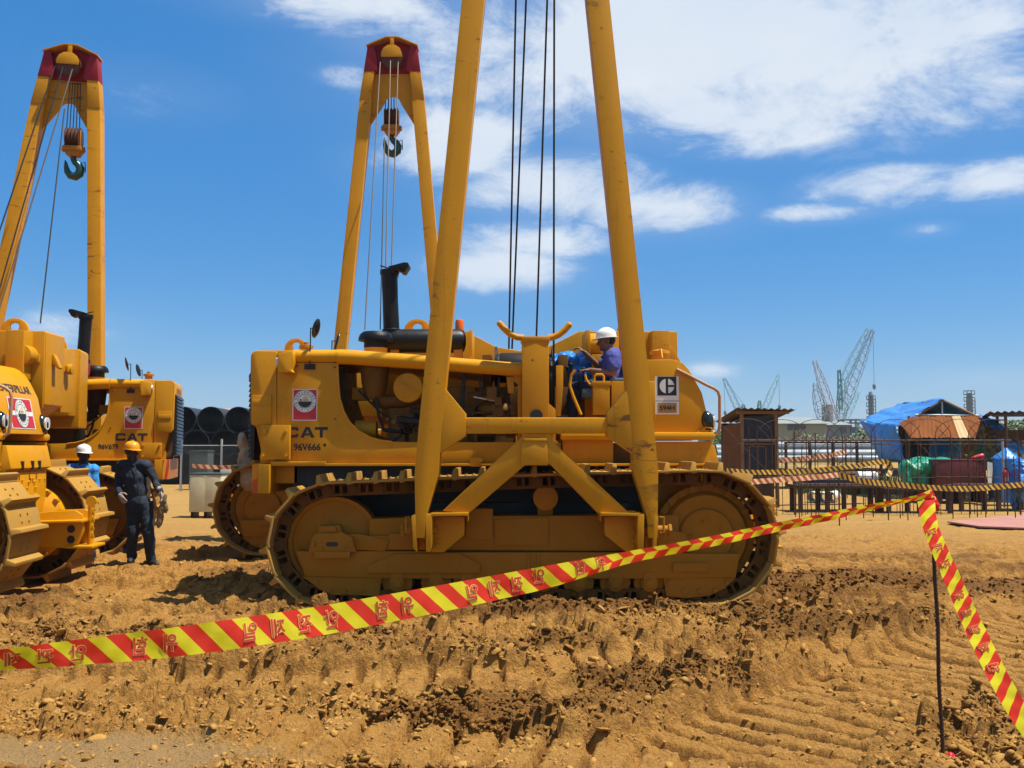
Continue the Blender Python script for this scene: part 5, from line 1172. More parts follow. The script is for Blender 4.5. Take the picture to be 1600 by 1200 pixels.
def hard_hat(parent, at, Mx, m):
    h = MB(); n = 28; prof = [(1.0, 0.0), (0.99, 0.3), (0.92, 0.58), (0.77, 0.8), (0.52, 0.95), (0.25, 1.01), (0.03, 1.02)]
    a = 0.098; b = 0.122; hh = 0.112; vs, fs = [], []
    for q, z in prof:
        for k in range(n):
            t = 2*math.pi*k/n; vs.append(at(a*q*math.cos(t), -0.006+b*q*math.sin(t), 0.036+hh*z))
    for i in range(len(prof)-1):
        for k in range(n): fs.append((i*n+k, i*n+(k+1) % n, (i+1)*n+(k+1) % n, (i+1)*n+k))
    fs.append(tuple((len(prof)-1)*n+k for k in range(n))); fs.append(tuple(range(n-1, -1, -1))); h.add(vs, fs)
    vs = []                                        # brim, longer at the front
    for lift in (0.0, 0.006):
        for e in (0.97, 1.0):
            for k in range(n):
                t = 2*math.pi*k/n; w = 0.010+0.040*max(0, math.sin(t))**2.5; q = 0 if e < 1 else w
                vs.append(at((a+q*0.9)*math.cos(t)*(1 if e == 1 else 0.97), -0.006+(b+q)*math.sin(t)*(1 if e == 1 else 0.97), 0.034+lift-q*0.22))
    fs = []
    for k in range(n):
        k2 = (k+1) % n; fs += [(k, k2, n+k2, n+k), (2*n+k, 3*n+k, 3*n+k2, 2*n+k2), (n+k, n+k2, 3*n+k2, 3*n+k)]
    h.add(vs, fs)
    h.tube([at(0, -0.006+b*math.cos(t)*0.86, 0.036+hh*(0.18+0.87*math.sin(t))) for t in [math.pi*(i+1.2)/12.4 for i in range(11)]], 0.010, 6)
    return h.build('hard_hat', m, parent)

def person(name, label, J, face, skin, top, bottom, hat, hands, sleeves='long', gloves=False, group=None, facing=(0, -1, 0), collar=True):
    """J: joints in world space; the Empty stands at the feet"""
    base = Vector(((J['lf'].x+J['rf'].x)/2, (J['lf'].y+J['rf'].y)/2, min(J['lf'].z, J['rf'].z)))
    root = empty('person', base); tag(root, label, 'person', group); o = lambda k: J[k]-base
    b = MB(); at, Mx = head(b, o('head'), face)
    neck = o('neck'); b.cap(at(0, -0.02, -0.06), neck-Vector((0, 0, 0.02)), 0.056, 0.062, 12)
    ch, pe = o('chest'), o('pelvis'); sl, sr, hl, hr = o('ls'), o('rs'), o('lh'), o('rh')
    wd = (sl-sr).normalized(); fwd = Vector(facing); upv = (neck-pe).normalized(); TM = Matrix((wd, wd.cross(upv), upv)).transposed()
    b.ell(ch, (0.150, 0.105, 0.20), TM); b.ell((ch+pe)/2, (0.135, 0.10, 0.18), TM); b.ell(pe, (0.155, 0.11, 0.13), TM)
    for a, c in ((sl, 'l'), (sr, 'r')):
        b.cap(neck+Vector((0, 0, -0.03)), a, 0.05, 0.06, 12); b.cap(a, o(c+'e'), 0.054, 0.041); b.cap(o(c+'e'), o(c+'w'), 0.041, 0.027)
        w = o(c+'w'); d, n, curl = hands[c]
        hand(b, w, d, n, 1.0, curl, 1 if c == 'l' else -1)
    for a, c in ((hl, 'l'), (hr, 'r')):
        b.cap(a, o(c+'k'), 0.080, 0.054); b.cap(o(c+'k'), o(c+'a'), 0.055, 0.036); b.cap(o(c+'a'), o(c+'f'), 0.040, 0.034)
    fused(b, 'body', 0.0075, skin, root, 2)
    for s in (-1, 1):
        e = MB(); e.ell(at(s*0.030, 0.083, 0.016), (0.013, 0.008, 0.007), Mx, 10, 8); e.build('eye', M['eye'], root)
        e = MB(); e.ell(at(s*0.030, 0.090, 0.016), (0.0055, 0.003, 0.0055), Mx, 8, 6); e.build('pupil', M['hair'], root)
    h = MB(); h.ell(at(0, -0.016, 0.018), (0.079, 0.095, 0.080), Mx, 18, 10); h.build('hair', M['hair'], root) if False else None
    hb = MB(); hb.ell(at(0, -0.042, 0.012), (0.077, 0.070, 0.072), Mx, 18, 10); hb.build('hair', M['hair'], root)
    hard_hat(root, at, Mx, hat)
    # clothes: the same limbs, a little fuller, closed at cuffs and hems
    g = MB(); g.ell(ch, (0.172, 0.128, 0.20), TM); g.ell((ch+pe)/2+upv*0.02, (0.158, 0.122, 0.20), TM)
    for a, c in ((sl, 'l'), (sr, 'r')):
        g.cap(neck+Vector((0, 0, -0.055)), a, 0.070, 0.078, 14); g.cap(a, a+(o(c+'e')-a)*(1.0 if sleeves == 'long' else 0.72), 0.074, 0.062 if sleeves == 'long' else 0.068, 14)
        if sleeves == 'long': g.cap(o(c+'e'), o(c+'e')+(o(c+'w')-o(c+'e'))*0.94, 0.060, 0.046, 14)
    legs = g if top is bottom else MB()
    legs.ell(pe, (0.178, 0.135, 0.15), TM)
    if top is not bottom: g.ell(pe+upv*0.07, (0.175, 0.135, 0.12), TM)
    for a, c in ((hl, 'l'), (hr, 'r')):
        legs.cap(a, o(c+'k'), 0.104, 0.080, 14); legs.cap(o(c+'k'), o(c+'k')+(o(c+'a')-o(c+'k'))*0.97, 0.080, 0.066, 14)
    fused(g, 'coverall' if top is bottom else 'shirt', 0.011, top, root, 2, 0.018, 7)
    if top is not bottom: fused(legs, 'trousers', 0.011, bottom, root, 2, 0.016, 7)
    if collar:
        k = MB()
        for s in (-1, 1): k.cap(neck+wd*s*0.062-Vector((0, 0, 0.012)), neck+wd*s*0.035+fwd*0.085-Vector((0, 0, 0.07)), 0.020, 0.014, 8)
        k.tube([neck+wd*0.066*math.cos(t)-fwd*0.055*math.sin(t)-Vector((0, 0, 0.008)) for t in [math.pi*i/8 for i in range(9)]], 0.022, 8)
        fused(k, 'collar', 0.008, top, root, 2)
    for c in 'lr':
        bo = MB(); A, f_ = o(c+'a'), o(c+'f'); d = (f_-A); d.z = 0; d.normalize(); s_ = Vector((-d.y, d.x, 0)); BM = Matrix((d, s_, Vector((0, 0, 1)))).transposed(); zf = f_.z
        bo.ell(Vector((A.x, A.y, zf+0.05))+d*0.10, (0.125, 0.050, 0.052), BM); bo.ell(Vector((A.x, A.y, zf+0.055))-d*0.01, (0.065, 0.046, 0.06), BM); bo.cap(A+Vector((0, 0, 0.02)), Vector((A.x, A.y, zf+0.06)), 0.052, 0.05)
        bo.box(-0.07, 0.22, -0.046, 0.046, -0.002, 0.02, Matrix.Translation((A.x, A.y, zf)) @ BM.to_4x4())
        fused(bo, 'boot', 0.009, M['boot'], root, 2)
    if gloves:
        for c in 'lr':
            gl = MB(); d, n, curl = hands[c]; hand(gl, o(c+'w'), d, n, 1.02, curl, 1 if c == 'l' else -1, 0.0015); gl.cap(o(c+'w')-Vector(d).normalized()*0.05, o(c+'w')+Vector(d).normalized()*0.02, 0.040, 0.036); fused(gl, 'glove', 0.006, M['glove'], root, 1)
    return root, at

def V3(x, y, z): return Vector((x, y, z))
Yw = 13.9; p = lambda x, y, dy=0.0: P(x, y, Yw+dy)
g1, g2 = gh(*p(206, 880)[:2]), gh(*p(238, 878)[:2])
J = dict(head=p(206, 706), neck=p(208, 719), chest=p(209, 746), pelvis=p(216, 786), ls=p(230.5, 728), rs=p(189, 727), le=p(242, 752, 0.03), re=p(185, 757, 0.03), lw=p(250, 769, -0.06), rw=p(187, 772, -0.12),
         lh=p(227, 791), rh=p(208, 791), lk=p(232, 833, -0.04), rk=p(208, 833, -0.02), la=p(236, 876, 0.05), ra=p(205, 878, 0.05))
J['lf'] = V3(J['la'].x+0.10, J['la'].y-0.10, g2); J['rf'] = V3(J['ra'].x+0.04, J['ra'].y-0.14, g1)
J['la'].z = max(J['la'].z, g2+0.09); J['ra'].z = max(J['ra'].z, g1+0.09)
W1, at1 = person('person', 'man in dark navy coverall and yellow hard hat standing with gloved hands', J, (0.80, -0.60, -0.05), M['skin_dark'], M['coverall'], M['coverall'], M['hat_yellow'],
    {'l': (V3(0.35, -0.25, -0.9), V3(-0.6, -0.5, 0), 0.45), 'r': (V3(0.45, -0.35, -0.55), V3(0.5, 0.2, -0.4), 0.28)}, gloves=True, group='workers standing by the left pipelayer')
# buttoned placket and belt seam of the coverall
base = W1.location; m = MB(); m.tube([p(x, y, dy)-base for x, y, dy in ((211, 727, -0.10), (214, 745, -0.135), (217, 765, -0.135), (219, 785, -0.14))], 0.008, 6); m.build('placket', M['coverall'], W1)
m = MB(); q = p(256, 782, -0.10); m.ell(q, (0.05, 0.03, 0.10), Matrix.Rotation(0.3, 3, 'Y')); m.ell(q+V3(-0.03, 0.0, -0.12), (0.05, 0.03, 0.13), Matrix.Rotation(0.25, 3, 'Y')); m.ell(q+V3(-0.05, 0.01, -0.26), (0.055, 0.03, 0.13), Matrix.Rotation(0.15, 3, 'Y')); m.ell(q+V3(0.03, 0.0, -0.10), (0.035, 0.02, 0.09))
rg_ = fused(m, 'work_rag', 0.012, M['rag'], None, 2, 0.02, 9); tag(rg_, 'brown rag hanging from the gloved hand of the man in navy coverall', 'rag')

Yw = 14.25
J = dict(head=p(131, 710.5), neck=p(130, 724), chest=p(130, 750), pelvis=p(130, 790), ls=p(147, 734), rs=p(112, 734), le=p(150, 762), re=p(107, 762), lw=p(150, 784, -0.08), rw=p(110, 785, -0.08),
         lh=p(139, 795), rh=p(121, 795), lk=p(141, 835, -0.03), rk=p(119, 835, -0.03), la=p(142, 872, 0.05), ra=p(118, 872, 0.05))
g3 = gh(*J['la'][:2]); J['lf'] = V3(J['la'].x+0.05, J['la'].y-0.12, g3); J['rf'] = V3(J['ra'].x-0.02, J['ra'].y-0.13, g3); J['la'].z = J['ra'].z = g3+0.09
person('person', 'man in bright blue shirt and white hard hat behind a crawler track', J, (0.72, -0.68, -0.03), M['skin_dark'], M['shirt_blue'], M['trousers'], M['hat_white'],
    {'l': (V3(0.0, -0.2, -0.9), V3(-0.9, 0, 0), 0.4), 'r': (V3(0.0, -0.2, -0.9), V3(0.9, 0, 0), 0.4)}, group='workers standing by the left pipelayer')

Yw = 11.52
J = dict(head=p(947, 533), neck=p(951, 549), chest=p(957, 568), pelvis=p(960, 601), rs=p(957, 557, 0.20), ls=p(957, 557, -0.20), le=p(958, 583, -0.24), lw=p(921, 578, -0.20), re=p(935, 572, 0.22), rw=p(914, 551, 0.16),
         lh=p(958, 603, -0.10), rh=p(958, 603, 0.10), lk=p(898, 607, -0.12), rk=p(898, 607, 0.14), la=p(893, 655, -0.12), ra=p(890, 655, 0.14), lf=p(880, 662, -0.12), rf=p(877, 662, 0.14))
person('person', 'operator in indigo shirt and white hard hat seated at the levers of the nearest pipelayer', J, (-1.0, -0.02, -0.10), M['skin_brown'], M['shirt_indigo'], M['trousers'], M['hat_white'],
    {'l': (V3(-1, 0, -0.1), V3(0, 0, -1), 0.55), 'r': (V3(-0.7, 0, 0.5), V3(-0.5, 0, -0.8), 0.7)}, sleeves='short', facing=(-1, 0, 0))
# blue plastic sheet bundled on the far side of the seat
M['blue_sheet'] = plain('blue_plastic_sheet', (0.012, 0.20, 0.62), 0.35, 0, 0.3, 4, bump=0.5, bscale=7, bdist=0.05)
m = MB()
for x, y, r in ((868, 568, (0.14, 0.22, 0.10)), (890, 563, (0.20, 0.25, 0.08)), (912, 566, (0.18, 0.24, 0.11)), (930, 560, (0.13, 0.2, 0.07)), (876, 590, (0.12, 0.2, 0.20)), (905, 585, (0.22, 0.22, 0.16)), (932, 578, (0.14, 0.2, 0.16)), (870, 610, (0.09, 0.16, 0.14))):
    m.ell(P(x, y, 12.1), r)
bs = fused(m, 'plastic_sheet', 0.018, M['blue_sheet'], None, 2, 0.06, 6); tag(bs, 'bright blue plastic sheet bundled beside the operator', 'plastic sheet')
# ------------------------------------------------------------------ warning tape in front
TAPE_Y, TAPE_R = (0.88, 0.78, 0.012), (0.82, 0.028, 0.008)
M['tape'] = stripes('safety_tape', TAPE_R, TAPE_Y, 0.120, 0.95, 0.5, 0.35, 0.42)
M['tape_ink'] = plain('tape_red_ink', (0.50, 0.045, 0.010), 0.4, bump=0)
M['tape_edge'] = plain('tape_letter_outline', (0.80, 0.50, 0.10), 0.4, bump=0)
M['rebar'] = plain('rusty_rebar', (0.055, 0.026, 0.013), 0.75, 0.3, 0.4, 20, (0.13, 0.05, 0.02), 0.6)
M['rust_brown'] = plain('rusty_iron', (0.085, 0.040, 0.020), 0.8, 0.2, 0.4, 9)
def catmull(ps, n):
    """smooth curve through (vector, width, tilt) keys"""
    out = []
    for i in range(len(ps)-1):
        a, b, c, d = ps[max(i-1, 0)], ps[i], ps[i+1], ps[min(i+2, len(ps)-1)]
        for k in range(n):
            t = k/n; out.append(tuple((0.5*((2*b[j])+(-a[j]+c[j])*t+(2*a[j]-5*b[j]+4*c[j]-d[j])*t*t+(-a[j]+3*b[j]-3*c[j]+d[j])*t**3)) for j in range(len(b))))
    out.append(tuple(ps[-1])); return out
class Ribbon:
    """keys: px, py (middle of the tape), distance, width, tilt towards the viewer"""
    def __init__(s, keys, n=30):
        raw = [tuple(P(x, y, Y))+(w, t) for x, y, Y, w, t in keys]; s.k = catmull(raw, n)
        s.s = [0.0]
        for i in range(1, len(s.k)): s.s.append(s.s[-1]+(Vector(s.k[i][:3])-Vector(s.k[i-1][:3])).length)
    def frame(s, i):
        p = Vector(s.k[i][:3]); a = Vector(s.k[max(i-1, 0)][:3]); b = Vector(s.k[min(i+1, len(s.k)-1)][:3]); t = (b-a).normalized()
        view = p-Vector((0, 0, CAMZ)); up = view.cross(t).normalized()
        if up.z < 0 or (abs(up.z) < 0.3 and up.x < 0): up = -up
        nrm = t.cross(up).normalized()
        if nrm.dot(view) > 0: nrm = -nrm
        ti = s.k[i][4]; upt = (up*math.cos(ti)+nrm*math.sin(ti)); n2 = (nrm*math.cos(ti)-up*math.sin(ti))
        return p, t, upt, n2, s.k[i][3]
    def at(s, u, v, lift=0.0):
        u = min(max(u, 0), s.s[-1]-1e-5); i = int(np.searchsorted(s.s, u, 'right'))-1; f = (u-s.s[i])/(s.s[i+1]-s.s[i])
        A, B = s.frame(i), s.frame(i+1); p = A[0].lerp(B[0], f); up = A[2].lerp(B[2], f); n = A[3].lerp(B[3], f); w = A[4]+(B[4]-A[4])*f
        rip = 0.004*math.sin(u*9.0+v*20)+0.003*math.sin(u*31+v*40)*math.sin(u*2.3)+0.0018*math.sin(u*57-v*70)
        return p+up*v*w/0.09+n*(lift+rip)
    def mesh(s, name, m, fold=None, parent=None, nv=5, W=0.09):
        vs, fs, uv = [], [], []; step = 0.02; N = int(s.s[-1]/step)+1
        def strip(vf, rows):
            o = len(vs)
            for i in range(N+1):
                u = s.s[-1]*i/N
                for j in range(rows+1):
                    v, q, lift = vf(u, j/rows); vs.append(tuple(s.at(u, v, lift))); uv.append((u, q))
            for i in range(N):
                for j in range(rows): a = o+i*(rows+1)+j; fs.append((a, a+1, a+rows+2, a+rows+1))
        if fold is None: strip(lambda u, r: ((r-0.5)*W, (r-0.5)*W, 0.002*math.sin(r*3.1+u*2.2)), nv)
        else:
            def top(u, r): f = fold(u); lo = -0.5+f; return ((lo+(0.5-lo)*r)*W, (lo+(0.5-lo)*r)*W, 0.0)
            strip(top, nv)
            def flap(u, r): f = fold(u)*(1-0.02*r); lo = -0.5+fold(u); return ((lo+f*r)*W, (lo-f*r)*W, 0.0045*min(1, fold(u)*20)*(0.35+r*0.65))
            strip(flap, 3)
        me = bpy.data.meshes.new(name); me.from_pydata(vs, [], fs); l = me.uv_layers.new(name='UVMap')
        lv = np.empty(len(me.loops), np.int32); me.loops.foreach_get('vertex_index', lv); l.data.foreach_set('uv', np.array(uv, np.float32)[lv].ravel())
        me.polygons.foreach_set('use_smooth', [True]*len(me.polygons)); me.materials.append(m)
        return inst(name, me, parent)
    def letters(s, parent, items, rot=0.0, size=0.060):
        """items: (letter, position along the tape, height over its middle); seen from the back, so mirrored"""
        for nm, bold, lift, m in (('letter_outline', 0.042, 0.0032, M['tape_edge']), ('letter', 0.016, 0.0042, M['tape_ink'])):
            for ch, u0, v0 in items:
                V, Fc = glyphs(ch, size, bold); c, sn = math.cos(rot), math.sin(rot); vs = []
                for a, b in V:
                    a = -a; x, y = a*c-b*sn, a*sn+b*c; vs.append(tuple(s.at(u0+x, v0+y, lift)))
                me = bpy.data.meshes.new(nm); me.from_pydata(vs, [], list(Fc)); me.materials.append(m); inst(nm, me, parent)
stake_b, stake_t = P(1473, 1194, 5.18), P(1456, 765, 5.18)
stake_b.z = gh(stake_b.x, stake_b.y)-0.05
m = MB(); d_ = stake_t-stake_b; m.tube([stake_b+d_*k/12+Vector((0.004*math.sin(k*1.3), 0, 0)) for k in range(13)], 0.0095, 10)
for k in range(60): q = stake_b+d_*(k/60); m.tube([q, q+d_*0.004], 0.0112, 8)
st_ = m.build('rebar_stake', M['rebar'], None); tag(st_, 'thin rusty steel stake holding the red and yellow tape', 'stake')
RB = Ribbon([(-60, 1037, 3.30, 0.078, 0.5), (20, 1029, 3.36, 0.074, 0.35), (250, 1006, 3.52, 0.100, 0.1), (450, 978, 3.70, 0.107, 0.0), (550, 961, 3.80, 0.106, 0.0), (700, 933, 3.96, 0.102, 0.05), (850, 903, 4.14, 0.094, 0.1),
             (1000, 873, 4.34, 0.080, 0.15), (1120, 849, 4.52, 0.074, 0.2), (1220, 827, 4.69, 0.070, 0.2), (1330, 803, 4.89, 0.058, 0.3), (1400, 787, 5.03, 0.046, 0.6), (1440, 778, 5.12, 0.052, 0.3), (1456, 775, 5.165, 0.075, 0.0)])
def s_at(px):
    for i in range(len(RB.k)):
        q = RB.k[i]
        if 800+F*q[0]/q[1] >= px: return RB.s[i]
    return RB.s[-1]
sA, sB = s_at(820), s_at(1000)
fold = lambda u: float(0.001+0.38*sstep(sA, sB, np.float64(u)))
tp = RB.mesh('warning_tape', M['tape'], fold); tag(tp, 'red and yellow striped safety tape stretched across the foreground to the stake', 'safety tape', None)
u0 = s_at(32); items = []
seq = [('제', 0), ('전', 1), ('안', 2), ('험', 4), ('위', 5), ('일', 7.75)]
step = (s_at(439)-u0)/8.75
for rep_ in range(3):
    for ch, k in seq:
        u = u0+(k+8.75*rep_)*step
        if u < sB-0.10: items.append((ch, u, 0.0 if u < sA else 0.012))
RB.letters(tp, items)
R2 = Ribbon([(1447, 782, 5.14, 0.085, 0.0), (1452, 815, 5.05, 0.075, 0.1), (1464, 850, 4.92, 0.074, 0.2), (1486, 900, 4.74, 0.078, 0.2), (1508, 950, 4.55, 0.080, 0.15), (1534, 1005, 4.36, 0.080, 0.1), (1562, 1062, 4.18, 0.080, 0.1), (1600, 1125, 3.98, 0.080, 0.0), (1650, 1190, 3.8, 0.08, 0)], 20)
t2 = R2.mesh('warning_tape', M['tape']); tag(t2, 'red and yellow safety tape hanging down to the right from the stake', 'safety tape')
R2.letters(t2, [(c, 0.22+0.113*i, 0.0) for i, c in enumerate(('일', '제', '전', '안', '위', '험', '일', '제', '전')) if i not in (3,)], 0.0, 0.058)
# knot round the stake top and a scrap at its foot
m = MB(); kc = stake_t+Vector((-0.01, -0.01, -0.035)); m.ell(kc, (0.020, 0.016, 0.034)); m.ell(kc+Vector((-0.025, 0, 0.0)), (0.035, 0.010, 0.020), Matrix.Rotation(0.5, 3, 'Y')); m.ell(kc+Vector((0.012, -0.008, -0.03)), (0.016, 0.010, 0.04))
k_ = fused(m, 'tape_knot', 0.005, M['tape'], None, 1, 0.02, 30); tag(k_, 'crumpled knot of red and yellow tape tied to the top of the stake', 'tape knot')
m = MB(); q = P(1484, 1197, 5.12); q.z = gh(q.x, q.y)+0.015; m.ell(q, (0.05, 0.025, 0.022)); m.ell(q+Vector((0.045, 0.0, -0.002)), (0.04, 0.02, 0.015)); k2_ = fused(m, 'tape_scrap', 0.006, M['red_print'], None, 1, 0.02, 30); tag(k2_, 'crumpled red scrap of tape on the ground at the foot of the stake', 'tape scrap')
# ------------------------------------------------------------------ the yard behind, right side
M['timber_dark'] = plain('weathered_timber', (0.075, 0.034, 0.014), 0.85, 0, 0.4, 5, bump=0.4)
M['timber'] = plain('raw_timber', (0.26, 0.135, 0.05), 0.85, 0, 0.35, 5, bump=0.4)
M['ply'] = plain('brown_plywood', (0.16, 0.060, 0.014), 0.9, 0, 0.35, 3, (0.10, 0.045, 0.012), 0.5, spec=0.12)
M['dark_panel'] = plain('dark_blue_panel', (0.016, 0.017, 0.030), 0.6, 0, 0.3, 3)
M['iron_roof'] = plain('rusty_roof_iron', (0.095, 0.050, 0.025), 0.75, 0.2, 0.4, 3, (0.22, 0.09, 0.03), 0.5)
M['rust_sheet'] = plain('orange_rust_sheet', (0.20, 0.058, 0.008), 0.8, 0.0, 0.55, 1.6, (0.08, 0.024, 0.006), 0.8, spec=0.15)
M['cream_sheet'] = plain('cream_roof_sheet', (0.46, 0.33, 0.14), 0.7, 0.0, 0.25, 2.5, (0.4, 0.18, 0.05), 0.4)
M['tarp_blue'] = plain('blue_tarpaulin', (0.018, 0.20, 0.56), 0.34, 0, 0.25, 1.4, (0.10, 0.30, 0.55), 0.4, bump=0.7, bscale=3, bdist=0.12)
M['tarp_green'] = plain('green_tarpaulin', (0.006, 0.25, 0.12), 0.34, 0, 0.3, 2, bump=0.7, bscale=4, bdist=0.10)
M['red_box'] = plain('dark_red_steel', (0.13, 0.012, 0.012), 0.5, 0, 0.3, 3, (0.16, 0.07, 0.03), 0.3)
M['white_panel'] = plain('white_panel', (0.62, 0.60, 0.52), 0.6, 0, 0.15, 4)
M['pipe_grey'] = plain('coated_grey_pipe', (0.17, 0.20, 0.22), 0.5, 0.1, 0.15, 2)
M['pipe_black'] = plain('black_coated_pipe', (0.012, 0.013, 0.015), 0.55, 0, 0.3, 2)
M['pipe_tan'] = plain('dusty_pipe_wrap', (0.40, 0.22, 0.09), 0.85, 0, 0.3, 2, bump=0.4, bscale=4)
M['scaffold'] = plain('rusty_scaffold_tube', (0.075, 0.038, 0.018), 0.7, 0.3, 0.4, 7)
M['yellow_black'] = stripes('caution_ribbon', (0.72, 0.40, 0.03), (0.035, 0.022, 0.012), 0.13, 0.8, 0.5, 0.5, 0.2)
M['white_red'] = stripes('barrier_ribbon', (0.74, 0.52, 0.26), (0.42, 0.06, 0.02), 0.16, 0.8, 0.5, 0.5, 0.2)
M['grass'] = plain('green_grass', (0.075, 0.14, 0.02), 0.8, 0, 0.5, 2)
M['wall_beige'] = plain('beige_cladding', (0.27, 0.27, 0.19), 0.8, 0, 0.12, 0.3, bump=0)
M['roof_grey'] = plain('grey_roof', (0.22, 0.24, 0.22), 0.8, 0, 0.12, 0.3, bump=0)
M['window_dark'] = plain('dark_window', (0.05, 0.07, 0.075), 0.3, bump=0)
M['crane_teal'] = plain('teal_crane_steel', (0.09, 0.24, 0.28), 0.6, 0, 0.2, 0.5, bump=0)
M['crane_grey'] = plain('grey_crane_steel', (0.12, 0.15, 0.17), 0.6, 0, 0.2, 0.5, bump=0)
M['crane_red'] = plain('faded_red_crane_steel', (0.26, 0.20, 0.20), 0.6, 0, 0.2, 0.5, bump=0)
M['plant_grey'] = plain('plant_steel', (0.15, 0.17, 0.19), 0.6, 0, 0.2, 0.3, bump=0)
M['red_sheet'] = plain('red_oxide_plate', (0.40, 0.17, 0.12), 0.7, 0, 0.3, 2)
M['cream_box'] = plain('cream_metal_box', (0.55, 0.50, 0.30), 0.6, 0, 0.2, 3, (0.3, 0.2, 0.08), 0.35)
M['green_bin'] = plain('grey_green_bin', (0.05, 0.07, 0.06), 0.6)
M['galv'] = plain('galvanised_post', (0.40, 0.42, 0.42), 0.5, 0.3)
M['wire'] = plain('fence_wire', (0.035, 0.037, 0.037), 0.5, 0.4, bump=0)
M['leaf'] = plain('leaf_green', (0.07, 0.13, 0.02), 0.6, 0, 0.5, 9)
def up(px, py, Y): return P(px, py, Y)
def corrugated(name, m, parent, a, b, c, d, n=24, amp=0.03, thick=0.012):
    """ribbed sheet over the quad a b c d, ribs running from a-b to d-c"""
    a, b, c, d = map(Vector, (a, b, c, d)); nr = (b-a).cross(d-a).normalized(); vs, fs = [], []
    for k in range(n*4+1):
        t = k/(n*4); o = amp*math.sin(2*math.pi*n*t)
        for q in (a.lerp(b, t), d.lerp(c, t)):
            vs += [q+nr*o, q+nr*(o-thick)]
    for k in range(n*4):
        i = k*4; fs += [(i, i+4, i+6, i+2), (i+1, i+3, i+7, i+5), (i, i+1, i+5, i+4), (i+2, i+6, i+7, i+3)]
    mb = MB(); mb.add(vs, fs); return mb.build(name, m, parent)
def ground_z(px, Y): q = P(px, 700, Y); return gh(q.x, q.y)

# guard hut of brown plywood with a lean-to roof
Y0 = 27.0
fx0, fx1 = P(1157, 700, Y0).x, P(1216, 700, Y0).x; hut = empty('wooden_hut', (fx0, Y0, 0)); tag(hut, 'narrow brown plywood hut with overhanging lean-to iron roof', 'hut')
W_, D_ = fx1-fx0, 2.5; Hf, Hb = 2.66, 2.40
m = MB(); m.add([(0, 0, 0.3), (0, D_, 0.3), (0, D_, Hb-0.12), (0, 0, Hf-0.32), (0.03, 0, 0.3), (0.03, D_, 0.3), (0.03, D_, Hb-0.12), (0.03, 0, Hf-0.32)], [(0, 1, 2, 3), (7, 6, 5, 4), (0, 4, 5, 1), (1, 5, 6, 2), (2, 6, 7, 3), (3, 7, 4, 0)]); m.build('side_wall', M['ply'], hut)
m = MB(); m.box(0.1, W_-0.05, 0.05, 0.08, 0.75, Hf-0.15); m.build('front_wall', M['dark_panel'], hut)
m = MB(); m.box(0.0, W_-0.12, 0.03, D_, 0.30, 0.74); m.build('plinth', M['timber_dark'], hut)
m = MB(); m.box(W_-0.04, W_, 0.05, D_, 0.75, Hb); m.box(0, W_, D_-0.03, D_, 0.75, Hb-0.02); m.build('back_wall', M['ply'], hut)
for x in (0.0, W_-0.09):
    m = MB(); m.box(x, x+0.09, -0.04, 0.05, 0.05, Hf-0.05); m.build('post', M['timber'], hut, 0.005)
m = MB(); m.box(0, W_, -0.045, 0.0, 1.82, 1.90); m.build('rail', M['timber'], hut)
m = MB(); m.box(-0.1, W_+0.3, -0.06, 0.02, Hf-0.09, Hf-0.01); m.build('eave_beam', M['timber'], hut)
m = MB()
for x0, x1, z0, z1 in ((0.24, 0.265, 0.95, 1.7), (0.68, 0.70, 0.95, 1.7), (0.24, 0.70, 0.98, 1.0), (0.24, 0.7, 1.68, 1.70)): m.box(x0, x1, 0.02, 0.045, z0, z1)
m.build('door_frame', M['timber'], hut)
corrugated('roof_sheet', M['iron_roof'], hut, (-0.16, -0.30, Hf+0.06), (W_+0.42, -0.30, Hf+0.03), (W_+0.42, D_+0.15, Hb+0.02), (-0.16, D_+0.15, Hb+0.02), 9, 0.022)

# scaffold of thin rusty tubes: standing frames with arches and crossed braces
frames = [(1168, 25.2), (1222, 25.6), (1278, 25.3), (1330, 25.8), (1400, 25.4), (1447, 25.0), (1500, 25.5), (1552, 25.3)]
def scaffold_frame(px, Y, label, w=1.25, h=2.35, arch=True):
    q = P(px, 700, Y); t = empty('scaffold', (q.x, Y, gh(q.x, Y))); tag(t, label, 'scaffold frame', 'rusty scaffold frames in a row')
    for s in (-1, 1):
        m = MB(); m.tube([(s*w/2, 0, 0), (s*w/2, 0, h-0.35)], 0.012, 6); m.build('leg', M['scaffold'], t)
    m = MB(); n = 12; m.tube([(-w/2*math.cos(math.pi*k/n), 0, h-0.35+0.42*math.sin(math.pi*k/n)) for k in range(n+1)], 0.009, 6); m.build('arch', M['scaffold'], t)
    for z in (1.78, 0.95):
        m = MB(); m.tube([(-w/2, 0, z), (w/2, 0, z)], 0.009, 6); m.build('ledger', M['scaffold'], t)
    for s in (-1, 1):
        m = MB(); m.tube([(-s*w/2, 0.02*s, 0.95), (s*w/2, 0.02*s, h-0.1)], 0.008, 6); m.build('cross_brace', M['scaffold'], t)
    for i in range(3):
        x = (-0.27+0.27*i)*w; m = MB(); m.tube([(x, 0.03, 0.0), (x+0.02*(i-1), 0.03, 1.15+0.35*((i*7+int(px)) % 3))], 0.009, 5); m.build('dropper', M['scaffold'], t)
    return t
names = ['in front of the brown plywood hut', 'just right of the brown plywood hut', 'in front of the low corrugated shed roof', 'left of the hanging dark blue tarpaulin', 'in front of the hanging dark blue tarpaulin', 'in front of the green tarpaulin', 'in front of the dark red steel box', 'by the blue tarpaulin tent']
for (px, Y), nm in zip(frames, names): scaffold_frame(px, Y, 'arched scaffold frame of thin rusty tube '+nm)
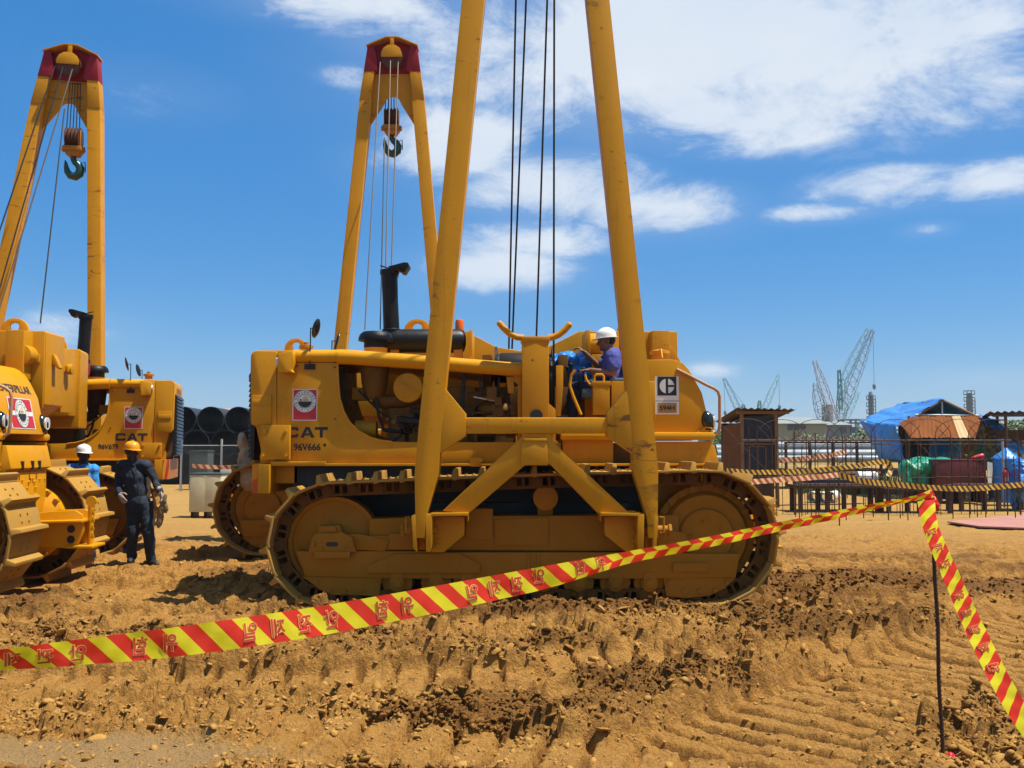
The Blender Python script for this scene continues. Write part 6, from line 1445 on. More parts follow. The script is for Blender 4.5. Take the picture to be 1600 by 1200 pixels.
m = MB(); a, b = P(1160, 688, 25.9), P(1580, 688, 25.9); m.tube([a, b], 0.022, 6); r_ = m.build('scaffold_pole', M['scaffold'], None); tag(r_, 'long horizontal scaffold pole running along the row of arched frames', 'scaffold pole')
# steel bars standing in the ground
k = 0
for px in (1170, 1184, 1205, 1212, 1241, 1247, 1251, 1266, 1273, 1294, 1302, 1310, 1320, 1347, 1362, 1386, 1404, 1416, 1433, 1486, 1512, 1524, 1537, 1571, 1583, 1592):
    Y = 23.2+1.6*rng.random(); q = P(px, 700, Y); z = gh(q.x, Y); h = 1.0+1.25*rng.random(); m = MB(); m.tube([(q.x, Y, z-0.1), (q.x+0.03*(rng.random()-.5), Y, z+h*0.5), (q.x+0.08*(rng.random()-.5), Y, z+h)], 0.012, 6)
    o = m.build('steel_bar', M['rebar'], None); tag(o, 'thin rusty reinforcing bar standing upright in the sand by the scaffold', 'steel bar', 'upright reinforcing bars in the sand')

# low tables of heavy timber holding bar stock
for (x0, x1, Y, zt, lab) in ((1237, 1372, 26.6, 0.68, 'long dark work bench of heavy timber under the left striped ribbon'), (1372, 1478, 26.2, 0.62, 'dark work bench in front of the green tarpaulin'), (1484, 1610, 26.9, 0.66, 'dark work bench in front of the dark red steel box')):
    a, b = P(x0, 700, Y).x, P(x1, 700, Y).x; t = empty('work_bench', ((a+b)/2, Y, 0)); tag(t, lab, 'work bench', 'timber work benches'); L_ = (b-a)/2
    m = MB(); m.box(-L_, L_, -0.45, 0.5, zt-0.09, zt); m.build('bench_top', M['timber_dark'], t, 0.01)
    n = max(2, int((b-a)/0.75))
    for i in range(n+1):
        for y in (-0.38, 0.42):
            x = -L_+0.1+(2*L_-0.2)*i/n; m = MB(); m.box(x-0.05, x+0.05, y-0.05, y+0.05, -0.05, zt-0.092); m.build('leg', M['timber_dark'], t)
    for i in range(7):
        y = -0.4+0.12*i; m = MB(); m.tube([(-L_+0.05+0.2*rng.random(), y, zt+0.02), (L_-0.1-0.3*rng.random(), y+0.04*rng.random(), zt+0.02)], 0.018, 6); o = m.build('steel_rod', M['rebar'], None); o.location = t.location
        tag(o, 'rusty steel rod lying on the '+('left' if x0 < 1300 else 'middle' if x0 < 1450 else 'right')+' dark work bench', 'steel rod', 'steel rods lying on the '+('left' if x0 < 1300 else 'middle' if x0 < 1450 else 'right')+' bench')
m = MB(); q = P(1290, 747, 27); m.box(q.x-0.5, q.x+0.75, 26.9, 27.5, 0.685, 0.80); o = m.build('metal_sheet_pile', M['dark_panel'], None, 0.01); tag(o, 'flat black sheet pile lying on the left work bench', 'sheet pile')
m = MB(); q = P(1375, 757, 26.6)
m.lathe([(0.02, 0), (0.17, 0.0), (0.17, 0.5), (0.02, 0.5)], (q.x-0.6, 26.6, 0.86), 'x', 18); o = m.build('white_bundle', M['white_panel'], None); tag(o, 'pale rolled bundle lying on the left work bench', 'bundle')

# hanging striped ribbons behind the machine
def ribbon(keys, m, label, w=0.075, n=16, posts=None, group=None):
    rb = Ribbon([(x, y, Y, w, 0.0) for x, y, Y in keys], n); o = rb.mesh('barrier_tape', m, None, None, 2, w); tag(o, label, 'barrier tape', group); return o
ribbon([(1135, 735, 22.2), (1180, 738, 22.4), (1260, 736, 22.8), (1330, 729, 23), (1372, 722, 23.2), (1386, 722, 23.3), (1392, 732, 23.3), (1388, 744, 23.2)], M['yellow_black'], 'yellow and black ribbon strung in front of the brown hut', 0.10)
ribbon([(1150, 755, 20.5), (1200, 751, 20.8), (1270, 746, 21.2), (1310, 742, 21.5)], M['white_red'], 'pale and red ribbon rising from the rear of the near track to a post', 0.10)
ribbon([(1310, 742, 21.5), (1350, 752, 21.7), (1400, 757, 22.0), (1456, 762, 22.2), (1520, 763.5, 22.4), (1600, 757, 22.6), (1660, 753, 22.8)], M['yellow_black'], 'yellow and black ribbon sagging across the right side before the red box', 0.105)
ribbon([(1213, 720, 33), (1260, 716, 33), (1300, 711, 33.2), (1322, 705, 33.4)], M['white_red'], 'pale and orange ribbon in front of the grey pipes', 0.12)
ribbon([(300, 728, 22), (340, 730, 22), (390, 729, 22), (430, 727, 22)], M['white_red'], 'pale striped ribbon in front of the chain link fence at left', 0.09)
for px, Y, t_, lab in ((1310, 21.55, 740, 'thin rusty post at the peak of the pale and red ribbon'), (1386, 23.35, 718, 'thin rusty post where the yellow and black ribbon doubles back'), (1322, 33.45, 700, 'thin rusty post in front of the grey pipes'), (1640, 22.75, 745, 'thin rusty post at the far right end of the ribbon'), (1140, 22.3, 730, 'thin rusty post beside the brown hut'), (432, 22.05, 722, 'thin rusty post behind the nearest pipelayer')):
    q = P(px, t_, Y); z = gh(q.x, Y); m = MB(); m.tube([(q.x, Y, z-0.1), (q.x, Y, q.z)], 0.014, 6); o = m.build('ribbon_post', M['rebar'], None); tag(o, lab, 'post', 'thin posts carrying striped ribbons')

# hut under a blue tarpaulin with an awning of rusty sheets
YF = 34.0; hutb = empty('tarpaulin_hut', (P(1470, 700, YF).x, YF, 0)); tag(hutb, 'open hut under a bright blue tarpaulin with awning of orange rusty sheets', 'hut'); ho = hutb.location
def hp(px, py, Y): return P(px, py, Y)-ho
def cloth(name, m, parent, quad, nu=16, nv=12, sag=0.15, seed=1, thick=0.015):
    a, b, c, d = quad; vs, fs = [], []; nr = (b-a).cross(d-a).normalized()
    for i in range(nu+1):
        for j in range(nv+1):
            u, v = i/nu, j/nv; q = a.lerp(b, u).lerp(d.lerp(c, u), v); w = math.sin(math.pi*min(1, max(0, u)))*math.sin(math.pi*v)
            h = sag*w*-1+0.10*(mnoise.noise(Vector((u*4+seed, v*3, seed)))+0.5*mnoise.noise(Vector((u*10+seed, v*8, seed))))
            vs.append(q+nr*h)
    for i in range(nu):
        for j in range(nv): k = i*(nv+1)+j; fs.append((k, k+1, k+nv+2, k+nv+1))
    mb = MB(); mb.add(vs, fs); me = mb.mesh(name, 0, 60)
    me2 = evaluated(me, lambda o: setattr(o.modifiers.new('s', 'SOLIDIFY'), 'thickness', thick)); me2.materials.append(m); me2.polygons.foreach_set('use_smooth', [True]*len(me2.polygons)); return inst(name, me2, parent)
rdg0, rdg1 = hp(1473, 623, YF), hp(1458, 627, YF+5.0)
rdg1 = hp(1402, 631, YF+5.5)
cloth('roof_tarp', M['tarp_blue'], hutb, (hp(1406, 666, YF), rdg0, rdg1, hp(1342, 657, YF+4.0)), 22, 14, 0.10, 3)
cloth('roof_tarp', M['tarp_blue'], hutb, (rdg0+Vector((0.01, 0, 0.0)), hp(1592, 694, YF+0.3), hp(1560, 688, YF+5.6), rdg1+Vector((0.01, 0, 0))), 18, 12, 0.06, 8)
m = MB(); v = [hp(1400, 664, YF+0.12), hp(1473, 627, YF+0.12), hp(1548, 662, YF+0.12), hp(1548, 700, YF+0.12), hp(1400, 700, YF+0.12)]; m.prism_dir([hp(1404, 662, YF+3.5), hp(1473, 630, YF+3.5), hp(1546, 662, YF+3.5), hp(1546, 735, YF+3.5), hp(1404, 735, YF+3.5)], (0, 0.05, 0)); m.build('back_wall', M['dark_panel'], hutb)
for a, b, r in (((1430, 648), (1532, 649), 0.035), ((1472, 628), (1472, 648), 0.03), ((1432, 650), (1473, 625), 0.04), ((1473, 625), (1548, 661), 0.04), ((1420, 650), (1420, 742), 0.045), ((1524, 650), (1524, 742), 0.045)):
    m = MB(); m.tube([hp(a[0], a[1], YF+0.05), hp(b[0], b[1], YF+0.05)], r, 6); m.build('frame_pole', M['galv' if r < 0.036 else 'timber'], hutb)
ux, lx = np.linspace(1428, 1535, 10), np.linspace(1423, 1560, 10)
for i in range(9):
    a, b = hp(ux[i], 651, YF), hp(ux[i+1]+0.8, 651, YF); c, d = hp(lx[i+1]+0.8, 684.5, YF-1.3), hp(lx[i], 684.5+0.6*(i % 2), YF-1.3); off = Vector((0, 0, 0.018*(i % 2)))
    corrugated('awning_sheet', M['cream_sheet'] if i in (5,) else M['rust_sheet'], hutb, a+off, b+off, c+off, d+off, 2, 0.012, 0.006)
m = MB(); m.prism_dir([hp(1405, 661, YF-0.02), hp(1428, 651, YF-0.02), hp(1424, 685, YF-1.25)], (0.02, 0.05, 0.02)); m.build('awning_corner', M['rust_sheet'], hutb)
cloth('hanging_tarp', M['tarp_blue'], hutb, (hp(1343, 659, YF+3.6), hp(1400, 662, YF-0.1), hp(1414, 722, YF-0.5), hp(1376, 720, YF+1.5)), 14, 14, 0.2, 5)
cloth('side_tarp', M['tarp_blue'], hutb, (hp(1452, 684, YF+2.6), hp(1503, 684, YF+2.6), hp(1503, 735, YF+2.6), hp(1452, 735, YF+2.6)), 8, 8, 0.1, 6)
cloth('side_tarp', M['tarp_blue'], hutb, (hp(1526, 684, YF+1.0), hp(1585, 688, YF+0.5), hp(1583, 716, YF+0.5), hp(1526, 735, YF+1.0)), 8, 8, 0.1, 11)
m = MB(); m.box(*[hp(x, 700, YF+1.5).x for x in (1502, 1525)], 1.45, 1.5, 0.8, hp(1500, 686, YF+1.5).z); m.build('door', M['timber'], hutb); m = MB(); m.box(*[hp(x, 700, YF+1.5).x for x in (1499, 1525)], 1.42, 1.47, 0.2, 1.3); m.build('door_panel', M['timber'], hutb)
cloth('side_tarp', M['tarp_blue'], hutb, (hp(1530, 646, YF-0.1), hp(1560, 659, YF-0.2), hp(1618, 716, YF-1.0), hp(1563, 698, YF-1.4)), 10, 10, 0.08, 14)
# things standing in front of it
m = MB()
for x, y, rx, rz in ((1424, 732, 0.40, 0.30), (1444, 728, 0.62, 0.33), (1470, 727, 0.75, 0.31), (1494, 730, 0.55, 0.24)): q = P(x, y, 31.0); m.ell((q.x, 31, q.z-0.05), (rx, 0.6, rz))
for x in (1412, 1436, 1460, 1484): q = P(x, 735, 31); m.cap((q.x, 30.75, 1.05), (q.x-0.05, 30.62, 0.55), 0.24, 0.20)
gt = fused(m, 'green_tarp_heap', 0.03, M['tarp_green'], None, 4, 0.05, 2.0); tag(gt, 'heap covered with shiny green tarpaulin left of the red box', 'tarpaulin')
m = MB(); q0, q1 = P(1418, 700, 31.3).x, P(1500, 700, 31.3).x; m.box(q0, q1, 31.0, 31.9, 0.06, 0.78); o = m.build('dark_crate', M['timber_dark'], None, 0.02); tag(o, 'low dark crate under the green tarpaulin heap', 'crate')
Yb = 30.0; a, b = P(1464, 700, Yb).x, P(1540, 700, Yb).x; rb_ = empty('steel_box', ((a+b)/2, Yb, 0)); tag(rb_, 'dark red steel box with open lid right of the green tarpaulin', 'steel box'); w_ = (b-a)/2
m = MB(); m.box(-w_, w_, 0, 0.9, 0.55, 1.26); m.build('box_body', M['red_box'], rb_, 0.02)
m = MB(); m.box(-w_-0.02, w_+0.03, -0.02, 0.93, 1.262, 1.31); m.build('box_lid', M['red_box'], rb_, 0.01)
for x in (-w_+0.1, 0, w_-0.1):
    m = MB(); m.box(x-0.05, x+0.05, 0.05, 0.85, 0.0, 0.548); m.build('leg', M['timber_dark'], rb_)
m = MB(); m.prism_dir([(w_+0.04, 0.0, 1.24), (w_+0.26, 0.1, 1.20), (w_+0.20, 0.1, 0.58), (w_+0.04, 0.0, 0.55)], (0, 0.03, 0)); m.build('notice_board', M['white_panel'], rb_)
for i in range(5):
    m = MB(); m.box(w_+0.07, w_+0.19, 0.02, 0.03, 0.68+0.1*i, 0.71+0.1*i, Matrix.Rotation(0.1, 4, 'Z')); 
m = MB(); q = P(1538, 719, Yb); m.cap((q.x-0.15, Yb+0.4, 1.34), (q.x+0.12, Yb+0.4, 1.40), 0.06, 0.09); o = m.build('red_bundle', M['red_print'], None); tag(o, 'small bright red bundle on the lid of the steel box', 'bundle')
# blue drum and small blue tent at the right edge
q = P(1573, 735, 29.5); dr = empty('covered_tank', (q.x, 29.5, 0)); tag(dr, 'tank wrapped in dark blue sheet with a peaked light blue top', 'tank')
m = MB(); m.lathe([(0.3, 0.05), (0.36, 0.06), (0.37, 0.7), (0.38, 1.33), (0.3, 1.36)], (0, 0, 0), 'z', 18); m.build('tank_body', M['tarp_blue'], dr)
m = MB(); m.lathe([(0.42, 1.32), (0.40, 1.37), (0.16, 1.54), (0.02, 1.66)], (0.0, 0, 0), 'z', 9); m.build('tank_cover', M['tarp_blue'], dr)
q = P(1593, 770, 27.5); m = MB(); m.ell((q.x, 27.5, 0.55), (0.22, 0.4, 0.62)); m.ell((q.x+0.1, 27.6, 0.95), (0.2, 0.3, 0.4)); o = fused(m, 'blue_sheet_bundle', 0.03, M['tarp_blue'], None, 2, 0.1, 4); tag(o, 'crumpled dark blue sheet bundle at the right edge', 'sheet bundle')
q = P(1571, 745, 27.6); ex = empty('fire_extinguisher', (q.x, 27.6, q.z-0.25)); tag(ex, 'red fire extinguisher hanging on a pole at right', 'fire extinguisher')
m = MB(); m.lathe([(0.03, 0.0), (0.075, 0.01), (0.08, 0.36), (0.05, 0.42), (0.025, 0.44)], (0, 0, 0), 'z', 14); m.build('cylinder', M['red_print'], ex); m = MB(); m.box(-0.02, 0.05, -0.02, 0.02, 0.44, 0.50); m.tube([(0.02, -0.02, 0.46), (0.09, -0.03, 0.38), (0.09, -0.05, 0.15)], 0.012, 6); m.build('valve', M['black'], ex); m = MB(); m.box(-0.05, 0.05, -0.085, -0.079, 0.12, 0.26); m.build('paper_label', M['white_panel'], ex)
m = MB(); m.tube([(q.x+0.02, 27.75, 0), (q.x+0.02, 27.75, 1.9)], 0.03, 8); o = m.build('pole', M['galv'], None); tag(o, 'grey pole with the red fire extinguisher on it', 'pole')
# dark lean-to roof on posts at the right edge
Yr = 31.0; lt = empty('lean_to', (P(1580, 700, Yr).x, Yr, 0)); tag(lt, 'dark corrugated lean-to roof on thin posts at the right edge', 'shelter'); lo = lt.location
corrugated('roof_sheet', M['iron_roof'], lt, P(1545, 644, Yr)-lo, P(1680, 640, Yr)-lo, P(1670, 646, Yr+3)-lo, P(1534, 651, Yr+3)-lo, 12, 0.03)
for px, dy in ((1571, 0.05), (1610, 0.05), (1558, 2.7)):
    q = P(px, 648, Yr+dy)-lo; m = MB(); m.tube([(q.x, dy, 0), (q.x, dy, q.z)], 0.05, 8); m.build('post', M['rust_brown'], lt)
m = MB(); m.box((P(1532, 0, Yr)-lo).x, (P(1680, 0, Yr)-lo).x, 0.0, 0.08, (P(0, 651, Yr)-lo).z, (P(0, 648, Yr)-lo).z); m.build('eave_beam', M['timber_dark'], lt)
q = P(1590, 690, 33); m = MB(); m.box(q.x-0.9, q.x+1.6, 33.0, 34.0, 1.9, 2.25); 
for dx in (-0.8, -0.1, 0.6, 1.3): m.box(q.x+dx-0.04, q.x+dx+0.04, 33.1, 33.2, 0, 1.9)
m.build('rack', M['timber_dark'], None); o = bpy.data.objects['rack']; tag(o, 'dark timber rack under the lean-to roof', 'rack')
# young bush between hut and tank
bush = empty('bush', P(1546, 735, 32).to_tuple()[:2]+(0,)); tag(bush, 'small yellow green bush between red box and blue tank', 'bush')
m = MB()
for i in range(170):
    c = Vector((rng.normal(0, .28), rng.normal(0, .25), 1.55+rng.normal(0, .28))); a = rng.random(3)*6.28; Mx = Matrix.Rotation(a[0], 3, 'X') @ Matrix.Rotation(a[1], 3, 'Z'); s_ = 0.05+0.07*rng.random()
    m.add([c+Mx @ Vector(v) for v in ((-s_*0.4, 0, 0), (0, -s_, 0), (s_*0.4, 0, 0.01), (0, s_, 0.02))], [(0, 1, 2, 3)])
o = m.build('foliage', M['leaf'], bush); o['kind'] = 'stuff'
m = MB(); [m.tube([(0, 0, 0), (dx*0.4, dy, 0.8), (dx, dy*1.5, 1.6)], [0.03, 0.02, 0.008], 6) for dx, dy in ((-0.2, 0.1), (0.15, 0.1), (0.02, -0.15))]; m.build('stem', M['timber_dark'], bush)
# flat red oxide plate lying on the sand
m = MB(); vs = [P(1480, 812, 22), P(1530, 818.5, 20.6), P(1680, 822, 20.2), P(1680, 806, 24.5), P(1600, 804.5, 24.6)]
vs = [Vector((v.x, v.y, gh(v.x, v.y)+0.03)) for v in vs]; m.prism_dir(vs, (0, 0, 0.03)); o = m.build('steel_plate', M['red_sheet'], None); tag(o, 'flat reddish steel plate lying on the sand at right', 'steel plate')
# pipes in the distance
def pipe(a, b, r, m, label, group, wall=0.03, n=24):
    a, b = Vector(a), Vector(b); d = (b-a).normalized(); s_ = d.cross(Vector((0, 0, 1))).normalized(); u_ = s_.cross(d); vs = []; fs = []
    for q, rr in ((a, r), (b, r), (b, r-wall), (a, r-wall)): vs += [q+(s_*math.cos(2*math.pi*k/n)+u_*math.sin(2*math.pi*k/n))*rr for k in range(n)]
    for i in range(4): fs += [(i*n+k, i*n+(k+1) % n, ((i+1) % 4)*n+(k+1) % n, ((i+1) % 4)*n+k) for k in range(n)]
    mb = MB(); mb.add(vs, fs); o = mb.build('steel_pipe', m, None); tag(o, label, 'pipe', group); return o
for y, Y, x0, x1, r, lab in ((699, 62, 1150, 1262, 0.38, 'thick grey pipe of the upper row, left one behind the hut'), (699, 62.2, 1262.6, 1343, 0.38, 'thick grey pipe of the upper row, middle one behind the scaffold'), (699, 62.4, 1343.6, 1420, 0.38, 'thick grey pipe of the upper row, right one behind the hanging tarpaulin'),
    (710, 58, 1120, 1215, 0.30, 'grey pipe of the middle row, left one behind the hut'), (710, 58, 1215.5, 1330, 0.30, 'grey pipe of the middle row, middle one behind the scaffold'), (710, 58.2, 1330.5, 1400, 0.30, 'grey pipe of the middle row, right one behind the hanging tarpaulin'),
    (717, 54, 1118, 1300, 0.20, 'thin grey pipe lying nearest the grass, left one'), (717, 54.4, 1300.4, 1420, 0.20, 'thin grey pipe lying nearest the grass, right one'), (704, 63.5, 1118, 1160, 0.4, 'short thick grey pipe end left of the hut')):
    a, b = P(x0, y, Y), P(x1, y, Y); a.z = b.z = max(a.z, r+0.02); pipe(a, b, r, M['pipe_grey'], lab, 'grey pipes lying behind the scaffold')
m = MB()
for px in np.linspace(1125, 1420, 9): q = P(px, 716, 60); m.box(q.x-0.1, q.x+0.1, 57, 64, 0, 0.55)
for px in np.linspace(1125, 1420, 9):
    q = P(px, 716, 60); m2 = MB(); m2.box(q.x-0.1, q.x+0.1, 57.4, 63.6, 0, 0.40); o = m2.build('pipe_sleeper', M['timber_dark'], None); tag(o, 'timber sleeper under the grey pipes', 'sleeper', 'sleepers under the grey pipes')
Y = 41.0; sh = empty('low_shed', (P(1290, 700, Y).x, Y, 0)); tag(sh, 'low open shed with a wavy asbestos sheet roof behind the scaffold', 'shed'); so = sh.location
corrugated('roof_sheet', M['iron_roof'], sh, P(1214, 688, Y)-so, P(1362, 688, Y)-so, P(1362, 684.5, Y+2.5)-so, P(1214, 684.5, Y+2.5)-so, 14, 0.075, 0.03)
m = MB(); m.box((P(1214, 0, Y)-so).x, (P(1362, 0, Y)-so).x, 0.02, 0.1, (P(0, 693, Y)-so).z, (P(0, 690.2, Y)-so).z); m.build('eave_beam', M['rust_brown'], sh)
for px in (1216, 1252, 1288, 1324, 1360):
    x = (P(px, 0, Y)-so).x; m = MB(); m.box(x-0.05, x+0.05, 0, 0.1, 0, (P(0, 693, Y)-so).z); m.build('post', M['rust_brown'], sh)
# strip of rough grass
m = MB()
for i in range(5200):
    px = rng.choice([1140+rng.normal(0, 26), 1340+rng.normal(0, 30), 1240+rng.random()*140]); Y = 36+14*rng.random(); q = P(px, 700, Y); h = 0.15+0.45*rng.random(); w = 0.03+0.03*rng.random(); a = rng.random()*3.14; lx_ = rng.normal(0, .12)
    m.add([(q.x-w*math.cos(a), Y-w*math.sin(a), -0.03), (q.x+w*math.cos(a), Y+w*math.sin(a), -0.03), (q.x+lx_, Y+lx_, h)], [(0, 1, 2)])
o = m.build('grass', M['grass'], None); tag(o, 'rough green grass in front of the grey pipes', kind='stuff')
# pale warehouse and sheds beyond
Y = 120.0
def building(x0, x1, yt, Y, depth, roof_h, wall, roof, label, wins=()):
    a, b = P(x0, 700, Y).x, P(x1, 700, Y).x; H = P(0, yt, Y).z; t = empty('warehouse', ((a+b)/2, Y, 0)); tag(t, label, 'building'); w = (b-a)/2
    m = MB(); m.box(-w, w, 0, depth, 0, H); m.build('wall', wall, t)
    m = MB(); m.add([(-w-0.3, -0.4, H+0.01), (w+0.3, -0.4, H+0.01), (w+0.3, depth/2, H+roof_h), (-w-0.3, depth/2, H+roof_h), (-w-0.3, depth+0.4, H+0.01), (w+0.3, depth+0.4, H+0.01)], [(0, 1, 2, 3), (3, 2, 5, 4), (0, 3, 4), (1, 5, 2), (0, 4, 5, 1)]); m.build('roof', roof, t)
    for c0, c1, r0, r1 in wins:
        xa, xb = P(c0, 0, Y).x-t.location.x, P(c1, 0, Y).x-t.location.x; m = MB(); m.box(xa, xb, -0.12, -0.02, P(0, r1, Y).z, P(0, r0, Y).z); m.build('window', M['window_dark'], t)
    return t
building(1213, 1292, 662, 120, 14, 1.0, M['wall_beige'], M['roof_grey'], 'long beige warehouse with dark window openings beyond the pipes', [(1219, 1227, 663, 672), (1229, 1236, 663, 672), (1238, 1246, 664, 670)])
building(1296, 1330, 664, 140, 10, 0.6, M['plant_grey'], M['roof_grey'], 'grey plant shed beneath the tall cranes', [(1300, 1308, 668, 676), (1314, 1322, 667, 677)])
building(1560, 1660, 664, 150, 20, 0.8, M['wall_beige'], M['roof_grey'], 'pale flat building seen under the lean-to at right', [(1590, 1600, 668, 676)])
building(1118, 1150, 676, 130, 12, 0.6, M['plant_grey'], M['roof_grey'], 'low dark shed left of the brown hut', [(1122, 1130, 680, 686)])
# lattice cranes
def lattice(t, name, a, b, w0, w1, m, r=0.13, n=14):
    a, b = Vector(a), Vector(b); d = b-a; dn = d.normalized(); s = dn.cross(Vector((0, 1, 0))).normalized(); u = s.cross(dn).normalized(); mb = MB()
    c = lambda k, i: a+d*(k/n)+(s*(1 if i in (0, 3) else -1)+u*(1 if i < 2 else -1))*(w0+(w1-w0)*abs(math.sin(math.pi*min(k/n*1.0+0.12, 1)))**0.6)/2
    for i in range(4): mb.tube([c(k, i) for k in range(n+1)], r, 4)
    for k in range(n):
        for i in range(4): j = (i+1) % 4; mb.tube([c(k, i), c(k+1, j)] if (k+i) % 2 else [c(k, j), c(k+1, i)], r*0.62, 4)
    return mb.build(name, m, t, smooth=0)
def crane(base, tip, Y, m, label, jib=None, mast=None, hang=None, w=1.6, n=16):
    b, t_ = P(base[0], base[1], Y), P(tip[0], tip[1], Y+6); b.z = max(b.z, 2.2); t = empty('crawler_crane', (b.x, Y, 0)); tag(t, label, 'crane', 'lattice cranes on the horizon'); o = t.location
    pts = [b]+([P(jib[0], jib[1], Y+3)] if jib else [])+[t_]
    for i in range(len(pts)-1): lattice(t, 'boom' if i == 0 else 'jib', pts[i]-o, pts[i+1]-o, 0.7, w if i == 0 else w*0.8, m, 0.075, n)
    mb = MB(); mb.box(-2.2, 2.4, -1.6, 1.6, 1.3, 3.9); mb.build('cab', m, t, 0.1); mb = MB(); mb.box(-3.0, 3.0, -2.4, -1.4, 0, 1.2); mb.box(-3, 3, 1.4, 2.4, 0, 1.2); mb.build('crawler', M['crane_grey'], t, 0.2)
    if mast: lattice(t, 'mast', P(mast[0], mast[1], Y)-o, P(mast[2], mast[3], Y)-o, 0.5, 0.8, m, 0.10, 6); mb = MB(); mb.tube([P(mast[2], mast[3], Y)-o, t_-o], 0.05, 4); mb.tube([P(mast[2], mast[3], Y)-o, Vector((-2, 0, 3))], 0.05, 4); mb.build('pendant_rope', M['crane_grey'], t)
    if hang: mb = MB(); mb.tube([t_-o, P(hang[0], hang[1], Y+6)-o], 0.05, 4); e_ = P(hang[0], hang[1], Y+6)-o; mb.ell(e_, (0.4, 0.4, 0.7), None, 8, 6); mb.build('load_rope', M['crane_grey'], t)
    return t
crane((1311, 655), (1364, 516), 215, M['crane_grey'], 'tallest grey lattice crane leaning right with load rope', None, None, (1366, 604), 1.9, 22)
crane((1315, 655), (1356, 514), 225, M['crane_teal'], 'tall teal lattice crane with folded jib beside the grey one', (1318, 592), (1314, 640, 1311, 578), None, 1.9, 14)
crane((1304, 655), (1272, 564), 205, M['crane_red'], 'faded red lattice crane leaning left', None, None, None, 1.5, 16)
crane((1285, 655), (1273, 600), 200, M['crane_grey'], 'short dark grey lattice crane standing nearly upright', None, None, None, 1.7, 10)
crane((1325, 650), (1342, 612), 260, M['crane_teal'], 'small teal crane just right of the tall pair', None, None, None, 1.3, 9)
crane((1158, 650), (1131, 591), 250, M['crane_teal'], 'small teal crane leaning left above the brown hut', None, (1160, 645, 1162, 632), (1133, 645), 1.3, 12)
crane((1190, 650), (1217, 586), 250, M['crane_teal'], 'small teal crane leaning right above the brown hut', None, (1186, 645, 1187, 626), (1218, 636), 1.3, 12)
# refinery columns with ringed platforms
def column(px0, px1, yt, Y, label):
    a, b = P(px0, 700, Y), P(px1, 700, Y); r = (b.x-a.x)/2; H = P(0, yt, Y).z; t = empty('process_column', ((a.x+b.x)/2, Y, 0)); tag(t, label, 'process column', 'process columns of the far plant')
    m = MB(); m.lathe([(r*0.55, 0), (r*0.55, H*0.93), (r*0.3, H)], (0, 0, 0), 'z', 14); m.build('shell', M['plant_grey'], t)
    k = 0; z = H*0.2
    while z < H*0.97:
        m = MB(); m.lathe([(r*0.56, z), (r*0.95, z), (r*0.95, z+0.25), (r*0.56, z+0.25)], (0, 0, 0), 'z', 12)
        for q in range(8): an = q*math.pi/4; m.tube([(r*0.93*math.cos(an), r*0.93*math.sin(an), z), (r*0.93*math.cos(an), r*0.93*math.sin(an), z+1.2)], 0.09, 4)
        m.lathe([(r*0.90, z+1.15), (r*0.97, z+1.15), (r*0.97, z+1.3), (r*0.90, z+1.3)], (0, 0, 0), 'z', 12); m.build('platform', M['crane_grey'], t); z += 2.0; k += 1
    m = MB(); m.box(r*0.9, r*1.0, -0.2, 0.2, 0, H*0.9); m.build('ladder', M['plant_grey'], t)
column(1355, 1370, 612, 290, 'slim process column with platforms left of the blue tarpaulin roof'); column(1508, 1526, 614, 300, 'slim process column with platforms right of the blue tarpaulin ridge')
Y = 210; q = P(1293, 650, Y); m = MB(); m.lathe([(1.2, 0), (1.2, P(0, 633, Y).z), (1.0, P(0, 632, Y).z)], (q.x, Y, 0), 'z', 16); o = m.build('chimney', M['plant_grey'], None); tag(o, 'plain grey chimney between the lattice cranes', 'chimney')
for x, yt, Y, w, lab in ((1376, 652, 280, 5, 'open steel pipe rack right of the slim left process column'), (1334, 655, 240, 6, 'open steel pipe rack right of the tall crane pair'), (1346, 660, 240, 7, 'open steel pipe rack left of the slim left process column'), (1548, 655, 300, 8, 'open steel pipe rack right of the far process column'), (1586, 657, 300, 9, 'open steel pipe rack seen under the lean-to roof'), (1206, 668, 260, 6, 'open steel pipe rack just right of the brown hut')):
    q = P(x, 700, Y); H = P(0, yt, Y).z; m = MB()
    for zz in np.linspace(H*0.3, H, 4): m.box(-w/2, w/2, -2, 2, zz-0.3, zz)
    for sx in (-1, 0, 1):
        for sy in (-1, 1): m.box(sx*w/2-0.2, sx*w/2+0.2, sy*1.8-0.2, sy*1.8+0.2, 0, H)
    o = m.build('pipe_rack', M['plant_grey'], None); o.location = (q.x, Y, 0); tag(o, lab, 'pipe rack', 'pipe racks of the distant plant')

# ------------------------------------------------------------------ left background
Yp = 46.0; rp = 0.615
rows = [(263, 663), (309.5+20.5-0.5, 663), (370.5, 663)]
c1 = P(329, 656, Yp); dxp = 1.245; zc = [c1.z, c1.z-1.07, c1.z-2.14]
for r_i, z in enumerate(zc):
    for k in range(-3, 4):
        x = c1.x+k*dxp+(dxp/2 if r_i == 1 else 0)
        if z-rp < -0.5: continue
        nm = ['fourth from the left', 'second from the left', 'third from the left', 'middle one', 'first right of the middle', 'second right of the middle', 'rightmost one'][(k+4) % 7] if False else ['leftmost', 'second from left', 'third from left', 'fourth from left', 'fifth from left', 'sixth from left', 'rightmost'][k+3]
        pipe((x, Yp+0.15*math.sin(k*2+r_i), z), (x-1.0, Yp+12, z), rp, M['pipe_black'], 'open black pipe, '+nm+' in the '+['top', 'second', 'lowest'][r_i]+' row of the left stack', 'black pipes stacked at left', 0.022, 36)
for x, y, rx, rz in ((328, 637, 1.0, 0.75), (345, 640, 0.9, 0.70), (300, 646, 0.9, 0.5)):
    pass
m = MB()
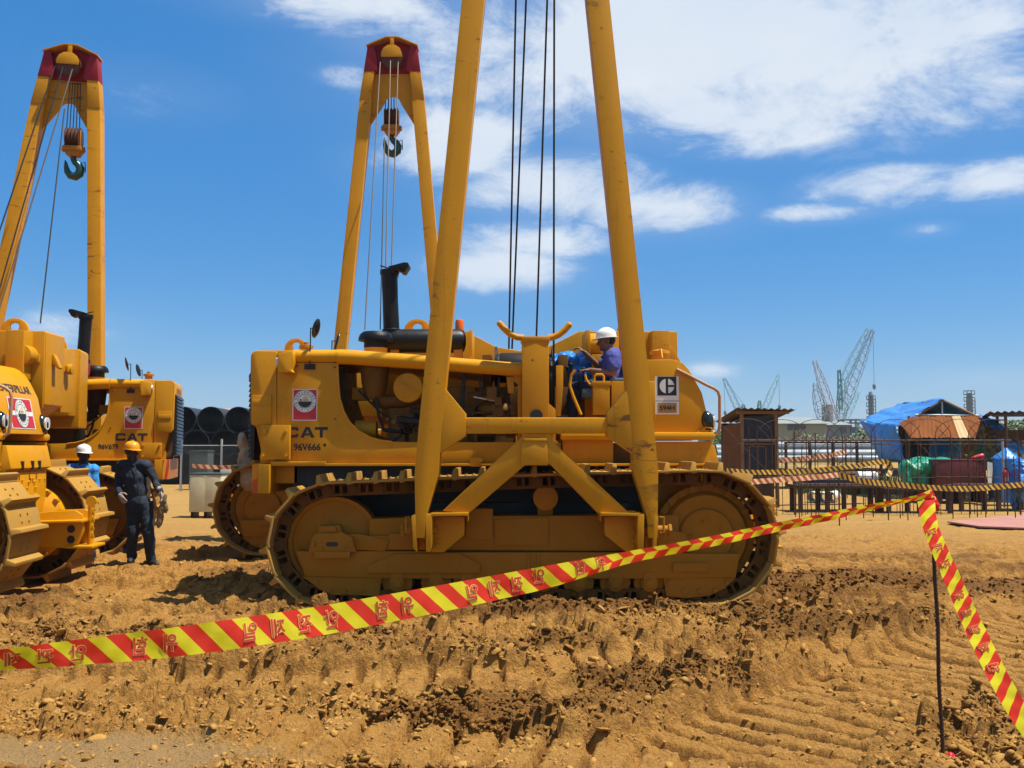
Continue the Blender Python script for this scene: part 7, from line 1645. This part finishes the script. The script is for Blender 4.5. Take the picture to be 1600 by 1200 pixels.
for x, y, rx, rz in ((326, 640, 1.1, 0.55), (348, 640, 1.0, 0.6), (303, 646, 0.9, 0.45), (365, 648, 1.0, 0.5)): q = P(x, y+20, 64); m.ell((q.x, 64, q.z), (rx*1.4, 3, rz*1.4))
q = P(335, 670, 64); m.box(q.x-3.4, q.x+3.4, 61, 67, 0.0, q.z); o = fused(m, 'earth_heap', 0.16, M['pipe_tan'], None, 2, 0.12, 0.8); tag(o, 'tan heap showing above the stack of black pipes', 'heap')
# chain link fence
Yf = 38.0; xa, xb = P(284, 700, Yf).x, P(425, 700, Yf).x; ztop, zbot = P(0, 696, Yf).z, 0.15; fe = empty('chain_link_fence', (xa, Yf, 0)); tag(fe, 'chain link fence with pale posts in front of the black pipes', 'fence')
m = MB(); s_ = 0.11; Lf = xb-xa
for k in range(int((Lf+ztop)/s_)):
    x = k*s_-ztop
    for sg in (1, -1):
        x0, x1 = (x, x+ztop-zbot); za, zb = (zbot, ztop) if sg > 0 else (ztop, zbot)
        t0, t1 = max(0, -x0/(x1-x0)), min(1, (Lf-x0)/(x1-x0))
        if t1 > t0: A = (x0+(x1-x0)*t0, 0.01*sg, za+(zb-za)*t0); B = (x0+(x1-x0)*t1, 0.01*sg, za+(zb-za)*t1); m.tube([A, B], 0.0035, 3)
mesh_ = m.build('wire_mesh', M['wire'], fe, smooth=0); mesh_['kind'] = 'stuff'
for px in (298, 359, 418):
    x = P(px, 0, Yf).x-xa; m = MB(); m.tube([(x, 0.03, 0), (x, 0.03, P(0, 686, Yf).z)], 0.045, 8); m.build('post', M['galv'], fe)
m = MB(); m.tube([(0, 0.02, ztop), (Lf, 0.02, ztop)], 0.018, 6); m.build('top_rail', M['galv'], fe)
# bins in front of the fence
a, b = P(297, 700, 24).x, P(346, 700, 24).x; cb = empty('metal_cabinet', ((a+b)/2, 24, 0)); tag(cb, 'cream metal cabinet standing on the clay behind the striped bumper', 'cabinet'); w = (b-a)/2; H = P(0, 742, 24).z
m = MB(); m.box(-w, w, 0, 0.6, 0.12, H); m.build('cabinet_body', M['cream_box'], cb, 0.015)
m = MB(); m.box(-w-0.02, w+0.02, -0.02, 0.62, H, H+0.04); m.build('cabinet_top', M['green_bin'], cb, 0.01)
for k in range(2):
    m = MB(); m.box(-w+0.03+k*w, -0.015+k*w, -0.012, -0.001, 0.16, H-0.05); m.build('door', M['cream_box'], cb, 0.004)
for x in (-w+0.06, 0, w-0.06):
    m = MB(); m.box(x-0.03, x+0.03, 0.05, 0.5, -0.03, 0.119); m.build('foot', M['black'], cb)
q0, q1 = P(296, 700, 40).x, P(325, 700, 40).x; z = P(0, 706, 40).z; m = MB(); m.box(q0, q1, 40, 40.8, 0.0, z); m.box(q0-0.03, q1+0.03, 39.97, 40.83, z+0.002, z+0.06); o = m.build('waste_bin', M['green_bin'], None, 0.02); tag(o, 'grey green waste bin behind the chain link fence', 'bin')
m = MB(); q0, q1 = P(345, 700, 26).x, P(382, 700, 26).x; m.box(q0, q1, 26, 26.8, 0.9, 1.12); m.box(q0+0.05, q1-0.05, 26.1, 26.7, 0.0, 0.898); o = m.build('white_case', M['white_panel'], None, 0.02); tag(o, 'white topped case behind the second pipelayer track', 'case')

# odds and ends between the hut and the tarpaulin
for i, (x0, x1, y, Y, lab) in enumerate(((1296, 1372, 739, 29.5, 'topmost orange plank of the pile behind the left bench'), (1300, 1366, 742, 29.7, 'second orange plank of the pile behind the left bench'), (1292, 1360, 745, 29.3, 'lowest orange plank of the pile behind the left bench'), (1225, 1290, 747, 29.0, 'grey plank lying behind the bench near the brown hut'), (1230, 1275, 743, 29.3, 'short brown plank lying behind the bench near the brown hut'))):
    a, b = P(x0, y, Y), P(x1, y, Y+0.6); a.z = b.z = max(0.12, a.z); d = b-a; m = MB(); m.box(0, d.length, -0.12, 0.12, -0.03, 0.03, Matrix.Translation(a) @ Matrix.Rotation(math.atan2(d.y, d.x), 4, 'Z')); o = m.build('plank', M['timber'] if i != 3 else M['roof_grey'], None); tag(o, lab, 'plank', 'planks lying behind the benches')
for i, (x, Y, lab) in enumerate(((1268, 30.5, 'white pipe offcut, left one on the ground behind the bench'), (1283, 30.2, 'white pipe offcut, middle one behind the bench'), (1297, 30.6, 'white pipe offcut, right one behind the bench'))):
    q = P(x, 750, Y); pipe((q.x, Y, 0.16), (q.x+0.45, Y+0.9, 0.16), 0.16, M['white_panel'], lab, 'white pipe offcuts', 0.02, 16)
for x0, x1, yt, Y, lab in ((1244, 1262, 668, 175, 'low grey storage tank left of the chimney'), (1338, 1352, 664, 170, 'grey storage tank behind the hanging tarpaulin'), (1563, 1578, 668, 180, 'grey storage tank behind the lean-to')):
    a, b = P(x0, 700, Y), P(x1, 700, Y); H = P(0, yt, Y).z; r = (b.x-a.x)/2; m = MB(); m.lathe([(r, 0), (r, H*0.9), (r*0.5, H), (0.05, H*1.02)], ((a.x+b.x)/2, Y, 0), 'z', 20); o = m.build('storage_tank', M['plant_grey'], None); tag(o, lab, 'storage tank', 'storage tanks of the distant plant')
def tree(px, Y, h, w, lab, seed):
    q = P(px, 700, Y); t = empty('tree', (q.x, Y, 0)); tag(t, lab, 'tree', 'low trees at the edge of the yard'); rg = np.random.default_rng(seed)
    m = MB(); m.tube([(0, 0, 0), (0.1, 0, h*0.4), (0.05, 0, h*0.7)], [0.22, 0.15, 0.06], 8)
    for k in range(5): a = k*1.3; m.tube([(0.08, 0, h*0.4), (w*0.3*math.cos(a), w*0.3*math.sin(a), h*0.72)], [0.09, 0.03], 5)
    m.build('trunk', M['timber_dark'], t); m = MB(); cs = [(rg.normal(0, w*0.24), rg.normal(0, w*0.24), h*(0.55+0.36*rg.random()), w*(0.13+0.12*rg.random())) for _ in range(14)]
    for k in range(900):
        c = cs[rg.integers(len(cs))]; d = rg.normal(size=3); d /= np.linalg.norm(d); p_ = Vector((c[0]+d[0]*c[3], c[1]+d[1]*c[3], c[2]+d[2]*c[3]*0.75)); s_ = 0.10+0.16*rg.random(); Mx = Matrix.Rotation(rg.random()*6.28, 3, 'X') @ Matrix.Rotation(rg.random()*6.28, 3, 'Z')
        m.add([p_+Mx @ Vector(v) for v in ((-s_*0.5, 0, 0), (0, -s_, 0.02), (s_*0.5, 0, 0), (0, s_, -0.02))], [(0, 1, 2, 3)])
    o = m.build('crown', M['leaf'], t); o['kind'] = 'stuff'
for i, (px, Y, h, w, lab) in enumerate(((1593, 95, 4.6, 5, 'low green tree under the lean-to roof at right'), (1140, 85, 3.0, 4, 'low green bush left of the brown hut'), (1352, 100, 3.2, 5, 'low green tree behind the hanging tarpaulin'), (1250, 112, 2.4, 5, 'low green bush in front of the beige warehouse'), (1312, 110, 2.6, 6, 'low green bush beneath the tall cranes'))): tree(px, Y, h, w, lab, i+20)
# ------------------------------------------------------------------ thin sea haze over the yard
hm = bpy.data.materials.new('haze_air'); hm.use_nodes = True; ht = hm.node_tree; ht.nodes.clear()
ho_ = ht.nodes.new('ShaderNodeOutputMaterial'); hv = ht.nodes.new('ShaderNodeVolumePrincipled'); hv.inputs['Density'].default_value = 0.0003; hv.inputs['Color'].default_value = (0.78, 0.91, 1.0, 1); hv.inputs['Anisotropy'].default_value = 0.2
ht.links.new(hv.outputs[0], ho_.inputs['Volume'])
m = MB(); m.box(-1320, 1320, -7.5, 1420, -1.6, 48); hz = m.build('haze', hm, None, smooth=0); tag(hz, kind='stuff')
